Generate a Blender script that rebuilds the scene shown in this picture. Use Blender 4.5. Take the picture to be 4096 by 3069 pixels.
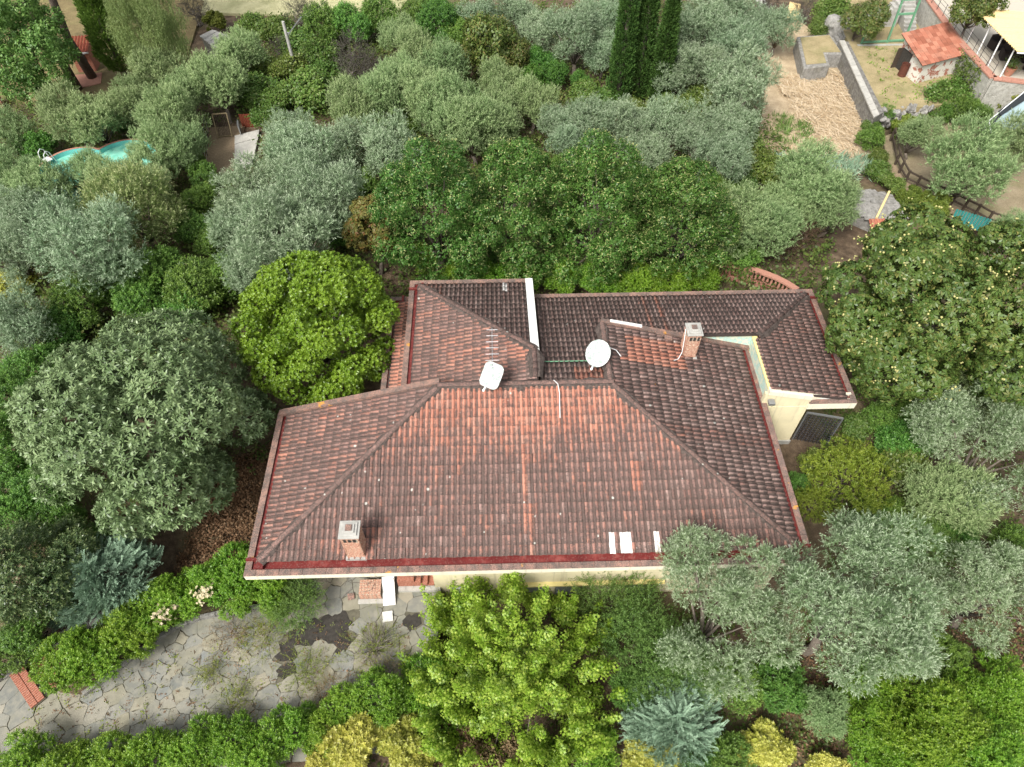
import bpy, bmesh, math, random
import numpy as np
from mathutils import Vector, Matrix
from math import radians, sin, cos, pi

# ---------------------------------------------------------------- clean
for o in list(bpy.data.objects): bpy.data.objects.remove(o)
scene = bpy.context.scene
COL = scene.collection

# ---------------------------------------------------------------- camera
cam_d = bpy.data.cameras.new('camera'); cam = bpy.data.objects.new('camera', cam_d); COL.objects.link(cam)
cam_d.sensor_fit = 'HORIZONTAL'; cam_d.sensor_width = 36.0; cam_d.lens = 24.95
cam_d.clip_end = 2000; cam_d.clip_start = .2
cam.location = (0, 0, 27.25); cam.rotation_euler = (radians(90 - 52.2), 0, radians(-1.5))
scene.camera = cam

# ---------------------------------------------------------------- sky, sun, exposure
SUN_EL, SUN_AZ = 50.0, 215.0          # azimuth clockwise from +y: low left, in front of the house
world = bpy.data.worlds.new('World'); scene.world = world; world.use_nodes = True
wn = world.node_tree.nodes; wl = world.node_tree.links
bg = wn['Background']
sky = wn.new('ShaderNodeTexSky'); sky.sky_type = 'NISHITA'; sky.sun_disc = False
sky.sun_elevation = radians(SUN_EL); sky.sun_rotation = radians(SUN_AZ)
sky.dust_density = 4.0; sky.air_density = 1.0; sky.ozone_density = 1.0; sky.altitude = 100
hs = wn.new('ShaderNodeHueSaturation'); hs.inputs['Saturation'].default_value = .22
wl.new(sky.outputs[0], hs.inputs['Color']); wl.new(hs.outputs[0], bg.inputs['Color'])
bg.inputs['Strength'].default_value = 0.105
sun_d = bpy.data.lights.new('sun', 'SUN'); sun_d.energy = 2.1; sun_d.angle = radians(20); sun_d.color = (1.0, .965, .91)
sun = bpy.data.objects.new('sun', sun_d); COL.objects.link(sun)
az = radians(SUN_AZ); el = radians(SUN_EL)
sd = Vector((sin(az) * cos(el), cos(az) * cos(el), sin(el)))
sun.rotation_euler = sd.to_track_quat('Z', 'Y').to_euler(); sun.location = (0, 0, 60)
scene.view_settings.view_transform = 'Standard'; scene.view_settings.look = 'None'
scene.view_settings.gamma = 1.0; scene.view_settings.use_curve_mapping = False
scene.view_settings.exposure = 1.15
scene.render.engine = 'CYCLES'
try:
    scene.cycles.max_bounces = 4; scene.cycles.diffuse_bounces = 2; scene.cycles.transmission_bounces = 2
    scene.cycles.glossy_bounces = 2; scene.cycles.caustics_reflective = False; scene.cycles.caustics_refractive = False
except Exception: pass

# ---------------------------------------------------------------- helpers
def link(o, parent=None):
    COL.objects.link(o)
    if parent is not None: o.parent = parent
    return o
def obj(name, mesh, mat=None, parent=None, loc=None):
    if mat is not None and len(mesh.materials) == 0: mesh.materials.append(mat)
    o = bpy.data.objects.new(name, mesh); link(o, parent)
    if loc is not None: o.location = loc
    return o
def tag(o, label=None, cat=None, group=None, kind=None):
    if label: o['label'] = label
    if cat: o['category'] = cat
    if group: o['group'] = group
    if kind: o['kind'] = kind
    return o
def thing(name, label, cat, loc=(0, 0, 0), rotz=0, group=None):
    o = bpy.data.objects.new(name, None); link(o); o.location = loc; o.rotation_euler = (0, 0, rotz)
    o.empty_display_size = .2
    return tag(o, label, cat, group)
def npmesh(name, V, F, attrs=None, smooth=False):
    """V (n,3), F (m,k) int array of equal sized faces"""
    V = np.asarray(V, np.float32); F = np.asarray(F, np.int32)
    me = bpy.data.meshes.new(name)
    m, k = F.shape
    me.vertices.add(len(V)); me.vertices.foreach_set('co', V.ravel())
    me.loops.add(m * k); me.loops.foreach_set('vertex_index', F.ravel())
    me.polygons.add(m); me.polygons.foreach_set('loop_start', np.arange(0, m * k, k, dtype=np.int32))
    if smooth: me.polygons.foreach_set('use_smooth', np.ones(m, bool))
    for n, (dom, arr) in (attrs or {}).items():
        a = me.attributes.new(n, 'FLOAT', dom); a.data.foreach_set('value', np.asarray(arr, np.float32))
    me.update(calc_edges=True); me.validate()
    return me

class MB:
    """collects simple shapes into one mesh"""
    def __init__(s): s.v = []; s.f = []
    def add(s, vs, fs):
        b = len(s.v); s.v += [tuple(v) for v in vs]; s.f += [tuple(b + i for i in f) for f in fs]; return s
    def box(s, x0, x1, y0, y1, z0, z1, M=None):
        vs = [Vector(p) for p in ((x0,y0,z0),(x1,y0,z0),(x1,y1,z0),(x0,y1,z0),(x0,y0,z1),(x1,y0,z1),(x1,y1,z1),(x0,y1,z1))]
        if M is not None: vs = [M @ v for v in vs]
        return s.add(vs, [(3,2,1,0),(4,5,6,7),(0,1,5,4),(1,2,6,5),(2,3,7,6),(3,0,4,7)])
    def prism(s, poly, z0, z1):
        n = len(poly)
        zz0 = z0 if hasattr(z0, '__len__') else [z0] * n; zz1 = z1 if hasattr(z1, '__len__') else [z1] * n
        a = sum(poly[i][0] * poly[(i+1) % n][1] - poly[(i+1) % n][0] * poly[i][1] for i in range(n))
        if a < 0: poly = poly[::-1]; zz0 = zz0[::-1]; zz1 = zz1[::-1]
        vs = [(p[0], p[1], z) for p, z in zip(poly, zz0)] + [(p[0], p[1], z) for p, z in zip(poly, zz1)]
        fs = [tuple(range(n - 1, -1, -1)), tuple(range(n, 2 * n))] + [(i, (i+1) % n, n + (i+1) % n, n + i) for i in range(n)]
        return s.add(vs, fs)
    def tube(s, pts, r, n=6, cap=True):
        pts = [Vector(p) for p in pts]; m = len(pts)
        rs = r if hasattr(r, '__len__') else [r] * m
        rings = []
        ref = Vector((0.31, 0.17, .93))
        for i, p in enumerate(pts):
            d = (pts[min(i + 1, m - 1)] - pts[max(i - 1, 0)])
            if d.length < 1e-6: d = Vector((0, 0, 1))
            d.normalize()
            if abs(d.dot(ref)) > .95: ref = Vector((1, .1, 0)).normalized()
            a = d.cross(ref).normalized(); b = d.cross(a)
            rings.append([p + (a * cos(2*pi*k/n) + b * sin(2*pi*k/n)) * rs[i] for k in range(n)])
        vs = [v for rg in rings for v in rg]
        fs = [(i*n + k, i*n + (k+1) % n, (i+1)*n + (k+1) % n, (i+1)*n + k) for i in range(m-1) for k in range(n)]
        if cap: fs += [tuple(range(n)), tuple(range((m-1)*n + n - 1, (m-1)*n - 1, -1))]
        return s.add(vs, fs)
    def bar(s, p, q, w, h=None):
        """rectangular bar from p to q"""
        h = h or w; p = Vector(p); q = Vector(q); d = (q - p).normalized()
        up = Vector((0,0,1)) if abs(d.z) < .95 else Vector((0,1,0))
        a = d.cross(up).normalized(); b = a.cross(d).normalized()
        vs = [e + a*sa*w/2 + b*sb*h/2 for e in (p, q) for sa, sb in ((-1,-1),(1,-1),(1,1),(-1,1))]
        return s.add(vs, [(0,1,2,3),(7,6,5,4),(0,4,5,1),(1,5,6,2),(2,6,7,3),(3,7,4,0)])
    def lathe(s, prof, n=16, c=(0,0,0), M=None):
        vs = []
        for r, z in prof:
            for k in range(n):
                v = Vector((c[0] + r*cos(2*pi*k/n), c[1] + r*sin(2*pi*k/n), c[2] + z))
                vs.append(M @ v if M is not None else v)
        m = len(prof)
        fs = [(i*n+k, i*n+(k+1) % n, (i+1)*n+(k+1) % n, (i+1)*n+k) for i in range(m-1) for k in range(n)]
        fs += [tuple(range(n-1, -1, -1)), tuple(range((m-1)*n, m*n))]
        return s.add(vs, fs)
    def mesh(s, name, smooth=False, bevel=0):
        me = bpy.data.meshes.new(name); me.from_pydata(s.v, [], s.f); me.update()
        if bevel or True:
            bm = bmesh.new(); bm.from_mesh(me)
            if bevel: bmesh.ops.bevel(bm, geom=list(bm.edges), offset=bevel, segments=1, affect='EDGES')
            bmesh.ops.recalc_face_normals(bm, faces=list(bm.faces))
            bm.to_mesh(me); bm.free()
        if smooth:
            for p in me.polygons: p.use_smooth = True
        return me
    def build(s, name, mat, parent=None, smooth=False, bevel=0, loc=None):
        return obj(name, s.mesh(name, smooth, bevel), mat, parent, loc)

# ---------------------------------------------------------------- materials
class NT:
    def __init__(s, name):
        s.m = bpy.data.materials.new(name); s.m.use_nodes = True
        s.t = s.m.node_tree; s.n = s.t.nodes; s.b = s.n['Principled BSDF']; s.out = s.n['Material Output']
        s.b.inputs['Roughness'].default_value = .85
        s.b.inputs['Specular IOR Level'].default_value = .25
    def N(s, t, **kw):
        x = s.n.new('ShaderNode' + t)
        for k, v in kw.items(): setattr(x, k, v)
        return x
    def L(s, a, b): s.t.links.new(a, b)
    def val(s, x, sock):
        if hasattr(x, 'is_output') or hasattr(x, 'links'): s.L(x, sock)
        else: sock.default_value = x
    def pos(s): return s.N('NewGeometry').outputs['Position']
    def obco(s): return s.N('TexCoord').outputs['Object']
    def noise(s, scale, detail=4, rough=.55, vec=None, w=None):
        x = s.N('TexNoise'); x.inputs['Scale'].default_value = scale; x.inputs['Detail'].default_value = detail
        x.inputs['Roughness'].default_value = rough
        s.L(vec if vec is not None else s.pos(), x.inputs['Vector']); return x.outputs['Fac']
    def math(s, op, a, b=0.0, c=0.0, clamp=False):
        x = s.N('Math', operation=op, use_clamp=clamp); s.val(a, x.inputs[0]); s.val(b, x.inputs[1]); s.val(c, x.inputs[2]); return x.outputs[0]
    def ramp(s, fac, stops):
        x = s.N('ValToRGB'); e = x.color_ramp.elements
        while len(e) < len(stops): e.new(.5)
        for el, (p, c) in zip(e, stops): el.position = p; el.color = (*c, 1) if len(c) == 3 else c
        s.L(fac, x.inputs[0]); return x.outputs[0]
    def step(s, fac, a, b):
        x = s.N('MapRange', clamp=True); x.inputs['From Min'].default_value = a; x.inputs['From Max'].default_value = b
        s.L(fac, x.inputs['Value']); return x.outputs[0]
    def mix(s, fac, a, b):
        x = s.N('MixRGB'); s.val(fac, x.inputs[0])
        for i, c in ((1, a), (2, b)):
            if hasattr(c, '__len__'): x.inputs[i].default_value = (*c, 1)
            else: s.L(c, x.inputs[i])
        return x.outputs[0]
    def attr(s, n):
        x = s.N('Attribute', attribute_name=n); return x.outputs['Fac']
    def rnd(s): return s.N('ObjectInfo').outputs['Random']
    def base(s, c):
        if hasattr(c, '__len__'): s.b.inputs['Base Color'].default_value = (*c, 1)
        else: s.L(c, s.b.inputs['Base Color'])
    def bump(s, h, strength=.4, dist=.02):
        x = s.N('Bump'); x.inputs['Strength'].default_value = strength; x.inputs['Distance'].default_value = dist
        s.L(h, x.inputs['Height']); s.L(x.outputs[0], s.b.inputs['Normal'])
    def rough(s, r): s.b.inputs['Roughness'].default_value = r; return s

def simple(name, c, rough=.8, var=.25, scale=6, bump=.2, metal=0, spec=.25):
    """a plain surface: base colour with blotchy variation and fine relief"""
    t = NT(name); v = t.noise(scale, 5); f = t.noise(scale * 9, 3)
    d = tuple(x * (1 - var) for x in c); l = tuple(min(1, x * (1 + var)) for x in c)
    t.base(t.ramp(t.math('ADD', t.math('MULTIPLY', v, .6), t.math('MULTIPLY', f, .4)), [(.3, d), (.52, c), (.72, l)]))
    t.rough(rough); t.b.inputs['Metallic'].default_value = metal; t.b.inputs['Specular IOR Level'].default_value = spec
    if bump: t.bump(f, bump, .01)
    return t.m

def leafmat(name, dark, mid, light, tip, trans=.28, rough=.45, spec=.35, hue=.02, valv=.25):
    t = NT(name)
    r = t.attr('rnd'); c = t.ramp(r, [(0, dark), (.5, mid), (1, light)])
    c = t.mix(t.attr('tip'), c, tip)
    h = t.N('HueSaturation'); o = t.rnd()
    t.L(t.math('MULTIPLY_ADD', o, hue * 2, .5 - hue), h.inputs['Hue'])
    t.L(t.math('MULTIPLY_ADD', t.math('FRACT', t.math('MULTIPLY', o, 7.31)), valv, 1 - valv * .5), h.inputs['Value'])
    t.L(c, h.inputs['Color']); c = h.outputs[0]
    t.L(c, t.b.inputs['Base Color']); t.rough(rough); t.b.inputs['Specular IOR Level'].default_value = spec
    tr = t.N('BsdfTranslucent'); t.L(t.mix(.5, c, tuple(min(1, x * 1.5) for x in light)), tr.inputs['Color'])
    mx = t.N('MixShader'); mx.inputs[0].default_value = trans
    t.L(t.b.outputs[0], mx.inputs[1]); t.L(tr.outputs[0], mx.inputs[2]); t.L(mx.outputs[0], t.out.inputs['Surface'])
    return t.m

def tile_mat():
    t = NT('roof_tile_clay'); p = t.pos()
    r = t.math('FRACT', t.math('ADD', t.attr('rnd'), t.rnd()))
    clay = t.ramp(r, [(0, (.30, .125, .085)), (.4, (.40, .165, .11)), (.75, (.45, .20, .135)), (1, (.36, .19, .14))])
    big = t.noise(.55, 3, .5, p); mid = t.noise(5.5, 5, .6, p); fine = t.noise(20, 6, .75, p); fine2 = t.noise(75, 3, .6, p)
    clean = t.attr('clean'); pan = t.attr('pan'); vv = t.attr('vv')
    # grey mauve weathering film; paler tint brightens the shaded back and right slopes
    film = t.math('ADD', t.math('MULTIPLY', big, .5), t.math('MULTIPLY', mid, .8))
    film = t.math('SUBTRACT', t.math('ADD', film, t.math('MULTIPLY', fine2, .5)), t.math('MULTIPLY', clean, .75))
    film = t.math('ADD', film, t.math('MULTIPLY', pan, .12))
    fc = t.mix(t.step(clean, -.02, -.3), (.20, .12, .103), (.30, .21, .183))  # negative clean swaps in the tint painted to offset missing sun
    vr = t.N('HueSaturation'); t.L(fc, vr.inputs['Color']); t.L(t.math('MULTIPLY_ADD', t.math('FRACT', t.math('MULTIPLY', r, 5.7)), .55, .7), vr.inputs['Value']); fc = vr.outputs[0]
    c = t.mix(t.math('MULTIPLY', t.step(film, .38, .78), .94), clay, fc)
    # dark lichen crust
    lich = t.math('ADD', t.math('ADD', t.math('MULTIPLY', fine, .9), t.math('MULTIPLY', mid, .35)), t.math('MULTIPLY', pan, .16))
    lich = t.math('SUBTRACT', lich, t.math('MULTIPLY', t.math('ABSOLUTE', clean), .12))
    lich = t.math('ADD', lich, t.math('MULTIPLY', t.math('SUBTRACT', .45, vv), .16))
    c = t.mix(t.math('MULTIPLY', t.step(lich, .56, .68), .82), c, (.058, .047, .041))
    # pale specks
    c = t.mix(t.math('MULTIPLY', t.step(fine2, .57, .65), .65), c, (.40, .28, .24))
    vo = t.N('TexVoronoi'); vo.inputs['Scale'].default_value = 2.2; t.L(p, vo.inputs['Vector'])
    sp = t.math('ADD', vo.outputs['Distance'], t.math('MULTIPLY', fine, .12))
    keep = t.step(t.N('SeparateColor').outputs[0], 0, 1)
    sc = t.N('SeparateColor'); t.L(vo.outputs['Color'], sc.inputs[0])
    k2 = t.math('GREATER_THAN', sc.outputs[0], .45)
    rad = t.math('MULTIPLY_ADD', sc.outputs[1], .10, .085)
    c = t.mix(t.math('MULTIPLY', t.math('MULTIPLY', t.math('LESS_THAN', sp, rad), k2), .8), c, (.47, .47, .42))
    # orange lichen, sparse
    ol = t.noise(2.1, 5, .65, p)
    c = t.mix(t.math('MULTIPLY', t.step(ol, .735, .75), t.step(fine, .45, .55)), c, (.55, .23, .03))
    c = t.mix(t.step(t.math('ADD', clean, t.math('MULTIPLY', fine, .6)), 1.9, 2.0), c, (.70, .69, .66))   # waterproofing paint
    t.base(c); t.rough(.92); t.bump(fine, .5, .012)
    return t.m
M = {}
M['tile'] = tile_mat()

# ---------------------------------------------------------------- more materials
def coping_mat():
    t = NT('terracotta_coping'); p = t.pos(); f = t.noise(30, 5, .7); g = t.noise(3, 4)
    r = t.rnd()
    c = t.ramp(r, [(0, (.36, .19, .14)), (.5, (.42, .23, .17)), (1, (.33, .2, .16))])
    c = t.mix(t.step(t.math('ADD', f, t.math('MULTIPLY', g, .4)), .55, .75), c, (.10, .08, .07))
    c = t.mix(t.math('MULTIPLY', t.step(t.noise(60, 3), .60, .66), .6), c, (.5, .42, .36))
    o = t.noise(1.3, 5, .7); c = t.mix(t.math('MULTIPLY', t.step(o, .64, .68), t.step(f, .42, .52)), c, (.6, .28, .03))
    t.base(c); t.bump(f, .4, .01); return t.m
M['coping'] = coping_mat()
def stucco(name, c, stain=.5, sc=1.5):
    t = NT(name); n = t.noise(sc, 6, .65); f = t.noise(55, 3)
    sep = t.N('Mapping'); sep.inputs['Scale'].default_value = (6, 6, .35); t.L(t.pos(), sep.inputs['Vector'])
    st = t.noise(1.2, 5, .6, sep.outputs[0])
    col = t.ramp(n, [(.25, tuple(x * .86 for x in c)), (.6, c), (.85, tuple(min(.95, x * 1.06) for x in c))])
    col = t.mix(t.math('MULTIPLY', t.step(st, .55, .82), stain), col, (.22, .20, .15))
    t.base(col); t.rough(.9); t.bump(f, .25, .006); return t.m
M['cream'] = stucco('cream_stucco', (.72, .64, .42)); M['fascia'] = stucco('cream_fascia', (.76, .70, .55), .6)
M['yellow_paint'] = stucco('yellow_paint', (.76, .64, .28), .25)
M['whitewash'] = stucco('whitewash', (.78, .78, .74), .35, 5)
def redgutter():
    t = NT('red_gutter_membrane'); n = t.noise(2.5, 5); f = t.noise(24, 4)
    c = t.ramp(n, [(.3, (.10, .014, .013)), (.55, (.15, .024, .021)), (.75, (.27, .075, .062))])
    c = t.mix(t.math('MULTIPLY', t.step(f, .54, .66), .6), c, (.22, .13, .11))
    t.base(c); t.rough(.5); return t.m
M['gutter'] = redgutter()
def mint():
    t = NT('mint_wall_tiles'); vo = t.N('TexVoronoi'); vo.inputs['Scale'].default_value = 5.5; t.L(t.pos(), vo.inputs['Vector'])
    c = t.ramp(vo.outputs['Distance'], [(.2, (.42, .60, .53)), (.32, (.56, .70, .64)), (.42, (.34, .54, .46)), (.6, (.62, .66, .52))])
    t.base(c); t.rough(.35); return t.m
M['mint'] = mint()
M['mortar'] = simple('ridge_mortar', (.085, .066, .057), .95, .8, 11, .9)
M['deck'] = simple('roof_deck', (.06, .045, .04), .95, .4, 8)
M['white_paint'] = simple('white_waterproof_paint', (.72, .72, .68), .7, .25, 10)
M['metal'] = simple('galvanised_metal', (.45, .46, .47), .45, .2, 20, .1, .8)
M['white_metal'] = simple('white_enamel', (.72, .73, .72), .45, .1, 20, .05)
M['dark_metal'] = simple('dark_iron', (.035, .035, .04), .55, .3, 20, .1, .3)
def dishm():
    t = NT('weathered_white_dish'); n = t.noise(9, 6, .6, t.obco())
    t.base(t.ramp(n, [(.3, (.60, .62, .60)), (.49, (.54, .57, .54)), (.53, (.27, .32, .29)), (.8, (.36, .40, .37))])); t.rough(.5); return t.m
M['dish'] = dishm()
def brickm(name, a, b, c):
    t = NT(name); n = t.noise(60, 2); m = t.noise(23, 2, .4)
    t.base(t.mix(t.math('MULTIPLY', t.step(n, .5, .7), .4), t.ramp(m, [(.3, a), (.5, b), (.7, c)]), (.5, .44, .36))); t.bump(n, .4, .01); return t.m
M['brick'] = brickm('weathered_brick', (.33, .12, .08), (.47, .24, .16), (.58, .46, .34))
M['step_brick'] = brickm('red_step_brick', (.26, .085, .05), (.33, .115, .07), (.40, .17, .11))
M['chim_mortar'] = simple('chimney_mortar', (.36, .31, .25), .95, .3, 20)
M['concrete'] = simple('weathered_concrete', (.36, .35, .32), .9, .3, 4, .4)
M['pale_concrete'] = simple('pale_concrete', (.40, .385, .345), .9, .25, 2.5, .3)
M['marble'] = simple('white_marble', (.66, .64, .60), .6, .12, 8, .05)
def flag():
    t = NT('grey_flagstone'); r = t.rnd(); n = t.noise(3.5, 6, .65); f = t.noise(28, 5, .7)
    c = t.ramp(r, [(0, (.155, .16, .145)), (.3, (.21, .205, .175)), (.6, (.245, .225, .165)), (.85, (.19, .20, .195)), (1, (.31, .275, .205))])
    c = t.mix(t.math('MULTIPLY', t.step(n, .42, .75), .7), c, (.33, .305, .235)); c = t.mix(t.math('MULTIPLY', t.step(f, .55, .68), .5), c, (.13, .13, .115))
    c = t.mix(t.math('MULTIPLY', t.step(t.noise(.8, 5), .45, .65), .4), c, (.14, .14, .085))
    t.base(c); t.bump(t.math('ADD', f, n), .45, .015); t.rough(.88); return t.m
M['flag'] = flag()
M['joint'] = simple('mossy_joint', (.12, .11, .078), .95, .45, 6, .5)
def rubble(name, a=(.19, .18, .165), b=(.34, .325, .29), c=(.12, .115, .1)):
    t = NT(name); n = t.noise(4.5, 6, .7); f = t.noise(26, 5, .7); g = t.noise(.9, 4)
    col = t.ramp(n, [(.3, c), (.48, a), (.72, b)]); col = t.mix(t.math('MULTIPLY', t.step(f, .55, .7), .5), col, (.08, .075, .06))
    col = t.mix(t.math('MULTIPLY', t.step(g, .55, .75), .4), col, (.16, .15, .09)); t.base(col); t.bump(t.math('ADD', n, f), .9, .06); return t.m
M['rubble'] = rubble('rubble_stone'); M['dry_stone'] = rubble('grey_field_stone', (.26, .25, .23), (.4, .385, .35), (.15, .14, .12))
M['pale_rough'] = rubble('pale_rough_render', (.40, .385, .34), (.52, .50, .44), (.26, .25, .21))
def ground():
    t = NT('garden_soil_and_litter'); n = t.noise(.22, 5, .6); m = t.noise(2.2, 6, .65); f = t.noise(19, 5, .7)
    c = t.ramp(m, [(.3, (.045, .032, .02)), (.5, (.095, .066, .042)), (.68, (.17, .125, .08))])
    c = t.mix(t.math('MULTIPLY', t.step(n, .48, .62), .75), c, (.11, .105, .045))
    c = t.mix(t.math('MULTIPLY', t.step(f, .56, .64), .6), c, (.19, .12, .07)); c = t.mix(t.math('MULTIPLY', t.step(f, .34, .44), -1.0), c, (.03, .022, .014)) if False else c
    t.base(c); t.bump(f, .8, .04); return t.m
M['ground'] = ground()
def drygrass(name, a, b, c, green=.35):
    t = NT(name); n = t.noise(1.1, 6, .65); f = t.noise(14, 6, .75); g = t.noise(.5, 4)
    col = t.ramp(t.math('ADD', t.math('MULTIPLY', n, .5), t.math('MULTIPLY', f, .5)), [(.35, a), (.5, b), (.64, c)])
    col = t.mix(t.math('MULTIPLY', t.step(g, .5, .68), green), col, (.14, .16, .05)); t.base(col); t.bump(f, .7, .04); return t.m
M['straw_ground'] = drygrass('straw_covered_soil', (.24, .18, .11), (.40, .31, .20), (.54, .43, .29), .12)
M['dry_lawn'] = drygrass('dry_lawn', (.20, .165, .085), (.31, .25, .135), (.41, .335, .19), .4)
M['pine_lawn'] = drygrass('pine_needle_lawn', (.11, .08, .04), (.18, .14, .065), (.25, .2, .095), .6)
M['meadow'] = drygrass('pale_meadow', (.28, .27, .14), (.40, .38, .21), (.5, .47, .28), .4)
M['gravel_run'] = simple('stony_soil', (.24, .18, .115), .95, .4, 12, .6)
M['pea_gravel'] = simple('pale_gravel', (.44, .40, .33), .95, .18, 30, .3)
M['dirt_and_shade'] = simple('black_moss_dirt_and_shade', (.045, .04, .034), .95, .5, 8, .6)  # terrace moss dirt; the same black paints shade inside openings
M['bark'] = simple('grey_bark', (.15, .125, .1), .95, .4, 12, .8)
M['pine_bark'] = simple('pine_bark', (.13, .1, .08), .95, .5, 9, .9)
M['twig'] = simple('grey_twig', (.20, .175, .155), .95, .3, 12, .4)
M['wood'] = simple('dark_weathered_wood', (.07, .052, .038), .9, .4, 8, .5)
M['green_paint'] = simple('pale_green_paint', (.13, .29, .17), .6, .3, 12, .2)
M['teal'] = simple('teal_sheet', (.03, .17, .15), .5, .25, 6, .1)
M['rust'] = simple('rusty_steel', (.10, .035, .022), .85, .45, 14, .3)
M['red_sheet'] = simple('rust_red_sheet', (.20, .05, .028), .7, .35, 6, .2)
M['reed'] = simple('yellow_reed_canopy', (.66, .50, .24), .85, .16, 9, .3)
M['net'] = simple('dark_shade_net', (.025, .03, .034), .8, .3, 30, .2)
M['film'] = simple('pale_blue_film', (.30, .40, .43), .35, .2, 2, .1)
M['rattan'] = simple('dark_rattan', (.03, .024, .022), .7, .3, 60, .4)
M['pot'] = simple('terracotta_pot', (.42, .19, .12), .85, .2, 12)
M['terracotta'] = simple('terracotta_balustrade', (.40, .20, .145), .85, .2, 9, .3)
M['shed_tile'] = None
def shedtile():
    t = NT('shed_tile_clay'); r = t.rnd(); f = t.noise(20, 4, .65); n = t.noise(1.6, 4)
    c = t.ramp(r, [(0, (.25, .085, .05)), (.5, (.36, .135, .085)), (1, (.44, .20, .13))])
    c = t.mix(t.math('MULTIPLY', t.step(t.math('ADD', t.math('MULTIPLY', f, .5), t.math('MULTIPLY', n, .6)), .56, .72), .7), c, (.17, .085, .06)); t.base(c); return t.m
M['shed_tile'] = shedtile()
def peel():
    t = NT('peeling_plaster'); n = t.noise(2.6, 6, .65); mp = t.N('Mapping'); mp.inputs['Scale'].default_value = (6, 6, 16); t.L(t.pos(), mp.inputs['Vector'])
    b = t.noise(1.0, 2, .4, mp.outputs[0]); br = t.ramp(b, [(.4, (.30, .11, .08)), (.6, (.42, .2, .14))])
    t.base(t.mix(t.step(n, .52, .56), (.64, .61, .54), br)); t.bump(n, .5, .03); return t.m
M['peel'] = peel()
def water():
    t = NT('pool_water'); t.b.inputs['Base Color'].default_value = (.12, .50, .44, 1); t.rough(.08); t.b.inputs['Specular IOR Level'].default_value = .5
    n = t.noise(3, 3); t.bump(n, .12, .02); t.base(t.ramp(n, [(.35, (.17, .52, .40)), (.65, (.27, .62, .49))])); return t.m
M['water'] = water()
M['liner'] = simple('turquoise_liner', (.16, .50, .48), .5, .1, 3, 0)
def straw_m():
    t = NT('dry_cane'); t.base(t.ramp(t.attr('rnd'), [(0, (.36, .24, .13)), (.4, (.55, .42, .26)), (1, (.72, .60, .43))])); return t.m
M['straw'] = straw_m()
LM = {}
LM['olive'] = leafmat('olive_leaves', (.08, .13, .045), (.175, .265, .10), (.31, .40, .18), (.41, .50, .25), .25, .5, .25, .015, .22)
LM['silver'] = leafmat('silver_olive_leaves', (.085, .14, .068), (.19, .275, .145), (.345, .435, .265), (.47, .55, .38), .22, .5, .25, .015, .22)
LM['gnarl'] = leafmat('near_olive_leaves', (.06, .11, .04), (.165, .245, .11), (.38, .47, .28), (.55, .63, .44), .22, .48, .3, .01, .12)
LM['linden'] = leafmat('linden_leaves', (.024, .075, .012), (.052, .14, .02), (.095, .20, .032), (.50, .50, .20), .26, .42, .3, .008, .12)
LM['chestnut'] = leafmat('chestnut_leaves', (.045, .085, .018), (.085, .145, .028), (.15, .21, .045), (.30, .26, .08), .28, .42, .4, .008, .1)
LM['redchest'] = leafmat('rusty_chestnut_leaves', (.06, .085, .02), (.11, .14, .032), (.20, .17, .045), (.27, .10, .035), .25, .5, .3)
LM['loquat'] = leafmat('loquat_leaves', (.06, .11, .036), (.125, .195, .075), (.24, .32, .145), (.35, .42, .215), .16, .38, .4, .006, .1)
LM['pitto'] = leafmat('pittosporum_leaves', (.075, .15, .012), (.15, .25, .016), (.24, .34, .03), (.30, .40, .05), .28, .38, .45, .005, .1)
LM['maple'] = leafmat('lime_leaves', (.085, .18, .012), (.18, .32, .026), (.32, .47, .055), (.50, .58, .11), .34, .4, .4, .005, .1)
LM['laurel'] = leafmat('laurel_leaves', (.035, .095, .015), (.085, .185, .032), (.155, .285, .05), (.25, .39, .075), .27, .42, .35, .022, .35)
LM['bright'] = leafmat('fresh_green_leaves', (.05, .13, .010), (.115, .24, .018), (.21, .36, .034), (.36, .48, .075), .3, .4, .35, .015, .25)
LM['yellow'] = leafmat('golden_leaves', (.14, .17, .02), (.33, .35, .05), (.55, .52, .11), (.66, .60, .20), .25, .42, .4, .01, .15)
LM['juniper'] = leafmat('juniper_sprays', (.11, .20, .125), (.20, .315, .205), (.30, .42, .29), (.36, .47, .33), .15, .6, .2, .008, .1)
LM['cypress'] = leafmat('cypress_sprays', (.024, .062, .014), (.045, .10, .02), (.08, .15, .03), (.11, .18, .04), .12, .6, .2, .006, .1)
LM['broom'] = leafmat('broom_leaves', (.04, .095, .016), (.09, .17, .035), (.16, .25, .06), (.25, .34, .09), .22, .45, .3, .012)
LM['dead'] = leafmat('withered_leaves', (.055, .048, .04), (.085, .075, .062), (.13, .115, .095), (.12, .13, .07), .15, .7, .2, .02)
LM['bigleaf'] = leafmat('broad_green_leaves', (.055, .13, .026), (.115, .225, .05), (.20, .32, .085), (.27, .38, .11), .3, .42, .35, .005, .1)
LM['weep'] = leafmat('weeping_leaves', (.085, .145, .04), (.15, .22, .07), (.25, .31, .11), (.33, .36, .15), .3, .5, .3, .005, .1)
LM['privet'] = leafmat('cream_tipped_leaves', (.065, .11, .025), (.14, .205, .055), (.26, .335, .11), (.48, .50, .25), .22, .45, .3, .005, .1)
LM['redshrub'] = leafmat('reddish_leaves', (.07, .045, .032), (.12, .075, .05), (.16, .115, .07), (.17, .06, .045), .2, .6, .25, .01)
LM['creeper'] = leafmat('creeper_leaves', (.045, .095, .015), (.095, .165, .028), (.17, .245, .05), (.30, .31, .12), .3, .45, .35, .025, .35)
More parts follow.
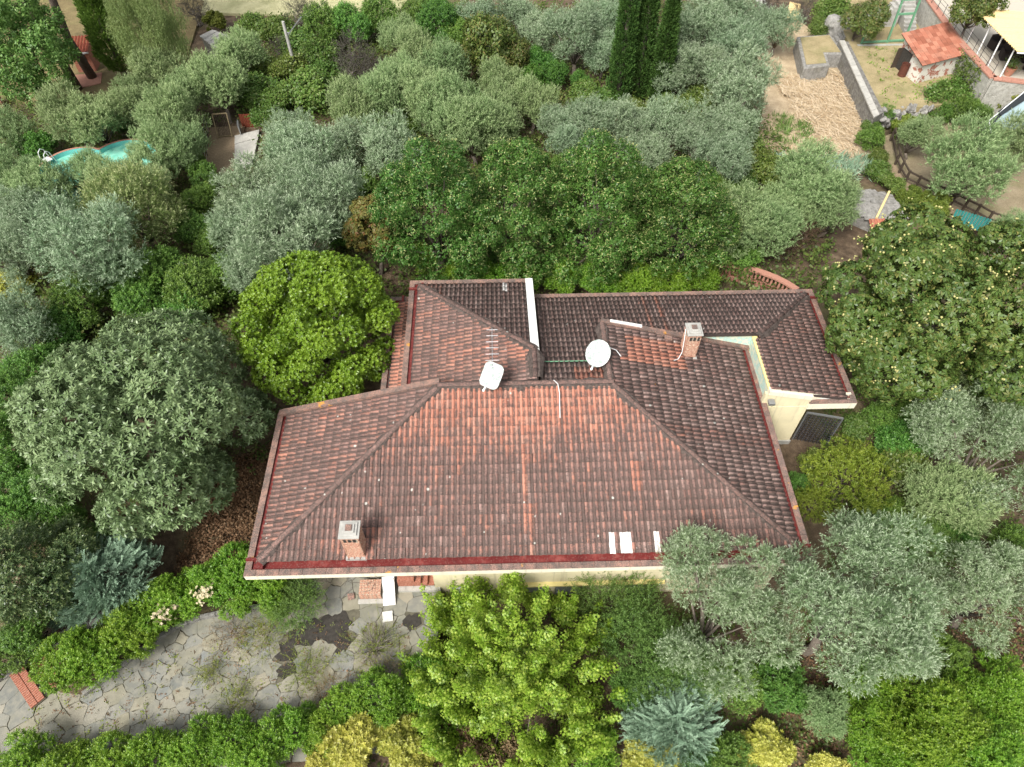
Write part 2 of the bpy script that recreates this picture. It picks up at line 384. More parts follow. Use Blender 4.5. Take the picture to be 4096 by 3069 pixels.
LM['abelia'] = leafmat('abelia_leaves', (.075, .12, .012), (.15, .205, .02), (.25, .29, .035), (.34, .35, .06), .28, .42, .4, .01)
LM['ball'] = leafmat('clipped_bush_leaves', (.06, .10, .015), (.12, .165, .022), (.19, .225, .035), (.25, .27, .05), .2, .5, .3, .02, .3)
LM['dry'] = leafmat('dried_leaves', (.11, .07, .035), (.19, .125, .07), (.27, .19, .11), (.12, .16, .04), .2, .7, .2, .01)
LM['magnolia'] = leafmat('dark_glossy_leaves', (.045, .085, .03), (.085, .14, .05), (.14, .20, .08), (.30, .33, .12), .2, .34, .5, .005, .1)
LM['figtree'] = leafmat('fig_leaves', (.06, .095, .02), (.105, .15, .032), (.17, .215, .05), (.25, .19, .07), .3, .45, .35, .03, .3)
LM['pine'] = leafmat('pine_needles', (.035, .07, .02), (.07, .12, .035), (.11, .17, .05), (.14, .2, .06), .15, .55, .25, .01)
LM['under'] = leafmat('undergrowth_leaves', (.035, .07, .012), (.075, .125, .022), (.13, .18, .036), (.24, .21, .08), .28, .5, .3, .0, .0)
LM['litter'] = leafmat('fallen_leaves', (.09, .05, .025), (.17, .095, .05), (.26, .16, .09), (.35, .25, .15), .1, .7, .2, .0, .0)
LM['weed'] = leafmat('weed_leaves', (.09, .13, .02), (.18, .23, .035), (.28, .33, .06), (.33, .26, .10), .28, .5, .3, .01, .1)
LM['flower'] = leafmat('pale_blossom', (.46, .40, .26), (.58, .50, .34), (.68, .60, .44), (.6, .4, .3), .25, .6, .2)

# ---------------------------------------------------------------- foliage engine
def unit(a): return a / np.maximum(np.linalg.norm(a, axis=-1, keepdims=True), 1e-9)
class Spr:
    """a sprig template: quads along local +z"""
    def __init__(s): s.q = []; s.t = []
    def leaf(s, p, d, n, L, W, tip=0., fold=.12, droop=.0, wide=.45):
        p = np.array(p, float); d = unit(np.array(d, float)); n = np.array(n, float); n = n - d * (n @ d); n = unit(n); sd_ = np.cross(d, n)
        m = p + d * L * wide
        s.q.append([p, m + sd_ * W / 2 + n * W * fold, p + d * L - n * L * droop, m - sd_ * W / 2 + n * W * fold]); s.t.append(tip)
    def arr(s): return np.array(s.q, np.float32).reshape(-1, 3), np.array(s.t, np.float32)
def rv(R): 
    v = R.normal(size=3); return v / np.linalg.norm(v)
def sprigs(kind, seed=1, K=7):
    out = []
    for k in range(K):
        R = np.random.default_rng(seed * 100 + k); S = Spr()
        if kind == 'olive':           # slender twig with paired narrow leaves
            n = 8; Lst = .46; bend = R.normal(0, .12, 2)
            for i in range(n):
                h = Lst * i / n; c = np.array([bend[0] * h * 2, bend[1] * h * 2, h]); a0 = R.uniform(0, 6.28)
                for sgn in (0, pi):
                    a = a0 + sgn + R.normal(0, .3); el = R.uniform(.35, .95)
                    d = (cos(a) * cos(el), sin(a) * cos(el), sin(el)); S.leaf(c, d, (-cos(a) * sin(el), -sin(a) * sin(el), cos(el)), R.uniform(.10, .16), .036, float(i > n - 3) * R.uniform(.2, .9))
            S.leaf((bend[0] * Lst * 2, bend[1] * Lst * 2, Lst), (0, 0, 1), rv(R), .13, .036, .8)
        elif kind == 'linden':
            for i in range(7):
                a = R.uniform(0, 6.28); h = .3 * i / 7; d = (cos(a), sin(a), R.uniform(-.5, .25)); S.leaf((cos(a) * .03, sin(a) * .03, h), d, (0, 0, 1), R.uniform(.10, .15), R.uniform(.09, .12), R.uniform(0, .12), .1, .15)
            for i in range(R.integers(0, 3)):
                a = R.uniform(0, 6.28); S.leaf((cos(a) * .08, sin(a) * .08, .24 + .12 * R.random()), (cos(a), sin(a), R.uniform(-.6, .6)), (0, 0, 1), .18, .046, R.uniform(.7, 1))
        elif kind == 'palm':          # hand shaped leaf
            for j in range(2):
                c = np.array([R.normal(0, .1), R.normal(0, .1), R.uniform(0, .12)]); a0 = R.uniform(0, 6.28)
                for i in range(6):
                    a = a0 + (i - 2.5) * .85; L = .24 - .03 * abs(i - 2.5); S.leaf(c, (cos(a), sin(a), R.uniform(-.5, -.05)), (0, 0, 1), L, .085, float(R.random() < .12) * R.uniform(.4, 1) + R.uniform(0, .2), .12, .2, .62)
        elif kind == 'rosette':
            n = 10
            for i in range(n):
                a = i * 2.4 + R.normal(0, .2); el = .15 + .9 * (i / n) + R.normal(0, .1); L = R.uniform(.24, .34) * (1 - .35 * i / n); d = np.array([cos(a) * cos(el), sin(a) * cos(el), sin(el)])
                nn = np.array([-cos(a) * sin(el), -sin(a) * sin(el), cos(el)]); S.leaf((0, 0, .02 * i), d, nn, L, .082, .12 + .75 * (i / n) ** 2 * R.random(), .16, .16, .5)
        elif kind == 'whorl':
            for j in range(2):
                c = np.array([R.normal(0, .05), R.normal(0, .05), .05 * j])
                for i in range(7):
                    a = i * .9 + R.normal(0, .2); el = R.uniform(.1, .8); S.leaf(c, (cos(a) * cos(el), sin(a) * cos(el), sin(el)), (-cos(a) * sin(el), -sin(a) * sin(el), cos(el)), R.uniform(.08, .115), .046, R.uniform(0, .5) * (j), .12)
        elif kind == 'maple':
            n = 9; Lst = .5
            for i in range(n):
                h = Lst * i / n; a = i * 2.4 + R.normal(0, .3); c = np.array([cos(a) * .06, sin(a) * .06, h]); tp = max(0, (i - 4) / 5) * R.uniform(.2, 1.)
                for b in (-.75, 0, .75):
                    S.leaf(c, (cos(a + b), sin(a + b), R.uniform(-.25, .35)), (0, 0, 1), .135 if b == 0 else .105, .055, tp, .1, .12)
        elif kind == 'laurel':
            n = 11; Lst = .34
            for i in range(n):
                h = Lst * i / n; a = i * 2.4 + R.normal(0, .3); el = R.uniform(.2, .95); S.leaf((0, 0, h), (cos(a) * cos(el), sin(a) * cos(el), sin(el)), (-cos(a) * sin(el), -sin(a) * sin(el), cos(el)), R.uniform(.09, .13), .045, max(0, (i - 6) / 5) * R.uniform(.1, .9))
        elif kind == 'feather':       # juniper spray
            Lst = .62; b = R.normal(0, .25, 2)
            for i in range(17):
                h = Lst * i / 17; c = np.array([b[0] * h * h * 2, b[1] * h * h * 2, h]); sz = (1 - .65 * i / 17)
                for sgn in (1, -1):
                    S.leaf(c, (sgn * .8 + R.normal(0, .15), R.normal(0, .35), .9), (0, 1, 0), .17 * sz, .030, R.uniform(0, .3) + .4 * (i / 17))
        elif kind == 'scale':         # cypress
            for i in range(9):
                h = .24 * i / 9; a = R.uniform(0, 6.28); S.leaf((cos(a) * .02, sin(a) * .02, h), (cos(a) * .5, sin(a) * .5, 1), rv(R), R.uniform(.11, .17), .055, R.uniform(0, .5))
        elif kind == 'wand':          # long stem with small leaves
            Lst = .85; b = R.normal(0, .2, 2)
            for i in range(26):
                h = Lst * i / 26; c = np.array([b[0] * h * h, b[1] * h * h, h]); a = i * 2.4; S.leaf(c, (cos(a), sin(a), R.uniform(.3, 1.1)), rv(R), R.uniform(.055, .085), .030, .5 * (i / 26) * R.random())
        elif kind == 'ivy':
            for i in range(7):
                S.leaf((R.normal(0, .14), R.normal(0, .14), R.uniform(0, .22)), (R.normal(), R.normal(), R.uniform(-.2, .5)), (0, 0, 1), R.uniform(.10, .15), R.uniform(.08, .12), float(R.random() < .12) * R.random() + .1 * R.random(), .1, .1)
        elif kind == 'hang':          # drooping strands
            for j in range(3):
                a = R.uniform(0, 6.28); c0 = np.array([cos(a) * .08, sin(a) * .08, 0])
                for i in range(9):
                    c = c0 + np.array([cos(a) * .12, sin(a) * .12, -.16 * i * .6]); S.leaf(c + R.normal(0, .03, 3), (R.normal(0, .4), R.normal(0, .4), -1), rv(R), .17, .032, R.uniform(0, .6))
        elif kind == 'needle':
            for i in range(16):
                d = rv(R); d[2] = abs(d[2]) * .8 + .2; S.leaf((0, 0, 0), d, rv(R), .2, .022, R.uniform(0, .4))
        elif kind == 'grass':
            for i in range(9):
                d = rv(R); d[2] = abs(d[2]) + .6; S.leaf((R.normal(0, .05), R.normal(0, .05), 0), d, rv(R), R.uniform(.12, .26), .018, R.uniform(0, 1))
        out.append(S.arr())
    return out
SP = {}
def place(kind, P, D, scale, rng, name='crown', tint=None):
    """put sprigs at P, pointing along D"""
    if kind not in SP: SP[kind] = sprigs(kind, len(SP) + 1)
    T = SP[kind]; n = len(P); D = unit(D); which = rng.integers(0, len(T), n)
    ref = unit(rng.normal(size=(n, 3))); X = unit(np.cross(ref, D)); Y = np.cross(D, X)
    Vs = []; rn = []; tp = []
    own = rng.random(n) if tint is None else np.clip(.35 * rng.random(n) + .65 * tint, 0, 1)
    for k, (tv, tt) in enumerate(T):
        idx = np.where(which == k)[0]
        if not len(idx): continue
        s = scale[idx][:, None, None]
        v = P[idx][:, None, :] + s * (tv[None, :, 0:1] * X[idx][:, None, :] + tv[None, :, 1:2] * Y[idx][:, None, :] + tv[None, :, 2:3] * D[idx][:, None, :])
        Vs.append(v.reshape(-1, 3)); q = len(tt)
        rn.append(np.clip(.55 * own[idx][:, None] + .45 * rng.random((len(idx), q)), 0, 1).ravel()); tp.append(np.tile(tt, len(idx)) * np.repeat(.4 + .6 * rng.random(len(idx)), q))
    V = np.concatenate(Vs); F = np.arange(len(V), dtype=np.int32).reshape(-1, 4)
    return npmesh(name, V, F, {'rnd': ('FACE', np.concatenate(rn)), 'tip': ('FACE', np.concatenate(tp))})

LASTK = [None]
def shell(cl, n, rng, zmin=-.55, depth=.35, core=.72, cut=None):
    """points on the outside of a bunch of blobs (x,y,z,r) with outward normals"""
    cl = np.array(cl, float); w = cl[:, 3] ** 2; w /= w.sum(); P = []; Nn = []; KK = []
    tot = 0
    while tot < n:
        m = int((n - tot) * 1.8) + 64; k = rng.choice(len(cl), m, p=w); d = unit(rng.normal(size=(m, 3)))
        ok = d[:, 2] > zmin; k = k[ok]; d = d[ok]; m = len(k)
        r = cl[k, 3] * (1 - depth * rng.random(m) ** 2.0); p = cl[k, :3] + d * r[:, None]
        dist = np.linalg.norm(p[:, None, :] - cl[None, :, :3], axis=2) / cl[None, :, 3]
        ok = (dist < core).sum(axis=1) == 0
        if cut is not None: ok &= cut(p)
        P.append(p[ok]); Nn.append(d[ok]); KK.append(k[ok]); tot += ok.sum()
    LASTK[0] = np.concatenate(KK)[:n]
    return np.concatenate(P)[:n], np.concatenate(Nn)[:n]

def blobs(rng, R, zc, h, n, r0, r1, low=-.5, fill=.75, centre=True):
    """clump centres spread over an ellipsoid (R,R,h) about height zc"""
    out = [(0, 0, zc, min(R, h) * .62)] if centre else []
    i = 0
    while len(out) < n:
        g = i + .5; i += 1
        d = rng.normal(size=3); d /= np.linalg.norm(d)
        if d[2] < low: continue
        r = rng.uniform(r0, r1); f = fill + (1 - fill) * rng.random()
        out.append((d[0] * (R - r * .8) * f, d[1] * (R - r * .8) * f, zc + d[2] * (h - r * .7) * f, r))
    return out

def lobed(R, zc, h, nl, ns, sub=(.15, .24), spread=.62, lobe=.40, low=-.35):
    """a crown of separate billowing lobes, each set with smaller tufts"""
    def f(rng):
        out = []; L = []; tries = 0
        while len(L) < nl and tries < 4000:
            tries += 1; d = unit(rng.normal(size=3))
            if d[2] < low: continue
            q = d * rng.uniform(.75, 1.12) * spread
            if all(np.linalg.norm(q - o) > .36 for o in L): L.append(q)
        L.append(np.array([0, 0, .1]))
        for q in L:
            rl = lobe * rng.uniform(.75, 1.1); c = np.array([q[0] * R, q[1] * R, zc + q[2] * h]); out.append((*c, rl * R * .78))
            for _ in range(ns):
                d = unit(rng.normal(size=3)); d[2] = d[2] if d[2] > -.3 else -d[2]; r = R * rng.uniform(*sub)
                out.append((*(c + d * np.array([rl * R, rl * R, rl * h]) * rng.uniform(.7, 1.0)), r))
        return out
    return f
def trunk_mesh(cl, rng, r=.2, fork=.9, lean=.25, stems=1, frac=.8, twigs=0, rmin=.02):
    mb = MB(); cl = [c for c in cl]
    bases = [Vector((0, 0, -.15))] if stems == 1 else [Vector((rng.normal(0, .12), rng.normal(0, .12), -.1)) for _ in range(stems)]
    tops = []
    for b in bases:
        top = b + Vector((rng.normal(0, lean), rng.normal(0, lean), fork + .15)); mid = (b + top) / 2 + Vector((rng.normal(0, .06), rng.normal(0, .06), 0))
        mb.tube([b, b + Vector((0, 0, .12)), mid, top], [r * 1.35, r * 1.05, r * .9, r * .75], 7); tops.append(top)
    for c in cl:
        t = tops[rng.integers(len(tops))]; e = Vector(c[:3]); e = t + (e - t) * frac
        m1 = t.lerp(e, .4) + Vector(rng.normal(0, .12, 3)); m1.z += .1
        mb.tube([t - Vector((0, 0, .05)), m1, e], [r * .5, r * .3, rmin], 5)
        for _ in range(twigs):
            d = rng.normal(size=3); d /= np.linalg.norm(d); d[2] = abs(d[2]) * .8
            q = m1.lerp(e, rng.random()); mb.tube([q, q + Vector(d) * c[3] * .5, q + Vector(d) * c[3] * rng.uniform(.7, .98) + Vector((0, 0, .08))], [rmin * .9, rmin * .6, rmin * .35], 4, False)
    return mb.mesh('trunk', True)

PROTO = {}
def proto(kind, trunk, crown, extra=()):
    PROTO.setdefault(kind, []).append((trunk, crown, extra))
def mk(kind, seed, R, zc, h, nb, r0, r1, spr, n, sc=(.8, 1.2), out=1., up=.6, jit=.5, r=.15, fork=.8, low=-.5, stems=1, fill=.75, zmin=-.5, depth=.35, twigs=0, core=.72, leafkind=None, bark='bark', cl=None, lean=.2):
    rng = np.random.default_rng(seed)
    cl = cl(rng) if cl else blobs(rng, R, zc, h, nb, r0, r1, low, fill)
    P, Nn = shell(cl, n, rng, zmin, depth, core)
    D = Nn * out + np.array([0, 0, up]) + rng.normal(size=(n, 3)) * jit
    tint = rng.random(len(cl))[LASTK[0]]
    crown = place(spr, P - unit(D) * .12, D, rng.uniform(sc[0], sc[1], n), rng, tint=tint); crown.materials.append(LM[leafkind or kind])
    tm = trunk_mesh(sorted(cl, key=lambda c: -c[3])[:14], rng, r, fork, lean, stems, twigs=twigs); tm.materials.append(M[bark])
    proto(kind, tm, crown)
    return cl, rng
for i in range(3):
    mk('olive', 10 + i, 2.0, 2.7, 1.6, 0, 0, 0, 'olive', 2500, (.6, 1.0), .8, .9, .35, .16, .9, -.4, cl=lobed(2.0, 2.7, 1.9, 9, 6, (.15, .24), .60, .40, -.75), zmin=-.8)
for i in range(3):
    mk('silver', 20 + i, 2.0, 2.7, 1.7, 0, 0, 0, 'olive', 2500, (.55, .9), 1.0, .55, .45, .16, .9, -.45, cl=lobed(2.0, 2.7, 2.0, 10, 6, (.14, .22), .62, .38, -.75), zmin=-.8)
for i in range(2):
    mk('gnarl', 30 + i, 3.2, 4.0, 2.9, 0, 0, 0, 'olive', 7000, (.45, .8), 1.0, .35, .5, .22, 1.2, -.6, twigs=1, core=.7, cl=lobed(3.2, 4.0, 3.0, 12, 8, (.09, .16), .72, .29, -.6), depth=.4)
def lcl(rng):
    out = [(0, 0, 3.6, 2.2), (0, 0, 5.2, 1.7), (0, 0, 6.6, 1.1)]
    for _ in range(46):
        z = rng.uniform(1.2, 8.4); a = rng.uniform(0, 6.28); env = 3.1 * math.sqrt(max(.04, 1 - ((z - 3.6) / 5.3) ** 2)) * (1 - .32 * max(0, (z - 5) / 3.8)); r = rng.uniform(.5, .85)
        out.append((cos(a) * (env - r * .7), sin(a) * (env - r * .7), z, r))
    return out
for i in range(2):
    mk('linden', 40 + i, 3, 4.6, 4.2, 0, 0, 0, 'linden', 6800, (.6, .95), 1.1, .0, .5, .24, 1.5, cl=lcl, depth=.3, zmin=-.7)
ccl, crng = mk('chestnut', 50, 4.4, 4.6, 3.6, 46, .8, 1.35, 'palm', 6500, (.62, 1.0), 1.0, .35, .35, .32, 1.6, -.75, fill=.8, depth=.25, zmin=-.75)
mk('redchest', 52, 1.4, 2.6, 1.8, 16, .4, .7, 'palm', 700, (.75, 1.0), 1.0, .3, .35, .12, 1.2, -.6)
mk('loquat', 53, 4.5, 3.7, 3.5, 60, .75, 1.25, 'rosette', 6800, (.6, .9), 1.0, .3, .3, .26, 1.4, -.75, fill=.86, depth=.22, zmin=-.6)
mk('pitto', 54, 3.1, 3.2, 2.85, 125, .4, .66, 'whorl', 10500, (.8, 1.15), 1.0, .25, .3, .2, 1.0, -.7, fill=.95, depth=.15, zmin=-.5, core=.8)
def mcl(rng):
    out = [(0, 0, 1.9, 1.6), (1.2, .6, 1.5, 1.1), (-1.2, -.5, 1.5, 1.1), (.3, -1.3, 1.4, 1.0)]
    for _ in range(26):
        a = rng.uniform(0, 6.28); rr = rng.uniform(2.0, 3.5); out.append((cos(a) * rr, sin(a) * rr, rng.uniform(.3, 1.1), rng.uniform(.4, .6)))
    for _ in range(120):
        a = rng.uniform(0, 6.28); q = rng.random() ** .55; rr = 3.8 * q * rng.uniform(.85, 1.05); z = .8 + 3.0 * (1 - q ** 1.7) + rng.uniform(-.7, .7); r = rng.uniform(.16, .34)
        for k in range(4):            # each shoot is a rising string of leaf tufts
            out.append((cos(a) * (rr + k * .12), sin(a) * (rr + k * .12), z + k * .33, r * (1 - .22 * k)))
    return out
mk('maple', 55, 3.9, 2.9, 2, 0, 0, 0, 'maple', 7800, (.5, .8), .8, .55, .5, .09, .5, cl=mcl, stems=4, depth=.75, zmin=-.8, core=.42, leafkind='maple')
for i in range(3): mk('laurel', 60 + i, 1.2, 1.2, 1.15, 20, .22, .48, 'laurel', 1350, (.65, 1.0), .7, .8, .4, .05, .3, -.6, stems=3)
for i in range(3): mk('bright', 64 + i, 1.2, 1.1, 1.05, 20, .22, .45, 'laurel', 1450, (.65, .95), .8, .7, .4, .05, .3, -.6, stems=3, leafkind='bright')
mk('bay', 67, 2.4, 1.9, 1.9, 0, 0, 0, 'laurel', 4600, (.7, 1.1), .8, .7, .4, .06, .4, cl=lobed(2.4, 1.9, 1.9, 9, 8, (.10, .17), .66, .36, -.5), stems=3, leafkind='bright')
mk('yellow', 68, 1.2, .8, .8, 15, .28, .45, 'whorl', 1500, (1.1, 1.5), .8, .6, .4, .04, .2, -.5, stems=3)
mk('yellow', 69, 1.2, .8, .8, 15, .28, .45, 'whorl', 1500, (1.1, 1.5), .8, .6, .4, .04, .2, -.5, stems=3)
def jcl(rng):
    out = []
    for i in range(30):
        a = rng.uniform(0, 6.28); q = rng.random() ** .6; out.append((cos(a) * 1.25 * q, sin(a) * 1.25 * q, .5 + .75 * (1 - q) + rng.uniform(0, .35), .38))
    return out
def mkjun(seed):
    rng = np.random.default_rng(seed); cl = jcl(rng); P, Nn = shell(cl, 1500, rng, -.1, .5, .55)
    D = unit(P * np.array([1, 1, 0])) * .9 + np.array([.25, .1, .75]) + rng.normal(size=P.shape) * .28
    cr = place('feather', P - unit(D) * .2, D, rng.uniform(.5, .85, len(P)), rng); cr.materials.append(LM['juniper'])
    tm = trunk_mesh(cl, rng, .07, .25, .1, 2); tm.materials.append(M['bark']); proto('juniper', tm, cr)
mkjun(70); mkjun(71)
for i in range(2): mk('broom', 72 + i, 1.6, 1.3, 1.2, 14, .4, .7, 'wand', 1100, (.7, 1.1), .9, .7, .4, .05, .3, -.3, stems=4)
for i in range(3): mk('dead', 75 + i, 1.2, 1.0, 1.0, 10, .35, .55, 'wand', 300, (.6, .9), .9, .6, .5, .04, .25, -.3, stems=6, twigs=9, bark='twig')
mk('bigleaf', 80, 4.0, 6.0, 5.0, 50, .8, 1.4, 'linden', 4200, (1.2, 1.7), 1., .2, .5, .3, 1.8, -.8, fill=.8)
LMtmp = LM['bigleaf']
mk('weep', 81, 3.6, 6.5, 4.5, 42, .6, 1.1, 'hang', 2300, (.9, 1.3), .25, 1.4, .25, .25, 2.5, -.8, fill=.75, zmin=-.6)
mk('privet', 82, 2.6, 2.8, 2.4, 46, .45, .75, 'olive', 2600, (.75, 1.1), 1.0, .45, .4, .16, .8, -.6, fill=.88)
for i in range(1): mk('redshrub', 84, 1.5, 1.3, 1.3, 16, .4, .6, 'wand', 600, (.6, .9), .9, .5, .5, .05, .3, -.4, stems=4, twigs=3, bark='twig')
for i in range(3): mk('creeper', 86 + i, 1.4, .9, .95, 18, .35, .6, 'ivy', 850, (.9, 1.3), .9, .4, .4, .05, .2, -.3, stems=2)
mk('abelia', 90, 1.8, 1.4, 1.3, 34, .22, .45, 'laurel', 1900, (.45, .8), .8, .7, .4, .05, .3, -.5, stems=5)
mk('ball', 91, 1.2, 1.0, 1.0, 40, .22, .32, 'whorl', 1700, (.9, 1.2), 1., .2, .3, .05, .3, -.7, fill=.97, core=.8)
mk('dry', 92, 1.2, .6, .6, 14, .25, .4, 'ivy', 700, (.7, 1.), .8, .4, .6, .03, .15, -.2, stems=5, twigs=6, bark='twig')
mk('magnolia', 93, 3.0, 3.0, 2.6, 34, .5, .85, 'laurel', 4200, (.9, 1.35), 1., .3, .4, .16, .9, -.6, fill=.82, twigs=2)
mk('figtree', 94, 1.6, 2.2, 1.8, 18, .4, .7, 'linden', 900, (.9, 1.3), .9, .4, .45, .1, .7, -.6)

M['tan_wood'] = simple('tan_wood', (.24, .19, .11), .9, .3, 10)
M['terrace_soil'] = drygrass('dry_brown_soil', (.15, .12, .07), (.235, .19, .12), (.32, .265, .175), .35)

# ---------------------------------------------------------------- terrain
def S(t, a, b):
    u = min(1, max(0, (t - a) / (b - a))); return u * u * (3 - 2 * u)
def gz(x, y):
    z = -1.2 * S(x, -3.4, -2.4) * S(-y, -13.5, -9.5) if x < 30 else -1.2 * S(-y, -13.5, -9.5)
    z += -.35 * S(-y, -6.6, -5.0) * (1 - S(x, -3.4, -2.4))
    z += .10 * sin(x * .37 + 1) * cos(y * .31) * (S(abs(x), 16, 24) + S(y, 27, 32)) * .5
    return z - .05
def terrain():
    xs = np.concatenate([np.arange(-300, -48, 18), np.arange(-48, 49, .8), np.arange(50, 310, 18)]); ys = np.concatenate([np.arange(-120, -6, 12), np.arange(-6, 70, .8), np.arange(72, 420, 18)])
    V = []; 
    for y in ys:
        for x in xs: V.append((x, y, gz(x, y) + (.03 * sin(x * 3.1 + y * 1.7) if abs(x) < 49 and y < 70 else 0)))
    nx = len(xs); F = [(j*nx+i, j*nx+i+1, (j+1)*nx+i+1, (j+1)*nx+i) for j in range(len(ys)-1) for i in range(nx-1)]
    return npmesh('ground', V, F, smooth=True)
tag(obj('ground', terrain(), M['ground']), kind='structure')
def sheet(name, poly, z, mat, kind='structure', th=.06):
    return tag(MB().prism(poly, z - th, z).build(name, mat), kind=kind)
def over(poly, mat, name, dz, kind='structure', z0=-.25):
    return tag(MB().prism(poly, z0, dz).build(name, mat), kind=kind)

# ---------------------------------------------------------------- the house
Z0 = 3.1
house = thing('house', 'cream villa with sprawling red brown tiled roof in the middle of the trees', 'house', (0, 0, 0))
K = .283
trng = np.random.default_rng(7)
W_, RP = .205, .365
prof = []                                  # cross section of one pantile: (u, height, pan)
for k in range(6):
    a = pi * k / 5; prof.append((.057 - .057 * cos(a), .056 * sin(a), 0 if 0 < k < 5 else .5))
prof += [(.145, -.004, 1), (.18, -.004, 1), (.205, .004, 1)]
prof = np.array(prof)
TL = []       # (V(n,3), rnd, clean, isfront, key)
def tile_face(tag_, origin, U, Vd, z0, slope, u0, u1, vmax, v0=.46, clean=lambda u, v: 0., ulim=None, hole=None):
    """rows of pantiles; U eave direction, Vd up slope direction, distances measured from the outer edge"""
    U = np.array(U, float); Vd = np.array(Vd, float); o = np.array(origin, float)
    nr = np.array([-Vd[0] * slope, -Vd[1] * slope, 1.0]); nr /= np.linalg.norm(nr)
    nc = int(round((u1 - u0) / W_)); w = (u1 - u0) / nc
    for i in range(nc):
        ua = u0 + i * w; uc = ua + w / 2; vm = vmax(uc); wob = trng.normal(0, .006)
        j = 0
        while v0 + j * RP < vm - .02:
            va = v0 + j * RP + trng.normal(0, .006); vb = va + RP + .05; j += 1
            if hole and hole(uc, va + RP / 2): continue
            uu = ua + prof[:, 0] * (w / .205) + wob + trng.normal(0, .0035); hh = prof[:, 1]
            sk = trng.normal(0, .004)
            rows = []
            for (v, dz, dh) in ((va, -.005, 1.), (va, .042, 1.0), (vb, -.004, .9)):
                um = uu + (sk if v == vb else 0)
                vv = np.minimum(v, np.array([vmax(x) for x in um])) if vm < vmax.__defaults__[0] else np.full(len(um), v)
                vv = np.minimum(vv, np.array([vmax(x) for x in um]))
                p = o[None, :] + um[:, None] * U[None, :] + vv[:, None] * Vd[None, :]
                p[:, 2] += z0 + slope * vv
                p = p + nr[None, :] * (hh * dh + dz)[:, None]
                rows.append(p)
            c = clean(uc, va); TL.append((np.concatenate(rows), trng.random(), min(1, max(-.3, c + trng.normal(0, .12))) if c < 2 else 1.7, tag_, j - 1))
n8 = len(prof)
TF = np.array([(r * n8 + k, r * n8 + k + 1, (r + 1) * n8 + k + 1, (r + 1) * n8 + k) for r in range(2) for k in range(n8 - 1)], np.int32)
PANA = np.tile(prof[:, 2], 3); VVA = np.concatenate([np.zeros(n8), np.zeros(n8), np.ones(n8)])
XL, XR, YF, YR, YB = -9.3, 11.2, 10.3, 17.15, 24.1
def fr(u, _c=6.88): return min(u - XL, XR - u, _c)
def nz(a, b, s): return .5 + .5 * sin(a * s + 1.3 * sin(b * s * .7)) * cos(b * s * 1.3 + .8 * sin(a * s * .5))
ch1 = lambda u, v: -5.62 < u < -4.98 and .75 < v < 1.3
tile_face('front', (0, YF, 0), (1, 0, 0), (0, 1, 0), Z0, K, XL + .4, XR - .4, fr, clean=lambda u, v: .75 * S(v, 2.6, 6.6) * (1.15 - .25 * abs(u - 1) / 6) + .16 * nz(u, v, .9) + (.5 if abs(u - 1.02 + .05 * v) < .13 else 0) + (.55 if abs(u - 5.0) < .25 and 2.6 < v < 3.6 else 0) + (.3 if -6.2 < u < -4.4 and v < 1.3 else 0) + (5 if v < .95 and (abs(u - 3.95) < .11 or abs(u - 4.5) < .21 or abs(u - 5.6) < .11) else 0))
def lf(u, _c=6.85): return min(u - YF, _c)
tile_face('left', (XL, 0, 0), (0, 1, 0), (1, 0, 0), Z0, K, YF + .4, 17.25, lf, clean=lambda u, v: .10 + .22 * nz(u, v, 1.3) - .1 * S(v, 3, 6))
def rf(u, _c=6.8): return min(u - YF, _c)
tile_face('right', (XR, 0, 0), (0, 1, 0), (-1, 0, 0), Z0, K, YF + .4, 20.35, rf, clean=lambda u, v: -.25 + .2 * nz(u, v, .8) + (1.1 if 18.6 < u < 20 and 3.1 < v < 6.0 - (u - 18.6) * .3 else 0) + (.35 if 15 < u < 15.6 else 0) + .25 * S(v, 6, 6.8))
def bf(u, _c=6.9): return min(15.05 - u, _c if u < 4.2 else 3.62)
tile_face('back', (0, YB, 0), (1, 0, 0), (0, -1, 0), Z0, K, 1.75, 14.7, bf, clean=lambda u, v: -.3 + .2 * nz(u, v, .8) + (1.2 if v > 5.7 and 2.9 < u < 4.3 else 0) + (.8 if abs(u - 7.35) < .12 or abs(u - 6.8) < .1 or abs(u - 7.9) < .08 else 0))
KW = .2
def wf(u, _c=3.9): return min(YB - u, _c)
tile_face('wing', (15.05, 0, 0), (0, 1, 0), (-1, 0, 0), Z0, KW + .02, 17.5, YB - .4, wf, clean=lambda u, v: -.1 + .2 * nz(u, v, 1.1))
TX0, TX1, TYB, TZ, KT = -4.17, 1.6, 24.45, Z0 + .7, .26
def tl(u, _c=5.6): return min(TYB - u, _c)
tile_face('towerl', (TX0, 0, 0), (0, 1, 0), (1, 0, 0), TZ, KT, 17.3, TYB - .4, tl, clean=lambda u, v: .16 + .5 * S(v, 3.0, 5.4) * S(u, 18.3, 19) + .25 * nz(u, v, 1.2) - .5 * (1 - S(u, 17.3, 18.6)))
def tb(u, _c=5.9): return min(u - TX0, _c)
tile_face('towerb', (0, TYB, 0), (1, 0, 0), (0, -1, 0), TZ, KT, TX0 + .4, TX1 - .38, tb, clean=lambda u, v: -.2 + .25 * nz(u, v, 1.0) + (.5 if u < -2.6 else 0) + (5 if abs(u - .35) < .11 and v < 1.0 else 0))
def sl(u, _c=1.6): return _c
tile_face('strip', (-5.15, 0, 0), (0, 1, 0), (1, 0, 0), Z0, KT, 17.9, 23.6, sl, v0=.4, clean=lambda u, v: .7)
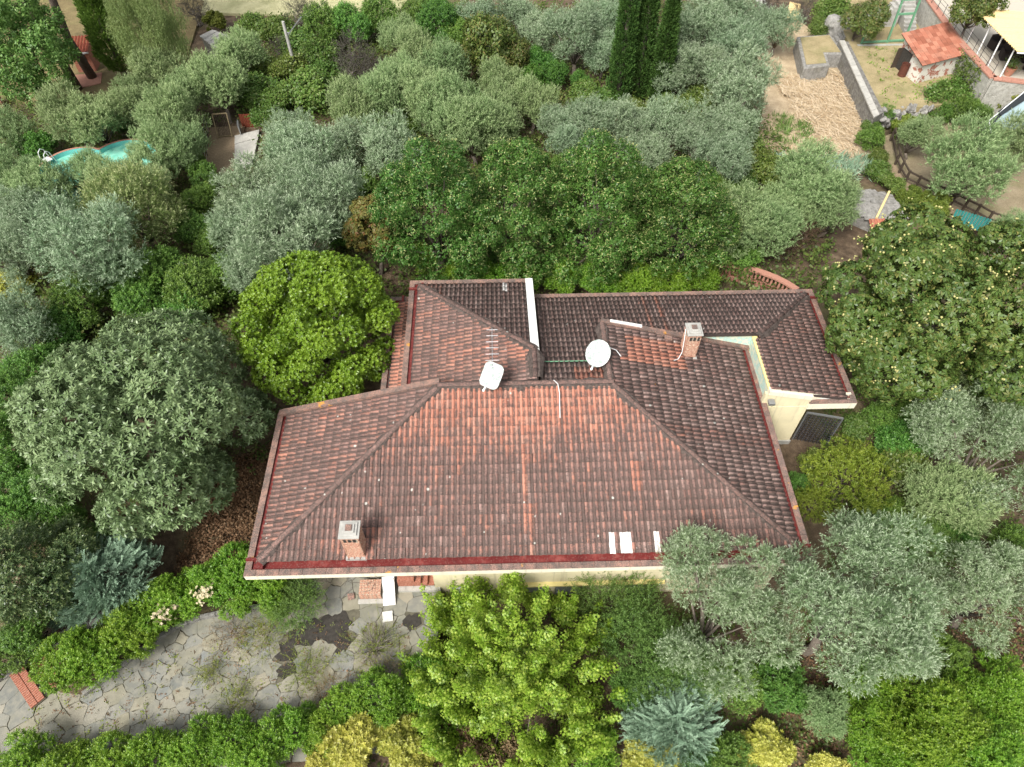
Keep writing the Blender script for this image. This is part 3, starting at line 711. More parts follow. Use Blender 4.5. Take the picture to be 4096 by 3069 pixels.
# decks under the tiles
roof = MB()
def deck(poly, zf, d=.05):
    n = len(poly); roof.add([(p[0], p[1], zf(p) - d) for p in poly] + [(p[0], p[1], zf(p) - d - .12) for p in poly], [tuple(range(n)), tuple(range(2*n-1, n-1, -1))] + [(i, (i+1) % n, n+(i+1) % n, n+i) for i in range(n)])
deck([(XL+.62, YF+.62), (XR-.62, YF+.62), (XR-6.85, YR), (XL+6.85, YR)], lambda p: Z0 + K * (p[1] - YF))
deck([(XL+.62, YF+.62), (XL+6.85, YR), (XL+6.85, YR+.1), (XL+.62, YR+.1)], lambda p: Z0 + K * (p[0] - XL))
deck([(XR-.62, YF+.62), (XR-.62, 20.35), (XR-6.8, 20.35), (XR-6.8, YR-.05)], lambda p: Z0 + K * (XR - p[0]))
deck([(1.6, YB-.4), (1.6, YR+.05), (4.3, YR+.05), (4.3, YB-3.7), (11.1, YB-3.7), (11.35, YB-3.7), (14.65, YB-.4)], lambda p: Z0 + K * (YB - p[1]))
deck([(14.65, YB-.4), (11.15, YB-3.9), (11.15, 17.5), (14.65, 17.5)], lambda p: Z0 + (KW + .02) * (15.05 - p[0]))
deck([(TX0+.4, TYB-.4), (TX0+.4, 17.3), (TX1-.1, 17.3), (TX1-.1, TYB-5.7)], lambda p: TZ + KT * (p[0] - TX0))
deck([(TX0+.4, TYB-.4), (TX1-.1, TYB-.4), (TX1-.1, TYB-5.7)], lambda p: TZ + KT * (TYB - p[1]))
deck([(-4.85, 23.6), (-4.85, 17.8), (-3.6, 17.8), (-3.6, 23.6)], lambda p: Z0 + KT * (p[0] + 5.15))
roof_o = roof.build('roof', M['deck'], house)
# 300 nearest tiles as single objects, the rest as one part
front_order = sorted([i for i, t in enumerate(TL) if t[3] == 'front'], key=lambda i: (TL[i][4], abs(TL[i][0][:, 0].mean())))
single = set(front_order[:290]); V = []; F = []; rn = []; cn = []; b = 0
for i, t in enumerate(TL):
    if i in single:
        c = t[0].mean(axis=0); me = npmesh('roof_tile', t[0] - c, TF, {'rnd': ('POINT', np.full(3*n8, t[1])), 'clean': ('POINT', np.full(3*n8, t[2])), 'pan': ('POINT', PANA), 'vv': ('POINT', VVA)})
        for p in me.polygons: p.use_smooth = True
        obj('roof_tile', me, M['tile'], roof_o, c)
    else:
        V.append(t[0]); F.append(TF + b); b += 3 * n8; rn.append(np.full(3*n8, t[1])); cn.append(np.full(3*n8, t[2]))
k = len(V)
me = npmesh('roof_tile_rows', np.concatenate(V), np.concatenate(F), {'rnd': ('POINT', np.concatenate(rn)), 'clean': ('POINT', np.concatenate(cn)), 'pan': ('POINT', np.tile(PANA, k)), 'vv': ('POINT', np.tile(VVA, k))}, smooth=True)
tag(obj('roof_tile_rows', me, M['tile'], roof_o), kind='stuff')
# ridge and hip caps: half barrels over a mortar bed
def cap_mesh(L=.42, r=.105):
    V = []; F = []; n = 7
    for (y, rr) in ((0, r), (0, r * 1.0), (L, r * .84)):
        for k in range(n): a = pi * k / (n - 1); V.append((rr * cos(a), y, rr * sin(a) * .8))
    V[:n] = [(x * .86, y, z * .82) for x, y, z in V[:n]]
    F = [(r_*n+k, r_*n+k+1, (r_+1)*n+k+1, (r_+1)*n+k) for r_ in range(2) for k in range(n-1)]
    m = len(V)
    me = npmesh('ridge_tile', V, F, {'rnd': ('POINT', np.full(m, .4)), 'clean': ('POINT', np.full(m, .0)), 'pan': ('POINT', np.full(m, .25)), 'vv': ('POINT', np.full(m, .5))}, smooth=True)
    me.materials.append(M['tile']); return me
CAP = cap_mesh()
def caps(p, q, lift=.03, bed=.24, step=.345, w=1.0):
    p = Vector(p); q = Vector(q); d = q - p; n = int(d.length / step); d.normalize()
    side = d.cross(Vector((0, 0, 1))).normalized(); up = side.cross(d)
    mb = MB(); m = max(2, int((q-p).length / .3)); vs = []
    for i in range(m + 1):
        c = p.lerp(q, i / m); a = random.Random(i * 7 + int(p.x * 10)).uniform(.65, 1.4) * bed
        vs += [c - side * a - up * .10, c - side * a * .55 + up * .045, c + side * a * .55 + up * .045, c + side * a - up * .10]
    fs = [(i*4+k, i*4+k+1, (i+1)*4+k+1, (i+1)*4+k) for i in range(m) for k in range(3)]
    mb.add(vs, fs); mb.build('ridge_mortar', M['mortar'], roof_o)
    R = random.Random(int(p.x * 31 + p.y * 17))
    for i in range(n):
        o = bpy.data.objects.new('ridge_tile', CAP); link(o, roof_o)
        c = p + d * (i * step) + up * (lift + R.uniform(-.008, .008))
        Mx = Matrix((( side.x, d.x, up.x), (side.y, d.y, up.y), (side.z, d.z, up.z))).to_4x4()
        o.matrix_local = Matrix.Translation(c) @ Mx @ Matrix.Rotation(R.gauss(0, .03), 4, 'Z') @ Matrix.Scale(w, 4)
zr = Z0 + K * 6.85
caps((XL + .5, YF + .5, Z0 + K * .5 + .03), (XL + 6.85, YR, zr + .03))
caps((XR - .5, YF + .5, Z0 + K * .5 + .03), (XR - 6.85, YR, zr + .03))
caps((XL + 6.8, YR + .03, zr + .04), (XR - 6.8, YR + .03, zr + .04), bed=.27)
caps((XR - 6.85, YR, zr + .03), (XR - 6.85, 20.35, zr + .03), bed=.27)
caps((15.05 - .5, YB - .5, Z0 + .14), (11.2, YB - 3.85, Z0 + K * 3.75))
caps((TX0 + .5, TYB - .5, TZ + KT * .5 + .03), (TX1 - .12, TYB - 5.72, TZ + KT * 5.65 + .03))
caps((TX1 - .2, TYB - 5.7, TZ + KT * 5.6 + .05), (TX1 - .2, 17.3, TZ + KT * 5.6 + .05), bed=.3)
# verges: flat mortar-bedded edge of the left and right slopes
def verge(p, q, w, mat, name='verge', h=.16, parent=None):
    d = Vector(q) - Vector(p); return MB().bar(p, q, w, h).build(name, mat, parent or roof_o)
verge((XL + .1, YR + .2, Z0 + .08), (XL + 6.9, YR + .2, zr + .06), .26, M['coping'])
verge((XR - .1, 20.42, Z0 + .06), (XR - 6.9, 20.42, zr + .06), .22, M['coping'])
MB().bar((XR - 6.5, 20.45, zr - .05 + .08), (XR - 5.1, 20.45, zr - .45 + .1), .12, .1).build('verge_patch', M['white_paint'], roof_o)
for (x, y, s) in ((7.55, 20.1, .35), (7.2, 20.3, .4)):
    MB().box(-s/2, s/2, -.11, .11, 0, .05, Matrix.Translation((x - .3, y, Z0 + K * (XR - x + .3) + .08)) @ Matrix.Rotation(.27, 4, 'Y')).build('loose_slab', M['coping'], roof_o)
# eaves: cream fascia box, terracotta coping tiles, red gutter
COPM = {}
def coping_run(p, q, zt, inward, first=.0, w=.24):
    p = Vector((*p, 0)); q = Vector((*q, 0)); d = q - p; n = max(1, round(d.length / .42)); L = d.length / n; d.normalize(); ins = Vector((*inward, 0))
    key = round(L, 3)
    if key not in COPM:
        m = MB().box(0, L - .008, 0, w, -.035, .0).mesh('coping_tile', bevel=.006); m.materials.append(M['coping']); COPM[key] = m
    ang = math.atan2(d.y, d.x); flip = Vector((-sin(ang), cos(ang), 0)).dot(ins) < 0
    for i in range(n):
        o = bpy.data.objects.new('coping_tile', COPM[key]); link(o, roof_o)
        o.location = (p + d * (i * L) + (ins * w if flip else Vector())) + Vector((0, 0, zt + random.Random(i).uniform(-.004, .004))); o.rotation_euler = (0, 0, ang)
EN = [0]
def eave(p, q, zt, inward, fh=.34, back=.9, gut=.30):
    """outer edge p-q; inward unit normal"""
    P = Vector((*p, 0)); Q = Vector((*q, 0)); I = Vector((*inward, 0)); coping_run(p, q, zt, inward); EN[0] += 1; zt -= .005 * (EN[0] % 3)   # runs that cross stay off each other's planes
    def qd(a, b, z0, z1, nm, mat, e0=0, e1=0):
        d = (Q - P).normalized(); A = P - d * e0; B = Q + d * e1
        pl = [A + I * a, B + I * a, B + I * b, A + I * b]; MB().prism([(v.x, v.y) for v in pl], z0, z1).build(nm, mat, house)
    qd(.012, .2, zt - fh, zt - .037, 'fascia', M['fascia'])
    qd(.2, .62, zt - fh + .02, zt - .07, 'gutter', M['gutter'])
    qd(.56, .66, zt - .068, zt + .1, 'gutter_back', M['gutter'])
    qd(.2, back, zt - fh - .06, zt - fh + .018, 'soffit', M['fascia'])
    return
eave((XL, YF), (XR, YF), Z0, (0, 1)); eave((XL, YF + .25), (XL, YR + .25), Z0, (1, 0)); eave((XR, YF + .25), (XR, 20.5), Z0, (-1, 0))
eave((TX1 - .02, YB), (15.05, YB), Z0, (0, -1)); eave((15.05, 17.57), (15.05, YB - .25), Z0, (-1, 0), back=2.0)
eave((TX0, TYB), (TX1, TYB), TZ, (0, -1)); eave((TX0, 17.5), (TX0, TYB - .25), TZ, (1, 0)); eave((-5.15, 17.5), (-5.15, YB), Z0, (1, 0)); eave((-5.15 + .25, YB), (TX0 + .3, YB), Z0, (0, -1))
# white painted verge of the higher wing and the short front eave return at the right
zz = lambda y: TZ + KT * min(TYB - y, 5.6)
MB().add([(TX1 - .34, TYB - .02, TZ + .03), (TX1, TYB - .02, TZ + .03), (TX1, TYB - 5.75, zz(TYB - 5.75) + .06), (TX1 - .34, TYB - 5.5, zz(TYB - 5.5) + .06)] + [(TX1 - .34, TYB - .02, Z0 - .3), (TX1, TYB - .02, Z0 - .3), (TX1, TYB - 5.75, Z0), (TX1 - .34, TYB - 5.5, Z0)], [(0,1,2,3),(4,7,6,5),(0,4,5,1),(1,5,6,2),(2,6,7,3),(3,7,4,0)]).build('white_verge', M['whitewash'], roof_o)
coping_run((13.0, 17.32), (15.05, 17.32), Z0, (0, 1))
MB().box(13.0, 15.04, 17.335, 17.6, Z0 - .42, Z0 - .037).build('fascia', M['fascia'], house)
MB().box(13.1, 14.7, 17.6, 17.9, Z0 - .3, Z0 - .12).build('gutter', M['gutter'], house)
MB().add([(11.1, 17.36, Z0 + .85), (13.05, 17.36, Z0 + .42), (13.05, 17.62, Z0 + .42), (11.1, 17.62, Z0 + .85), (11.1, 17.36, Z0 + .62), (13.05, 17.36, Z0 + .18), (13.05, 17.62, Z0 + .18), (11.1, 17.62, Z0 + .62)], [(0,1,2,3),(7,6,5,4),(0,4,5,1),(1,5,6,2),(2,6,7,3),(3,7,4,0)]).build('raking_cap', M['fascia'], house)
MB().add([(13.05, 17.5, Z0 + .4), (14.9, 17.75, Z0 + .03), (14.9, 17.85, Z0 + .03), (13.05, 17.62, Z0 + .4), (13.05, 17.5, Z0 - .1), (14.9, 17.75, Z0 - .1), (14.9, 17.85, Z0 - .1), (13.05, 17.62, Z0 - .1)], [(0,1,2,3),(7,6,5,4),(0,4,5,1),(1,5,6,2),(2,6,7,3),(3,7,4,0)]).build('return_cheek', M['fascia'], house)
MB().box(13.5, 13.95, 17.55, 17.68, Z0 - .02, Z0 + .06).build('sealing_patch', M['white_paint'], house)
# mint tiled upstand between the two right roofs, with a yellow edge
MB().box(8.3, 11.14, 20.5, 20.62, Z0 - .3, Z0 + .8).box(11.12, 11.24, 17.6, 20.5, Z0 - .3, Z0 + .74).build('upstand_wall', M['mint'], house)
MB().box(8.3, 11.22, 20.46, 20.66, Z0 + .8, Z0 + .87).box(11.08, 11.3, 17.55, 20.46, Z0 + .75, Z0 + .82).build('yellow_edge', M['yellow_paint'], house)
# walls
MB().prism([(-7.6, 12.6), (-2.75, 12.6), (-2.75, 10.9), (10.6, 10.9), (10.6, 17.36), (10.6, 20.2), (-7.6, 17.1)][:0] or [(-7.6, 12.6), (-2.75, 12.6), (-2.75, 10.9), (10.6, 10.9), (10.6, 16.9), (-7.6, 16.9)], -1.4, Z0 - .3).build('wall', M['cream'], house)
MB().box(-3.6, 13.05, 17.4, 23.5, -.1, Z0 - .3).build('wall', M['cream'], house)
MB().prism([(11.0, 17.42), (13.05, 17.42), (13.05, 17.6), (11.0, 17.6)], Z0 - .32, [Z0 + .6, Z0 + .2, Z0 + .2, Z0 + .6] if True else 0).build('gable_wall', M['cream'], house)
MB().box(-3.9, 1.35, 17.5, 23.9, Z0 - .4, TZ - .3).build('wall', M['cream'], house)
MB().box(10.9, 13.1, 17.34, 17.4, -.05, .22).build('wall_base', M['concrete'], house)
# window shutters on the lower front wall
for (x, w) in ((-1.65, .9), (1.05, 1.2), (2.6, 1.2), (5.4, 1.2)):
    sh = MB().box(x - w/2, x + w/2, 10.80, 10.87, -.75, .25).build('window_shutter', M['metal'], house)
    for k in range(12): MB().box(x - w/2 + .05, x + w/2 - .05, 10.775, 10.80, -.7 + k * .078, -.65 + k * .078).build('slat', M['metal'], sh)
MB().box(.2, 6.3, 10.72, 10.9, .34, .42).build('window_sill', M['yellow_paint'], house)
# iron window grilles at the right wing
g = MB().bar((13.25, 17.5, .1), (13.25, 17.5, 2.2), .05).bar((13.25, 17.5, 2.2), (14.7, 17.15, 2.2), .07).bar((14.7, 17.15, .1), (14.7, 17.15, 2.2), .05).build('grille_frame', M['metal'], house)
gm = MB()
for i in range(9):
    for j in range(12):
        t0 = (i + .5) / 9; c = Vector((13.25 + 1.45 * t0, 17.5 - .35 * t0, .2 + j * .165)); gm.tube([c + Vector((.06 * cos(a), -.015 * cos(a), .075 * sin(a))) for a in (0, 1.05, 2.1, 3.14, 4.19, 5.24, 6.28)], .019, 4, False)
gm.build('grille_scrolls', M['dark_metal'], g)
# chimneys
def chimney(x, y, w, d, zb, h, slotface):
    mort = MB().box(x - w/2 + .015, x + w/2 - .015, y - d/2 + .015, y + d/2 - .015, zb - .4, zb + h).build('chimney', M['chim_mortar'], house)
    R = random.Random(int(x * 10)); mb = MB(); nz_ = int(h / .075)
    for k in range(nz_):
        z = zb - .3 + k * .075 * (h + .3) / h; off = (k % 2) * .1; slot = nz_ - 5 < k < nz_ - 1
        for side in range(4):
            L = w if side % 2 == 0 else d; u = -L/2 - off
            while u < L/2 - .02:
                l = R.uniform(.15, .24); a, b_ = max(u, -L/2), min(u + l - .014, L/2); u += l
                if b_ - a < .03: continue
                if slot and side in slotface and int((a + L/2) / .12) % 2 == 1: continue
                e = R.uniform(-.004, .012)
                if side == 0: mb.box(x + a, x + b_, y - d/2 - e, y - d/2 + .05, z, z + .06)
                elif side == 2: mb.box(x + a, x + b_, y + d/2 - .05, y + d/2 + e, z, z + .06)
                elif side == 1: mb.box(x + w/2 - .05, x + w/2 + e, y + a, y + b_, z, z + .06)
                else: mb.box(x - w/2 - e, x - w/2 + .05, y + a, y + b_, z, z + .06)
    tag(mb.build('brickwork', M['brick'], mort), kind='stuff')
    zt = zb + h
    mo = MB()
    for k in range(3): mo.box(x - w/2 + .09 + k * .16, x - w/2 + .18 + k * .16, y - d/2 - .016, y - d/2 + .01, zt - .33, zt - .13)
    mo.build('vent_slot', M['dirt_and_shade'], mort)  # dark slabs paint the shade inside the slots
    MB().box(x - w/2 - .05, x + w/2 + .05, y - d/2 - .05, y + d/2 + .05, zt, zt + .06).box(x - w/2 + .04, x + w/2 - .04, y - d/2 + .04, y + d/2 - .04, zt + .06, zt + .11).box(x - w/2 + .13, x + w/2 - .13, y - d/2 + .13, y + d/2 - .13, zt + .11, zt + .16).build('cap', M['concrete'], mort, bevel=.008)
    MB().box(x - .12, x + .1, y - .1, y + .12, zt + .16, zt + .2).build('cap_tile', M['coping'], mort)
    MB().box(x - w/2 - .06, x + w/2 + .06, y - d/2 - .09, y - d/2 + .05, zb - .05, zb + .06).build('flashing', M['concrete'], mort)
chimney(-5.3, 11.12, .62, .58, Z0 + .16, 1.6, (0,)); chimney(8.05, 19.55, .55, .62, Z0 + K * 3.0, 1.45, (0, 1, 2, 3))
# strip of flashing across the back slope
MB().tube([(1.65, 18.55, Z0 + K * 5.55 + .08), (4.2, 18.55, Z0 + K * 5.55 + .08)], .025, 5).build('cable_pipe', M['green_paint'], roof_o)
# floodlight on the yellow wall
fl = MB().box(11.15, 11.4, 17.1, 17.36, Z0 + .22, Z0 + .34).build('wall_lamp', M['metal'], house)

# dishes and aerial
def dish(name, label, base, top, face, w, h, square=False, mast=True):
    t = thing(name, label, 'satellite dish', base)
    top = Vector(top) - Vector(base)
    MB().tube([(0, 0, -.1), (0, 0, top.z), top], .024, 6).build('mast', M['metal'], t)
    f = Vector(face).normalized(); q = f.to_track_quat('Z', 'Y').to_matrix().to_4x4(); q.translation = top
    V = []; F = []; nr, na = 5, 28
    for r in range(nr + 1):
        for a in range(na):
            th = 2 * pi * a / na; k = r / nr
            if square:
                n = 5; rr = (abs(cos(th)) ** n + abs(sin(th)) ** n) ** (-1 / n)
            else: rr = 1
            V.append(q @ Vector((w/2 * k * rr * cos(th), h/2 * k * rr * sin(th), .16 * k * k * w)))
    F = [(r*na+a, r*na+(a+1) % na, (r+1)*na+(a+1) % na, (r+1)*na+a) for r in range(nr) for a in range(na)]
    me = npmesh('reflector', V, F, smooth=True); o = obj('reflector', me, M['dish'], t); md = o.modifiers.new('s', 'SOLIDIFY'); md.thickness = .015
    e = q @ Vector((0, -h/2, .05)); lnb = q @ Vector((0, -h * .62, .55 * w))
    ar = MB().bar(e, lnb, .03).build('arm', M['metal'], t); MB().tube([lnb, lnb + f * -.02 + Vector((0, 0, .0)), lnb + (top - lnb).normalized() * .16], [.045, .05, .03], 8).build('feed_horn', M['white_metal'], ar)
    return t
dish('satellite_dish', 'rounded square white satellite dish mounted on the main ridge', (-.35, 17.2, zr), (-.3, 17.05, zr + .75), (-.3, -.55, .75), .82, 1.0, True)
dish('satellite_dish', 'oval white satellite dish beside the small back roof', (4.1, 18.35, zr - .35), (3.95, 18.3, zr + .45), (-.25, -.55, .8), 1.0, 1.12)
an = thing('tv_aerial', 'thin metal television aerial behind the square dish', 'aerial', (-.3, 17.75, zr))
MB().tube([(0, 0, -.1), (0, 0, 1.15)], .018, 5).build('mast', M['metal'], an)
bm_ = MB().tube([(0, -.6, 1.1), (0, 1.35, 1.22)], .013, 5).build('boom', M['metal'], an)
for k in range(7):
    y = -.55 + k * .3; MB().tube([(-.28 + .01 * k, y, 1.11 + .06 * (y + .6)), (.28 - .01 * k, y, 1.11 + .06 * (y + .6))], .009, 4).build('element', M['metal'], bm_)
for (nm, lab, pts) in (('cable', 'white cable hanging over the main ridge between the dishes', [(2.1, 17.25, zr + .13), (2.25, 17.05, zr + .14), (2.3, 16.7, zr + .02), (2.28, 16.2, zr - .12), (2.27, 15.7, zr - .27)]), ('cable', 'white cable curling beside the oval dish', [(4.2, 18.5, zr + .4), (4.45, 18.75, zr + .3), (4.75, 18.75, zr + .12), (4.95, 18.55, zr - .05)]), ('cable', 'white cable hanging down the back chimney', [(7.75, 19.7, Z0 + 2.2), (7.7, 19.4, Z0 + 1.9), (7.68, 19.2, Z0 + 1.3), (7.5, 18.95, Z0 + 1.16), (7.3, 18.85, Z0 + 1.2)])):
    tag(MB().tube(pts, .016, 5).build(nm, M['white_metal']), lab, 'cable')
MB().box(5.0, 5.35, 10.62, 11.15, 0, .012, Matrix.Translation((.35, 0, Z0 + K * .58 + .075)) @ Matrix.Shear('XY', 4, (0, 0)) ).build('paint_patch', M['white_paint'], roof_o) if False else None

# ---------------------------------------------------------------- flagstone terrace
TER = [(-2.55, 10.88), (-2.55, 10.1), (-3.1, 9.0), (-3.6, 7.3), (-4.2, 6.3), (-6.5, 5.7), (-9.8, 5.5), (-13.5, 4.6), (-20.5, 4.4), (-20.5, 7.6), (-18.6, 7.3), (-16.9, 6.6), (-16.2, 7.2), (-15.1, 7.3), (-14.0, 8.25), (-12.6, 9.35), (-11.6, 9.75), (-10.4, 10.05), (-9.0, 10.25), (-7.6, 12.5), (-2.8, 12.5), (-2.8, 10.88)]
def inside(p, poly):
    c = False; n = len(poly)
    for i in range(n):
        a, b = poly[i], poly[(i+1) % n]
        if (a[1] > p[1]) != (b[1] > p[1]) and p[0] < (b[0]-a[0]) * (p[1]-a[1]) / (b[1]-a[1]) + a[0]: c = not c
    return c
terrace = tag(MB().prism(TER, -1.45, .0).build('terrace', M['joint']), kind='structure')
R = random.Random(11)
pts = []
tries = 0
while len(pts) < 330 and tries < 60000:
    tries += 1
    p = (R.uniform(-20.6, -2.5), R.uniform(4.3, 12.4)); 
    big = R.choice((.78, .62, .5, .36, .32))
    if inside(p, TER) and all((p[0]-q[0])**2 + (p[1]-q[1])**2 > max(big, q[2])**2 * .8 for q in pts): pts.append((*p, big))
DIRT = [(-7.6, 9.25, .62), (-6.6, 9.45, .7), (-8.2, 8.6, .45), (-6.3, 8.9, .5), (-8.1, 7.9, .35), (-3.6, 9.6, .35)]
def clip(poly, a, b, c):
    out = []; n = len(poly)
    for i in range(n):
        p, q = poly[i], poly[(i+1) % n]; dp = a*p[0]+b*p[1]-c; dq = a*q[0]+b*q[1]-c
        if dp <= 0: out.append(p)
        if dp * dq < 0: t = dp / (dp - dq); out.append((p[0]+t*(q[0]-p[0]), p[1]+t*(q[1]-p[1])))
    return out
cnt = 0
for i, p in enumerate(pts):
    if any((p[0]-d[0])**2 + (p[1]-d[1])**2 < d[2]**2 for d in DIRT): continue
    poly = [(p[0]-1, p[1]-1), (p[0]+1, p[1]-1), (p[0]+1, p[1]+1), (p[0]-1, p[1]+1)]
    for j, q in enumerate(pts):
        if j == i or abs(q[0]-p[0]) > 2.2 or abs(q[1]-p[1]) > 2.2: continue
        a, b_ = q[0]-p[0], q[1]-p[1]; m = ((p[0]+q[0])/2, (p[1]+q[1])/2); poly = clip(poly, a, b_, a*m[0]+b_*m[1])
    if len(poly) < 3: continue
    poly = clip(poly, 1, 0, -2.58)
    cx = sum(v[0] for v in poly)/len(poly); cy = sum(v[1] for v in poly)/len(poly)
    rr = []
    for k in range(len(poly)):                      # chip the straight edges so outlines look split, not sawn
        a, b_ = poly[k], poly[(k+1) % len(poly)]
        rr.append((a[0] + R.gauss(0, .012), a[1] + R.gauss(0, .012)))
        if math.hypot(a[0]-b_[0], a[1]-b_[1]) > .25:
            for t in (.35, .68): rr.append((a[0]+t*(b_[0]-a[0]) + R.gauss(0, .018), a[1]+t*(b_[1]-a[1]) + R.gauss(0, .018)))
    poly = [((v[0]-cx) * .972, (v[1]-cy) * .972) for v in rr]
    tz = [.028 + R.gauss(0, .002) for _ in poly]; h = R.uniform(.012, .032)
    n = len(poly); mb = MB(); mb.prism([(v[0] * 1.0, v[1] * 1.0) for v in poly], -.02, h)
    o = mb.build('flagstone', M['flag'], terrace, loc=(cx, cy, 0)); o.rotation_euler = (R.gauss(0, .006), R.gauss(0, .006), 0); cnt += 1
    if cnt >= 298: break
for k, d in enumerate(DIRT):
    n = 22; poly = [(d[0] + d[2] * R.uniform(.7, 1.25) * cos(2*pi*j/n), d[1] + d[2] * R.uniform(.6, 1.15) * sin(2*pi*j/n)) for j in range(n)]
    tag(MB().prism(poly, -.01, .008 + .004 * k).build('dirt_patch', M['dirt_and_shade'], terrace))
# kerb of the planted bed, stone bed wall
KB = [(-15.3, 7.25), (-14.5, 7.95), (-13.97, 8.5), (-13.25, 9.15), (-12.6, 9.6), (-11.75, 9.95), (-10.6, 10.2), (-9.2, 10.35)]
bed = [(-16.2, 7.35)] + KB + [(-9.2, 11.8), (-12, 11.4), (-14.1, 11.0), (-15.5, 9.8), (-17.3, 8.75)]
tag(MB().prism(bed, -.3, .1).build('planting_bed', M['ground']), kind='structure')
kerb = thing('terrace_kerb', 'low grey stone kerb between the hedge and the flagstones', 'kerb', (0, 0, 0))
for a, b_ in zip(KB[:-1], KB[1:]):
    a = Vector((*a, .1)); b_ = Vector((*b_, .1)); n = 2
    for k in range(n): p = a.lerp(b_, k / n); q = a.lerp(b_, (k + 1) / n - .015); MB().bar(p, q, .16, .24).build('kerb_stone', M['dry_stone'], kerb, bevel=.015)
bw = thing('bed_wall', 'dark stacked stone edging behind the terrace hedge', 'wall', (0, 0, 0))
BW = [(-19.5, 7.2), (-18.5, 8.0), (-17.35, 8.95), (-16.3, 9.55), (-15.5, 10.0), (-14.8, 10.5), (-14.05, 11.25)]
for a, b_ in zip(BW[:-1], BW[1:]):
    a = Vector((*a, 0)); b_ = Vector((*b_, 0))
    for k in range(2):
        for lv in range(2): p = a.lerp(b_, k / 2 + .03 * lv); q = a.lerp(b_, (k + 1) / 2 - .02 + .02 * lv); z = Vector((R.gauss(0, .02), R.gauss(0, .02), .1 + .17 * lv)); MB().bar(p + z, q + z, .38 - .04 * lv, .16).build('stone', M['rubble'], bw, bevel=.02)
# brick steps at the left
for si, (a, b_, z, lab) in enumerate((((-18.05, 8.15), (-16.8, 6.97), .12, 'lower red brick step at the left end of the terrace'), ((-17.3, 8.5), (-16.3, 7.45), .26, 'upper red brick step beside the hedge at the left'))):
    st = thing('brick_step', lab, 'step', (0, 0, 0), 0, None); a = Vector((*a, z)); b_ = Vector((*b_, z)); d = (b_ - a).normalized(); n = int((b_ - a).length / .085); s_ = d.cross(Vector((0, 0, 1)))
    MB().bar(a - Vector((0, 0, .1)), b_ - Vector((0, 0, .1)), .52, .14).build('base', M['joint'], st)
    for k in range(n):
        p = a + d * (k * .085 + .04)
        for hw in (-.13, .13): MB().bar(p + s_ * (hw - .118), p + s_ * (hw + .118), .07, .075).build('brick', M['step_brick'], st)
# things left on the terrace
t = thing('brick_planter', 'low brick block with pale slab foot under the front eave', 'planter', (-5.25, 10.85, 0))
MB().box(-.42, .42, -.3, .3, 0, .5).build('core', M['chim_mortar'], t); mb = MB()
for k in range(6):
    for i in range(5): mb.box(-.43 + i * .172 + (k % 2) * .03, -.43 + i * .172 + .155, -.315, -.29, .03 + k * .08, .095 + k * .08)
for k in range(5):
    for i in range(8): mb.box(-.42 + i * .106, -.42 + i * .106 + .092, -.29 + k * .12, -.19 + k * .12, .5, .515)
tag(mb.build('brickwork', M['brick'], t), kind='stuff'); MB().box(-.5, .5, -.5, -.32, 0, .09).build('foot_slab', M['pale_concrete'], t, bevel=.01)
o = MB().box(-.24, .24, -.55, .55, -.03, .03).build('marble_slab', M['marble'], bevel=.006); o.location = (-4.55, 10.75, .3); o.rotation_euler = (.45, .05, .1); tag(o, 'long white marble slab leaning beside the brick block', 'slab')
o = MB().box(-.2, .2, -.2, .2, 0, .05).build('paving_slab', M['marble'], bevel=.006); o.location = (-4.55, 9.82, .04); o.rotation_euler = (0, 0, .12); tag(o, 'square white slab lying loose on the flagstones', 'slab')
o = MB().box(-.13, .13, -.13, .13, 0, .05).build('paving_slab', M['coping'], bevel=.006); o.location = (-6.05, 10.65, .04); o.rotation_euler = (0, 0, .2); tag(o, 'small pinkish slab beside the brick block', 'slab')
st = thing('porch_stair', 'terracotta side stair ending against the front wall', 'stair', (-3.3, 11.2, 0))
for k in range(4): MB().box(-.75 + k * .22, .5, -.1, .9, .17 * (3 - k) - .0, .17 * (4 - k)).build('step', M['step_brick'], st) if False else MB().box(-.9, .5 - k * .25, -.22, .9, .17 * k, .17 * (k + 1) - .003).build('step', M['step_brick'], st)
MB().box(-.9, .75, -.42, -.225, 0, .16).build('cheek', M['pale_concrete'], st)
# dry vines under the porch
rng = np.random.default_rng(4); mb = MB()
for k in range(130):
    p = Vector((rng.uniform(-7.6, -3.2), rng.uniform(10.95, 12.3), rng.uniform(.05, .5))); q = p + Vector(rng.normal(0, .35, 3)) + Vector((0, 0, .25)); mb.tube([p, p.lerp(q, .5) + Vector(rng.normal(0, .1, 3)), q], [.012, .01, .006], 4, False)
tag(mb.build('dry_vine', M['twig']), 'grey dry vine tangle under the front left eave', 'vine')
t = thing('garden_lamp', 'round white disc lamp among the junipers at the left', 'lamp', (-16.36, 10.25, 0))
MB().tube([(0, 0, 0), (0, 0, .95)], .03, 8).build('post', M['dark_metal'], t); MB().lathe([(.02, 1.06), (.12, 1.05), (.27, 1.0), (.29, .97), (.27, .95), (.05, .93)], 24).build('shade', M['white_metal'], t, True)
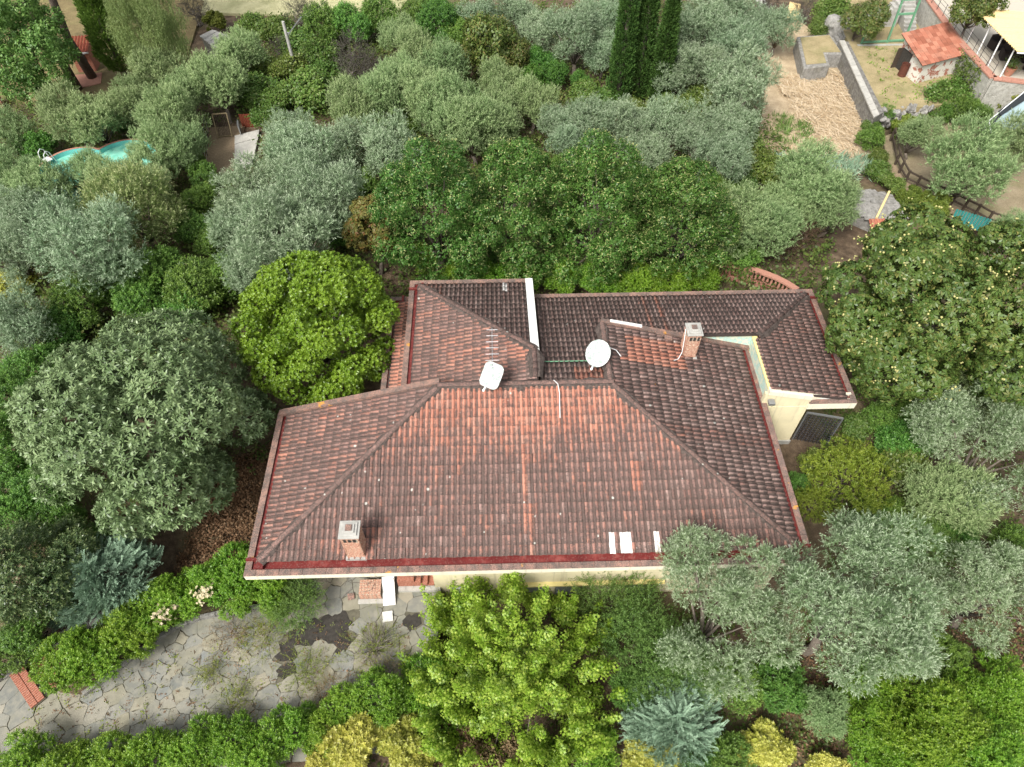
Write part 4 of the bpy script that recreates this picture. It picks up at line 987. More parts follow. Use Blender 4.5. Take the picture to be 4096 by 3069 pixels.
# ---------------------------------------------------------------- balustrade behind the house
t = thing('balustrade', 'curved terracotta balustrade behind the right end of the house', 'balustrade', (0, 0, 0))
BC = [(10.6, 28.35), (11.3, 28.35), (11.9, 28.29), (12.5, 28.17), (13.02, 28.01), (13.6, 27.8), (14.15, 27.51), (14.7, 27.15), (15.18, 26.71), (15.6, 26.2)]
mb = MB(); 
vs = []; 
for i, (x, y) in enumerate(BC):
    a = BC[max(0, i-1)]; b_ = BC[min(len(BC)-1, i+1)]; d = Vector((b_[0]-a[0], b_[1]-a[1], 0)).normalized(); n = Vector((-d.y, d.x, 0)); c = Vector((x, y, 0))
    vs += [c + n*.17 + Vector((0,0,.9)), c + n*.17 + Vector((0,0,1.0)), c - n*.17 + Vector((0,0,1.0)), c - n*.17 + Vector((0,0,.9))]
mb.add(vs, [(i*4+k, i*4+(k+1) % 4, (i+1)*4+(k+1) % 4, (i+1)*4+k) for i in range(len(BC)-1) for k in range(4)] + [(0,1,2,3), (39,38,37,36)]); mb.build('rail', M['terracotta'], t)
bp = MB().lathe([(.07, .25), (.05, .32), (.085, .48), (.05, .68), (.045, .78), (.07, .9)], 10).mesh('baluster', True); bp.materials.append(M['terracotta'])
for i in range(len(BC)-1):
    for k in range(3):
        f = (i + (k + .5) / 3); a = BC[i]; b_ = BC[i+1]; u = (k + .5) / 3; o = bpy.data.objects.new('baluster', bp); link(o, t); o.location = (a[0] + (b_[0]-a[0])*u, a[1] + (b_[1]-a[1])*u, 0)
for a, b_ in zip(BC[:-1], BC[1:]): MB().bar((*a, .12), (*b_, .12), .3, .26).build('plinth', M['terracotta'], t)
MB().box(-.2, .2, -.16, .16, 0, .92, Matrix.Translation((13.3, 27.9, 0))).build('pier', M['brick'], t)
# ---------------------------------------------------------------- swimming pool
pool = thing('swimming_pool', 'turquoise figure of eight swimming pool among the olives', 'pool', (0, 0, 0))
def pool_outline(dr=0):
    c1, c2, r = Vector((-25.75, 37.55)), Vector((-23.0, 38.35)), 2.05; out = []
    for k in range(72):
        th = 2*pi*k/72; d = Vector((cos(th), sin(th))); m = (c1 + c2) / 2; best = 0
        for c in (c1, c2):
            o = m - c; b_ = o.dot(d); q = b_*b_ - (o.dot(o) - (r+dr)**2)
            if q >= 0: best = max(best, -b_ + math.sqrt(q))
        p = m + d * best; out.append((p.x, p.y))
    return out
A, B = pool_outline(0), pool_outline(-.09); n = len(A)
mb = MB(); mb.add([(*p, .0) for p in A] + [(*p, 1.2) for p in A] + [(*p, 1.2) for p in B] + [(*p, .6) for p in B], [(i, (i+1) % n, n+(i+1) % n, n+i) for i in range(n)] + [(n+i, n+(i+1) % n, 2*n+(i+1) % n, 2*n+i) for i in range(n)] + [(2*n+i, 2*n+(i+1) % n, 3*n+(i+1) % n, 3*n+i) for i in range(n)])
mb.build('wall', M['liner'], pool)
A2, B2 = pool_outline(.07), pool_outline(-.08); MB().add([(*p, 1.215) for p in A2] + [(*p, 1.215) for p in B2] + [(*p, 1.15) for p in A2], [(i, (i+1) % n, n+(i+1) % n, n+i) for i in range(n)] + [(2*n+i, 2*n+(i+1) % n, (i+1) % n, i) for i in range(n)]).build('rim', M['terracotta'], pool)
A3 = pool_outline(-.09); MB().add([(*p, .92) for p in A3], [tuple(range(n))]).build('water', M['water'], pool)
t = thing('pool_ladder', 'white pool ladder with looped rails at the left end of the pool', 'ladder', (-27.55, 38.25, 0), -.55)
for sx in (-.25, .25):
    MB().tube([(sx, .45, .1), (sx, .35, 1.2), (sx, .25, 1.75), (sx, .08, 1.9), (sx, -.12, 1.75), (sx, -.25, 1.2), (sx, -.45, .3)], .025, 7).build('rail', M['white_metal'], t, True)
for k in range(4): MB().box(-.25, .25, -.40 + .045 * k, -.30 + .045 * k, .45 + k * .22, .48 + k * .22).build('tread', M['white_metal'], t)
for k in range(3): MB().box(-.25, .25, .32, .42, .35 + k * .26, .38 + k * .26).build('tread', M['white_metal'], t)
MB().box(-.27, .27, -.16, .24, 1.24, 1.28).build('platform', M['white_metal'], t)
# ---------------------------------------------------------------- fenced run with slab
sheet('run_ground', [(-19.4, 43.4), (-16.9, 43.6), (-16.2, 38.2), (-18.3, 38.2)], .07, M['gravel_run'], th=.3)
t = thing('concrete_slab', 'pale concrete slab strip beside the fenced run', 'slab', (0, 0, 0))
for k in range(4): a = k / 4; b_ = (k + 1) / 4 - .008; f = lambda u: ((-17.25 + .8*u, 42.2 - 3.9*u), (-15.75 + .3*u, 42.9 - 3.9*u)); (p, q), (r_, s_) = f(a), f(b_); MB().prism([p, q, s_, r_], -.1, .2 - .02 * (k % 2)).build('slab_panel', M['pale_concrete'], t)
t = thing('screen_frame', 'leaning wood framed mesh screen at the back of the run', 'screen', (-17.9, 42.2, 0), .12)
for a, b_ in (((-.45, 0, .05), (-.45, .5, 1.5)), ((.45, 0, .05), (.45, .5, 1.5)), ((-.45, .5, 1.5), (.45, .5, 1.5)), ((-.45, .05, .15), (.45, .05, .15))): MB().bar(a, b_, .06).build('frame_bar', M['tan_wood'], t)
for k in range(9): MB().bar((-.42 + k * .105, .06, .2), (-.42 + k * .105, .49, 1.47), .03, .012).build('mesh_bar', M['wood'], t)
t = thing('sheet_fence', 'rust red corrugated sheet fence behind the run', 'fence', (-16.6, 43.5, 0), .05)
for k in range(9): MB().box(-.45 + k * .1, -.37 + k * .1, -.015 * (k % 2), .03, .0, .95).build('sheet_rib', M['red_sheet'], t)
t = thing('bent_sheet', 'bent grey corrugated sheet standing beside the red fence', 'sheet', (-17.0, 42.6, 0), .5)
for k in range(8): MB().box(-.05 + .02*k*k*.2, -.0 + .02*k*k*.2, -.4 + k * .12, -.285 + k * .12, 0, .75).build('sheet_rib', M['metal'], t)
t = thing('run_fence', 'low mesh fence with posts on the left side of the run', 'fence', (0, 0, 0))
for k in range(6): MB().tube([(-19.2 + k * .2, 43.2 - k * 1.0, 0), (-19.2 + k * .2, 43.2 - k * 1.0, 1.1)], .03, 5).build('post', M['wood'], t)
for z in (.25, .6, 1.0): MB().bar((-19.2, 43.2, z), (-18.2, 38.2, z), .02).build('wire', M['metal'], t)
# utility pole
t = thing('utility_pole', 'grey utility pole with angled bracket among the creepers', 'pole', (-14.18, 49.21, 0))
MB().tube([(0, 0, 0), (-.05, 0, 4.3)], [.13, .10], 8).build('mast', M['concrete'], t); MB().bar((-.03, 0, 3.3), (1.25, 0, 4.6), .06).build('bracket', M['metal'], t); MB().tube([(-.03, 0, 3.9), (-.03, 0, 3.6), (.2, 0, 3.5)], .03, 6).build('bracket', M['metal'], t)
tag(MB().tube([(-13.0, 49.2, 4.55), (-12, 51.5, 4.3), (-9, 58, 4.7), (-4, 70, 6.5)], .018, 4).build('overhead_wire', M['dark_metal']), 'thin wire running away from the utility pole', 'wire')
# ---------------------------------------------------------------- pine lawn at the top left
sheet('pine_lawn', [(-42, 47.2), (-30, 46.9), (-24.5, 48.2), (-23, 52), (-24, 62), (-40, 66), (-46, 60)], .12, M['pine_lawn'], th=.35)
sheet('meadow', [(-24, 60), (-8, 58.5), (-6, 66), (-10, 78), (-30, 80), (-34, 66)], .1, M['meadow'], th=.35)
sheet('brick_yard', [(-30.6, 50.3), (-28.7, 50.6), (-28.3, 49.1), (-30.0, 48.3)], .16, M['terracotta'], th=.2)
t = thing('garden_hut', 'small hut with dark red roof behind the pines', 'hut', (-29.75, 51.0, .1), .1)
MB().box(-.7, .55, -.2, .9, 0, 1.6).build('wall', M['step_brick'], t)
for k in range(7): MB().add([(-.85 + k*.22, -.5, 1.6), (-.65 + k*.22, -.5, 1.6), (-.65 + k*.22, 1.1, 2.0), (-.85 + k*.22, 1.1, 2.0), (-.75 + k*.22, -.5, 1.66), (-.75 + k*.22, 1.1, 2.06)], [(0,4,5,3),(4,1,2,5),(0,1,4),(3,5,2)]).build('roof_tile', M['red_sheet'], t)
MB().box(-.87, .72, -.55, -.5, 1.5, 1.6).build('gutter', M['white_metal'], t); MB().box(-.35, .25, -.23, -.2, .05, 1.4).build('door', M['rust'], t)
t = thing('barbecue', 'stone barbecue block under the tall leafy tree at the left edge', 'barbecue', (-34.6, 46.4, 0), .4); MB().box(-.45, .45, -.35, .35, 0, .9).build('base', M['brick'], t); MB().box(-.3, .3, -.3, .3, .9, 1.6).build('hood', M['pale_rough'], t); MB().box(-.22, .22, -.365, -.34, .95, 1.3).build('mouth', M['dirt_and_shade'], t)  # mouth is a dark slab painting the shaded hearth
t = thing('metal_drum', 'pale metal drum beside the stone barbecue', 'drum', (-36.3, 46.6, 0)); MB().lathe([(.28, 0), (.28, .85), (.25, .87)], 16).build('body', M['white_metal'], t, False)
def pine(x, y, h, lean, seed, label):
    rng = np.random.default_rng(seed); t = thing('pine_tree', label, 'tree', (x, y, .05), 0, 'tall pines on the lawn')
    top = Vector((lean[0], lean[1], h)); pts_ = [Vector((0, 0, 0)).lerp(top, k / 5) + Vector((rng.normal(0, .12), rng.normal(0, .12), 0)) * (k > 0) for k in range(6)]
    mb = MB().tube(pts_, [.34, .28, .25, .22, .19, .12], 9); cl = [(top.x, top.y, h, 1.6)] + [(top.x + 2.4*cos(a), top.y + 2.4*sin(a), h + rng.uniform(-.6, .4), 1.1) for a in np.arange(0, 6.2, .8)]
    for c in cl[1:]: mb.tube([pts_[4], pts_[4].lerp(Vector(c[:3]), .6), Vector(c[:3])], [.12, .08, .04], 5)
    mb.build('trunk', M['pine_bark'], t, True); P, Nn = shell(cl, 700, rng, -.3, .4, .6); cr = place('needle', P, Nn + np.array([0, 0, .6]), rng.uniform(1.2, 1.8, 700), rng); obj('crown', cr, LM['pine'], t)
pine(-29.7, 48.4, 14, (-.8, .4), 1, 'thick pine trunk nearest the olives beside the brick yard'); pine(-29.2, 50.0, 15, (-1.2, .5), 2, 'slim pale pine trunk right of the small hut')
pine(-26.1, 50.6, 15, (-.5, .5), 3, 'dark pine trunk right of the ivy clad conifer'); pine(-31.4, 56.4, 15, (.3, .8), 4, 'pine trunk far back between the hut and the conifer'); pine(-33.6, 53.6, 14, (.0, .5), 5, 'pine trunk behind the small hut at its left'); pine(-28.6, 56.5, 15, (.2, .4), 6, 'pine trunk hidden behind the ivy clad conifer')
def column(name, label, x, y, h, r, seed, lk='cypress', group=None, base=.0, lean=(0, 0), n=3400, rot=0):
    rng = np.random.default_rng(seed); t = thing(name, label, 'tree', (x, y, 0), 0, group)
    z = base + (h - base) * rng.random(n) ** .85; k = (z - base) / (h - base); env = r * np.minimum(1, (k + .03) / .14) ** .5 * np.maximum(.05, 1 - k) ** .75 * (1 + .12 * np.sin(z * 5 + seed) * rng.random(n)); a = rng.uniform(0, 6.283, n); q = env * (1 - .3 * rng.random(n) ** 2)
    P = np.stack([np.cos(a) * q + lean[0] * k, np.sin(a) * q + lean[1] * k, z], 1); D = np.stack([np.cos(a) * .55, np.sin(a) * .55, np.ones(n)], 1) + rng.normal(size=(n, 3)) * .22
    cr = place('scale', P, D, rng.uniform(.8, 1.5, n), rng); MB().tube([(0, 0, 0), (lean[0] * .4, lean[1] * .4, h * .4), (lean[0] * .9, lean[1] * .9, h * .92)], [.18, .13, .03], 7).build('trunk', M['bark'], t, True); obj('crown', cr, LM[lk], t)
column('cypress_tree', 'left cypress of the three tall dark columns', 8.55, 45.6, 12.6, .78, 1, group='three cypresses'); column('cypress_tree', 'middle cypress of the three tall dark columns', 9.95, 46.2, 12.0, .72, 2, group='three cypresses'); column('cypress_tree', 'right cypress of the three, with a pointed tip in view', 11.3, 45.7, 8.4, .8, 3, group='three cypresses')
column('conifer', 'ivy clad dark conifer column on the pine lawn', -26.7, 49.8, 12, 1.25, 4, 'laurel', base=.8, n=7000)
t = thing('flat_shed', 'grey and brown flat roofed shed behind the weeping tree', 'shed', (0, 0, 0)); MB().prism([(-20.9, 51.3), (-20.3, 52.0), (-18.4, 50.7), (-18.95, 48.9)], 0, 2.3).build('wall', M['concrete'], t); 
for k in range(10): a = k / 10; b_ = (k + .93) / 10; P1 = Vector((-21, 51.3)); P2 = Vector((-18.95, 48.75)); Q1 = Vector((-20.3, 52.2)); Q2 = Vector((-18.2, 50.8)); q = [P1.lerp(P2, a), P1.lerp(P2, b_), Q1.lerp(Q2, b_), Q1.lerp(Q2, a)]; MB().prism([tuple(v) for v in q], 2.3, 2.4 + .03 * (k % 2)).build('roof_sheet', M['concrete'], t)

# ---------------------------------------------------------------- terraces at the upper right
sheet('straw_ground', [(16.6, 39.0), (24.2, 39.2), (25.2, 42.4), (26.3, 52.5), (24.5, 57.5), (20.0, 55.5), (19.6, 48), (18, 43)], .09, M['straw_ground'], th=.35)
up = tag(MB().prism([(25.5, 42.3), (28, 42.6), (31.9, 43.1), (34, 46), (34.5, 60), (27.5, 60), (26.3, 52.6)], -.3, 1.3).build('upper_terrace', M['dry_lawn']), kind='structure')
tag(MB().prism([(32.6, 43.0), (42, 40.5), (60, 44), (60, 66), (33.6, 62), (32.5, 54), (32.35, 48)], -.3, 2.9).build('pergola_terrace', M['pea_gravel']), kind='structure')
t = thing('stone_wall', 'long grey stone retaining wall with concrete cap beside the straw', 'wall', (0, 0, 0))
MB().prism([(24.6, 41.2), (25.45, 41.9), (26.1, 51.2), (25.45, 51.3)], -.3, 1.42).build('wall_body', M['rubble'], t)
for k in range(14): a = k / 14; b_ = (k + 1) / 14 - .003; f = lambda u: ((24.52 + .88*u, 41.15 + 10.1*u), (25.3 + .72*u, 41.8 + 9.4*u)); (p, q), (r_, s_) = f(a), f(b_); MB().prism([p, ((p[0]+q[0])/2+.08, (p[1]+q[1])/2), ((r_[0]+s_[0])/2+.08, (r_[1]+s_[1])/2), r_], 1.42, 1.52 + .006 * (k % 2)).build('cap_stone', M['pale_concrete'], t)
t = thing('rubble_edge', 'low broken stone edge along the front of the shed terrace', 'wall', (0, 0, 0)); R = random.Random(3)
rock = []
for k in range(5):
    bm = bmesh.new(); bmesh.ops.create_icosphere(bm, subdivisions=1, radius=1); rr = random.Random(k)
    for v in bm.verts: v.co *= rr.uniform(.7, 1.2)
    me = bpy.data.meshes.new('stone'); bm.to_mesh(me); bm.free(); me.materials.append(M['dry_stone']); rock.append(me)
def stones(parent, pts_, n, s0, s1, spread=.2, z=(0, .3)):
    for i in range(n):
        u = R.random() * (len(pts_) - 1); j = int(u); a, b_ = pts_[j], pts_[min(j+1, len(pts_)-1)]; f = u - j; o = bpy.data.objects.new('stone', R.choice(rock)); link(o, parent); s = R.uniform(s0, s1)
        o.location = (a[0] + (b_[0]-a[0])*f + R.gauss(0, spread), a[1] + (b_[1]-a[1])*f + R.gauss(0, spread), R.uniform(*z)); o.scale = (s * 1.3, s, s * .7); o.rotation_euler = (R.uniform(0, 6), R.uniform(0, 6), R.uniform(0, 6))
stones(t, [(25.4, 42.2), (28, 42.6), (31.9, 43.1)], 110, .12, .3, .12, (.1, 1.3))
t = thing('pergola_wall', 'rough pale wall with brick coping below the pergola', 'wall', (0, 0, 0))
PW = [(33.4, 62), (32.5, 54), (32.2, 48.2), (32.4, 43.1), (33.4, 42.8), (42, 40.3)]
for a, b_ in zip(PW[:-1], PW[1:]):
    d = (Vector(b_) - Vector(a)); nn = max(1, int(d.length / .5)); MB().bar((*a, 1.35), (*b_, 1.35), .4, 3.2).build('wall_body', M['pale_rough'], t)
    for k in range(nn): p = Vector(a).lerp(Vector(b_), k / nn); q = Vector(a).lerp(Vector(b_), (k + 1) / nn - .02 / nn); MB().bar((*p, 3.0), (*q, 3.0), .5, .1).build('coping_brick', M['terracotta'], t)
# shed
t = thing('shed', 'small shed with red tile roof and peeling plaster walls', 'shed', (0, 0, 0))
SB = [(28.95, 45.5), (32.25, 46.85), (31.3, 49.3), (28.35, 48.0)]; ZT = [2.62, 2.62, 3.35, 3.35]
MB().prism(SB, 1.1, ZT).build('wall', M['peel'], t)
n1 = Vector((SB[3][0]-SB[0][0], SB[3][1]-SB[0][1], 0)).normalized(); s1 = n1.cross(Vector((0,0,1)))
a = Vector((*SB[0], 0)) + n1 * 1.3 - s1 * .03; b_ = a + n1 * 1.0
MB().bar(a + Vector((0,0,2.0)), b_ + Vector((0,0,2.0)), .06, 1.4).build('doorway', M['dirt_and_shade'], t); MB().bar(b_ + Vector((0,0,2.0)) - s1 * .4, b_ + Vector((0,0,2.0)), .05, 1.4).build('door', M['wood'], t)  # doorway is a dark panel painting the unlit interior
c0 = Vector((28.65, 45.15, 2.72)); ux = (Vector((32.5, 46.72, 2.72)) - c0); uy = (Vector((27.95, 48.0, 3.48)) - c0); nx_, ny_ = 11, 9
rt = MB().add([c0, c0 + ux, c0 + ux + uy, c0 + uy], [(0, 1, 2, 3)]).build('roof', M['deck'], t)
tm = MB().box(0, ux.length / nx_ - .03, 0, uy.length / ny_ + .04, 0, .035).mesh('roof_tile', bevel=.008); tm.materials.append(M['shed_tile'])
X = ux.normalized(); Y = uy.normalized(); Zn = X.cross(Y).normalized(); Mx = Matrix(((X.x, Y.x, Zn.x), (X.y, Y.y, Zn.y), (X.z, Y.z, Zn.z))).to_4x4()
for i in range(nx_):
    for j in range(ny_):
        o = bpy.data.objects.new('roof_tile', tm); link(o, rt); o.matrix_local = Matrix.Translation(c0 + ux * i / nx_ + uy * j / ny_ + Zn * (.03 + R.uniform(0, .008))) @ Mx @ Matrix.Rotation(.05 + R.gauss(0, .012), 4, 'X') @ Matrix.Rotation(R.gauss(0, .012), 4, 'Z')
t = thing('steel_drum', 'rusty brown steel drum beside the shed', 'drum', (28.4, 46.6, 1.3)); MB().lathe([(.27, 0), (.29, .02), (.27, .28), (.29, .3), (.27, .32), (.27, .56), (.29, .58), (.27, .6), (.27, .82), (.285, .84), (.25, .84), (.25, .5)], 20).build('body', M['rust'], t)
t = thing('drain_pipe', 'pale pipe leaning beside the shed corner', 'pipe', (0, 0, 0)); MB().tube([(32.35, 46.5, 2.75), (32.0, 45.9, 1.3)], .06, 8).build('pipe', M['white_metal'], t)
# green steel frame
t = thing('steel_gantry', 'pale green steel frame standing behind the shed terrace', 'frame', (0, 0, 0)); Y0 = 51.1
for a, b_ in (((27.0, Y0, 1.4), (30.4, Y0 + .25, 1.4)), ((29.0, Y0 + .1, 1.3), (28.9, Y0 + .2, 4.3)), ((30.3, Y0 + .2, 1.3), (30.2, Y0 + .3, 4.3)), ((28.9, Y0 + .2, 4.3), (30.2, Y0 + .3, 4.3)), ((27.05, Y0, 1.3), (27.05, Y0, 2.4)), ((28.9, Y0 + .2, 3.3), (30.2, Y0 + .3, 3.3))): MB().bar(a, b_, .12).build('beam', M['green_paint'], t)
MB().box(26.7, 30.6, 50.75, 51.0, .9, 1.32).build('footing', M['concrete'], t)
t = thing('concrete_stair', 'narrow concrete stair climbing behind the shed', 'stair', (0, 0, 0))
for k in range(14): MB().box(30.75 + k * .03, 31.65 + k * .03, 52.5 + k * .3, 52.8 + k * .3, 1.0, 1.5 + k * .17).build('step', M['concrete'], t)
t = thing('side_stair', 'second concrete stair slanting behind the green frame', 'stair', (0, 0, 0))
for k in range(9): MB().box(27.6 + k * .32, 27.92 + k * .32, 53.6, 54.6, 1.0, 1.5 + k * .17).build('step', M['concrete'], t)
t = thing('stone_stair', 'short broken stone stair beside the stone block terrace', 'stair', (0, 0, 0))
for k in range(7): MB().box(24.7 + k * .25, 24.95 + k * .25, 51.6 + .1*k, 52.6 + .1*k, 0, .5 + k * .13).build('step', M['dry_stone'], t)
t = thing('stone_block', 'square old stone platform at the upper end of the straw', 'wall', (0, 0, 0)); MB().prism([(22.0, 48.0), (22.75, 52.6), (25.4, 52.9), (25.4, 50.0), (24.2, 50.0), (24.0, 48.4)], -.2, 1.15).build('wall_body', M['dry_stone'], t, bevel=.06); MB().prism([(22.3, 48.5), (22.95, 52.4), (25.2, 52.7), (25.3, 50.2), (24, 50.2), (23.8, 48.7)], 1.1, 1.18).build('turf', M['dry_lawn'], t)
rk = thing('rock', 'pale rough rock face above the stone platform', 'rock', (26.4, 54.0, .8)); bm = bmesh.new(); bmesh.ops.create_icosphere(bm, subdivisions=3, radius=1); rr = random.Random(5)
for v in bm.verts: v.co = Vector((v.co.x * 1.3, v.co.y * .9, v.co.z * 1.3)) * (1 + .18 * sin(v.co.x * 5 + 2) * cos(v.co.z * 4) + rr.uniform(-.06, .06))
me = bpy.data.meshes.new('rock_face'); bm.to_mesh(me); bm.free(); obj('rock_face', me, M['dry_stone'], rk)
for (x, y, rz, mt, lab) in ((21.8, 58.4, .3, 'marble', 'white board leaning in the brush at the top'), (24.0, 57.6, -.3, 'reed', 'tan board lying in the brush at the top right')):
    o = MB().box(-.45, .45, -.9, .9, 0, .05).build('board', M[mt]); o.location = (x, y, .7); o.rotation_euler = (.25, .1, rz); tag(o, lab, 'board')
# pergola
t = thing('pergola', 'pergola with pale yellow reed roof on white posts', 'pergola', (0, 0, 0))
PB = [(32.75, 47.9), (32.75, 46.3), (32.78, 44.7), (32.85, 43.15)]
for (x, y) in PB: MB().tube([(x, y, 2.9), (x - .05, y + .05, 5.0)], .05, 8).build('post', M['white_metal'], t)
for (x, y) in PB: MB().tube([(x + 3.0, y - .9, 2.9), (x + 3.0, y - .9, 5.2)], .05, 8).build('post', M['white_metal'], t)
c0, c1, c2, c3 = (Vector(v) for v in ((32.3, 48.2, 5.05), (35.2, 47.2, 5.25), (35.5, 41.6, 5.25), (32.55, 42.5, 5.05)))
vs = []; nn = 90
for i in range(nn + 1):
    p = c0.lerp(c3, i / nn); q = c1.lerp(c2, i / nn); z = .04 * sin(i * 1.9) + .012 * cos(i * 5.3); vs += [p + Vector((0, 0, z)), p.lerp(q, .5) + Vector((0, 0, z + .03)), q + Vector((0, 0, z))]
MB().add(vs, [(i*3+k, i*3+k+1, i*3+k+4, i*3+k+3) for i in range(nn) for k in range(2)]).build('reed_canopy', M['reed'], t).modifiers.new('s', 'SOLIDIFY').thickness = .04
for k in (0, .33, .66, 1): MB().bar(c0.lerp(c3, k) - Vector((0,0,.08)), c1.lerp(c2, k) - Vector((0,0,.08)), .07).build('rafter', M['white_metal'], t)
t = thing('terrace_fence', 'thin wire fence along the brick coped wall by the pergola', 'fence', (0, 0, 0))
for k in range(12): MB().tube([(32.35 + (.02*k if k < 7 else .14), 54.5 - k * 1.0, 3.0), (32.35 + (.02*k if k < 7 else .14), 54.5 - k * 1.0, 3.85)], .02, 5).build('post', M['dark_metal'], t)
for z in (3.3, 3.6, 3.84): MB().bar((32.35, 54.5, z), (32.5, 43.5, z), .015).build('wire', M['dark_metal'], t)
for (x, y, rz, lab) in ((34.3, 47.0, .2, 'dark rattan armchair farthest back under the pergola'), (34.4, 45.6, -.3, 'dark rattan armchair in the middle under the pergola'), (35.6, 45.4, 1.6, 'dark rattan armchair at the right side of the pergola'), (35.4, 44.2, 2.5, 'dark rattan armchair nearest the wall corner under the pergola')):
    c = thing('armchair', lab, 'armchair', (x, y, 2.9), rz, 'rattan armchairs under the pergola'); MB().box(-.36, .36, -.36, .36, .05, .42).build('seat', M['rattan'], c, bevel=.03); MB().box(-.4, .4, .3, .42, .05, .85).build('backrest', M['rattan'], c, bevel=.03)
    for s_ in (-1, 1): MB().box(s_*.4 - .06, s_*.4 + .06, -.36, .36, .05, .62).build('armrest', M['rattan'], c, bevel=.03)
t = thing('flower_pot', 'large terracotta pot with a plant at the pergola corner', 'pot', (33.6, 43.6, 2.9)); MB().lathe([(.22, 0), (.34, .5), (.36, .55), (.3, .55), (.28, .45)], 16).build('pot', M['pot'], t)
P = rng.normal(0, .16, (60, 3)) + np.array([0, 0, .75]); obj('plant', place('ivy', P, P - np.array([0, 0, .5]), np.full(60, .8), np.random.default_rng(2), 'plant'), LM['creeper'], t)
# net covered shelter at the right edge
t = thing('net_shelter', 'shelter under dark net and pale blue film at the right edge', 'shelter', (0, 0, 0))
for (pl, mt, nm) in ((((31.2, 39.8, 1.9), (31.3, 38.8, 1.3), (34.0, 40.0, 1.7), (34.6, 42.3, 2.5)), 'film', 'film'), (((31.15, 39.85, 1.95), (31.25, 38.75, 1.35), (32.0, 39.2, 1.55), (32.5, 40.9, 2.2)), 'net', 'net'), (((32.0, 40.55, 2.18), (32.1, 40.2, 2.1), (34.9, 42.0, 2.5), (34.9, 42.6, 2.6)), 'net', 'net_strip')):
    MB().add([Vector(v) for v in pl], [(0, 1, 2, 3)]).build(nm, M[mt], t).modifiers.new('s', 'SOLIDIFY').thickness = .03
MB().prism([(31.35, 38.9), (34.2, 40.1), (36, 43), (34.4, 42.3), (31.3, 39.8)], -.1, 1.25).build('wall', M['pale_rough'], t)
for p, q in (((31.2, 39.82, 1.97), (34.7, 42.5, 2.62)), ((31.3, 38.78, 1.33), (31.2, 39.82, 1.97))): MB().bar(p, q, .06).build('frame_bar', M['white_metal'], t)
for (x, y) in ((31.25, 38.85), (31.2, 39.8)): MB().bar((x, y, 0), (x, y, 1.9), .06).build('post', M['white_metal'], t)
# wooden fence and path
FP = [(25.93, 40.55), (25.3, 37.95), (25.22, 37.06), (25.19, 36.04), (25.65, 35.49), (26.17, 34.87), (26.72, 34.34), (27.16, 33.82), (27.61, 33.23), (28.09, 32.72), (28.54, 32.08), (29.17, 31.65)]
sheet('fence_terrace', [(25.6, 41.0), (24.9, 38), (24.8, 35.8), (26, 34.5), (28.2, 31.8), (29.5, 30.8), (36, 30), (38, 40), (31, 42.6), (28, 42.2)], .16, M['terrace_soil'], th=.5)
sheet('path', [(24.4, 38), (24.7, 35.4), (26.2, 33.4), (28.4, 31.0), (29.4, 31.2), (27.3, 33.9), (25.6, 35.7), (25.3, 38)], .19, M['gravel_run'], th=.4)
t = thing('wooden_fence', 'dark wooden rail fence curving along the path', 'fence', (0, 0, 0))
for (x, y) in FP: MB().box(x - .06, x + .06, y - .06, y + .06, .1, 1.1).build('post', M['wood'], t, bevel=.01)
for a, b_ in zip(FP[:-1], FP[1:]):
    for z in (.55, 1.0): MB().bar((*a, z), (*b_, z), .07, .1).build('rail', M['wood'], t)
t = thing('sheet_roof', 'teal corrugated sheet roof beside the fence', 'roof', (0, 0, 0)); a0, a1, a2, a3 = (Vector(v) for v in ((26.2, 32.0, 1.35), (27.85, 31.0, 1.35), (27.1, 30.2, 1.1), (25.7, 31.3, 1.1)))
for k in range(12): u = k / 12; v = (k + .85) / 12; MB().add([a0.lerp(a1, u), a0.lerp(a1, (u+v)/2) + Vector((0,0,.05)), a0.lerp(a1, v), a3.lerp(a2, u), a3.lerp(a2, (u+v)/2) + Vector((0,0,.05)), a3.lerp(a2, v)], [(0,1,4,3),(1,2,5,4)]).build('sheet_rib', M['teal'], t)
for (x, y) in ((26.1, 31.7), (27.6, 30.9)): MB().bar((x, y, 0), (x, y, 1.15), .08).build('post', M['wood'], t)
t = thing('stone_hut', 'low hut roofed with grey stone slabs beside the olives', 'hut', (0, 0, 0))
MB().prism([(21.2, 35.0), (22.4, 33.4), (23.2, 34.1), (23.5, 32.1), (21.9, 31.6), (20.8, 32.6), (20.4, 34.4)], -.2, .6).build('wall', M['dry_stone'], t)
H = [(21.2, 35.0), (23.3, 34.2), (23.6, 32.1), (21.9, 31.5), (20.7, 32.5), (20.3, 34.4)]
for i in range(14):
    for j in range(12):
        x = 20.3 + i * .25 + R.uniform(-.05, .05); y = 31.5 + j * .3 + R.uniform(-.05, .05)
        if inside((x, y), H): o = MB().box(-.17, .17, -.2, .2, 0, .04).build('stone_slab', M['dry_stone'], t, loc=(x, y, .62 + .12 * (2.2 - abs(y - 33.2)) + R.uniform(0, .03))); o.rotation_euler = (.15 * (1 if y < 33.2 else -1), R.gauss(0, .06), R.uniform(-.3, .3))
MB().bar((23.25, 34.15, 1.0), (21.75, 31.9, .9), .12).build('ridge_pole', M['reed'], t)
for k in range(6): MB().add([(21.3 + k * .16, 31.3, .7), (21.38 + k * .16, 31.3, .78), (21.46 + k * .16, 31.3, .7), (21.3 + k * .16, 31.85, .85), (21.38 + k * .16, 31.85, .93), (21.46 + k * .16, 31.85, .85)], [(0,1,4,3),(1,2,5,4)]).build('ridge_tile', M['shed_tile'], t)
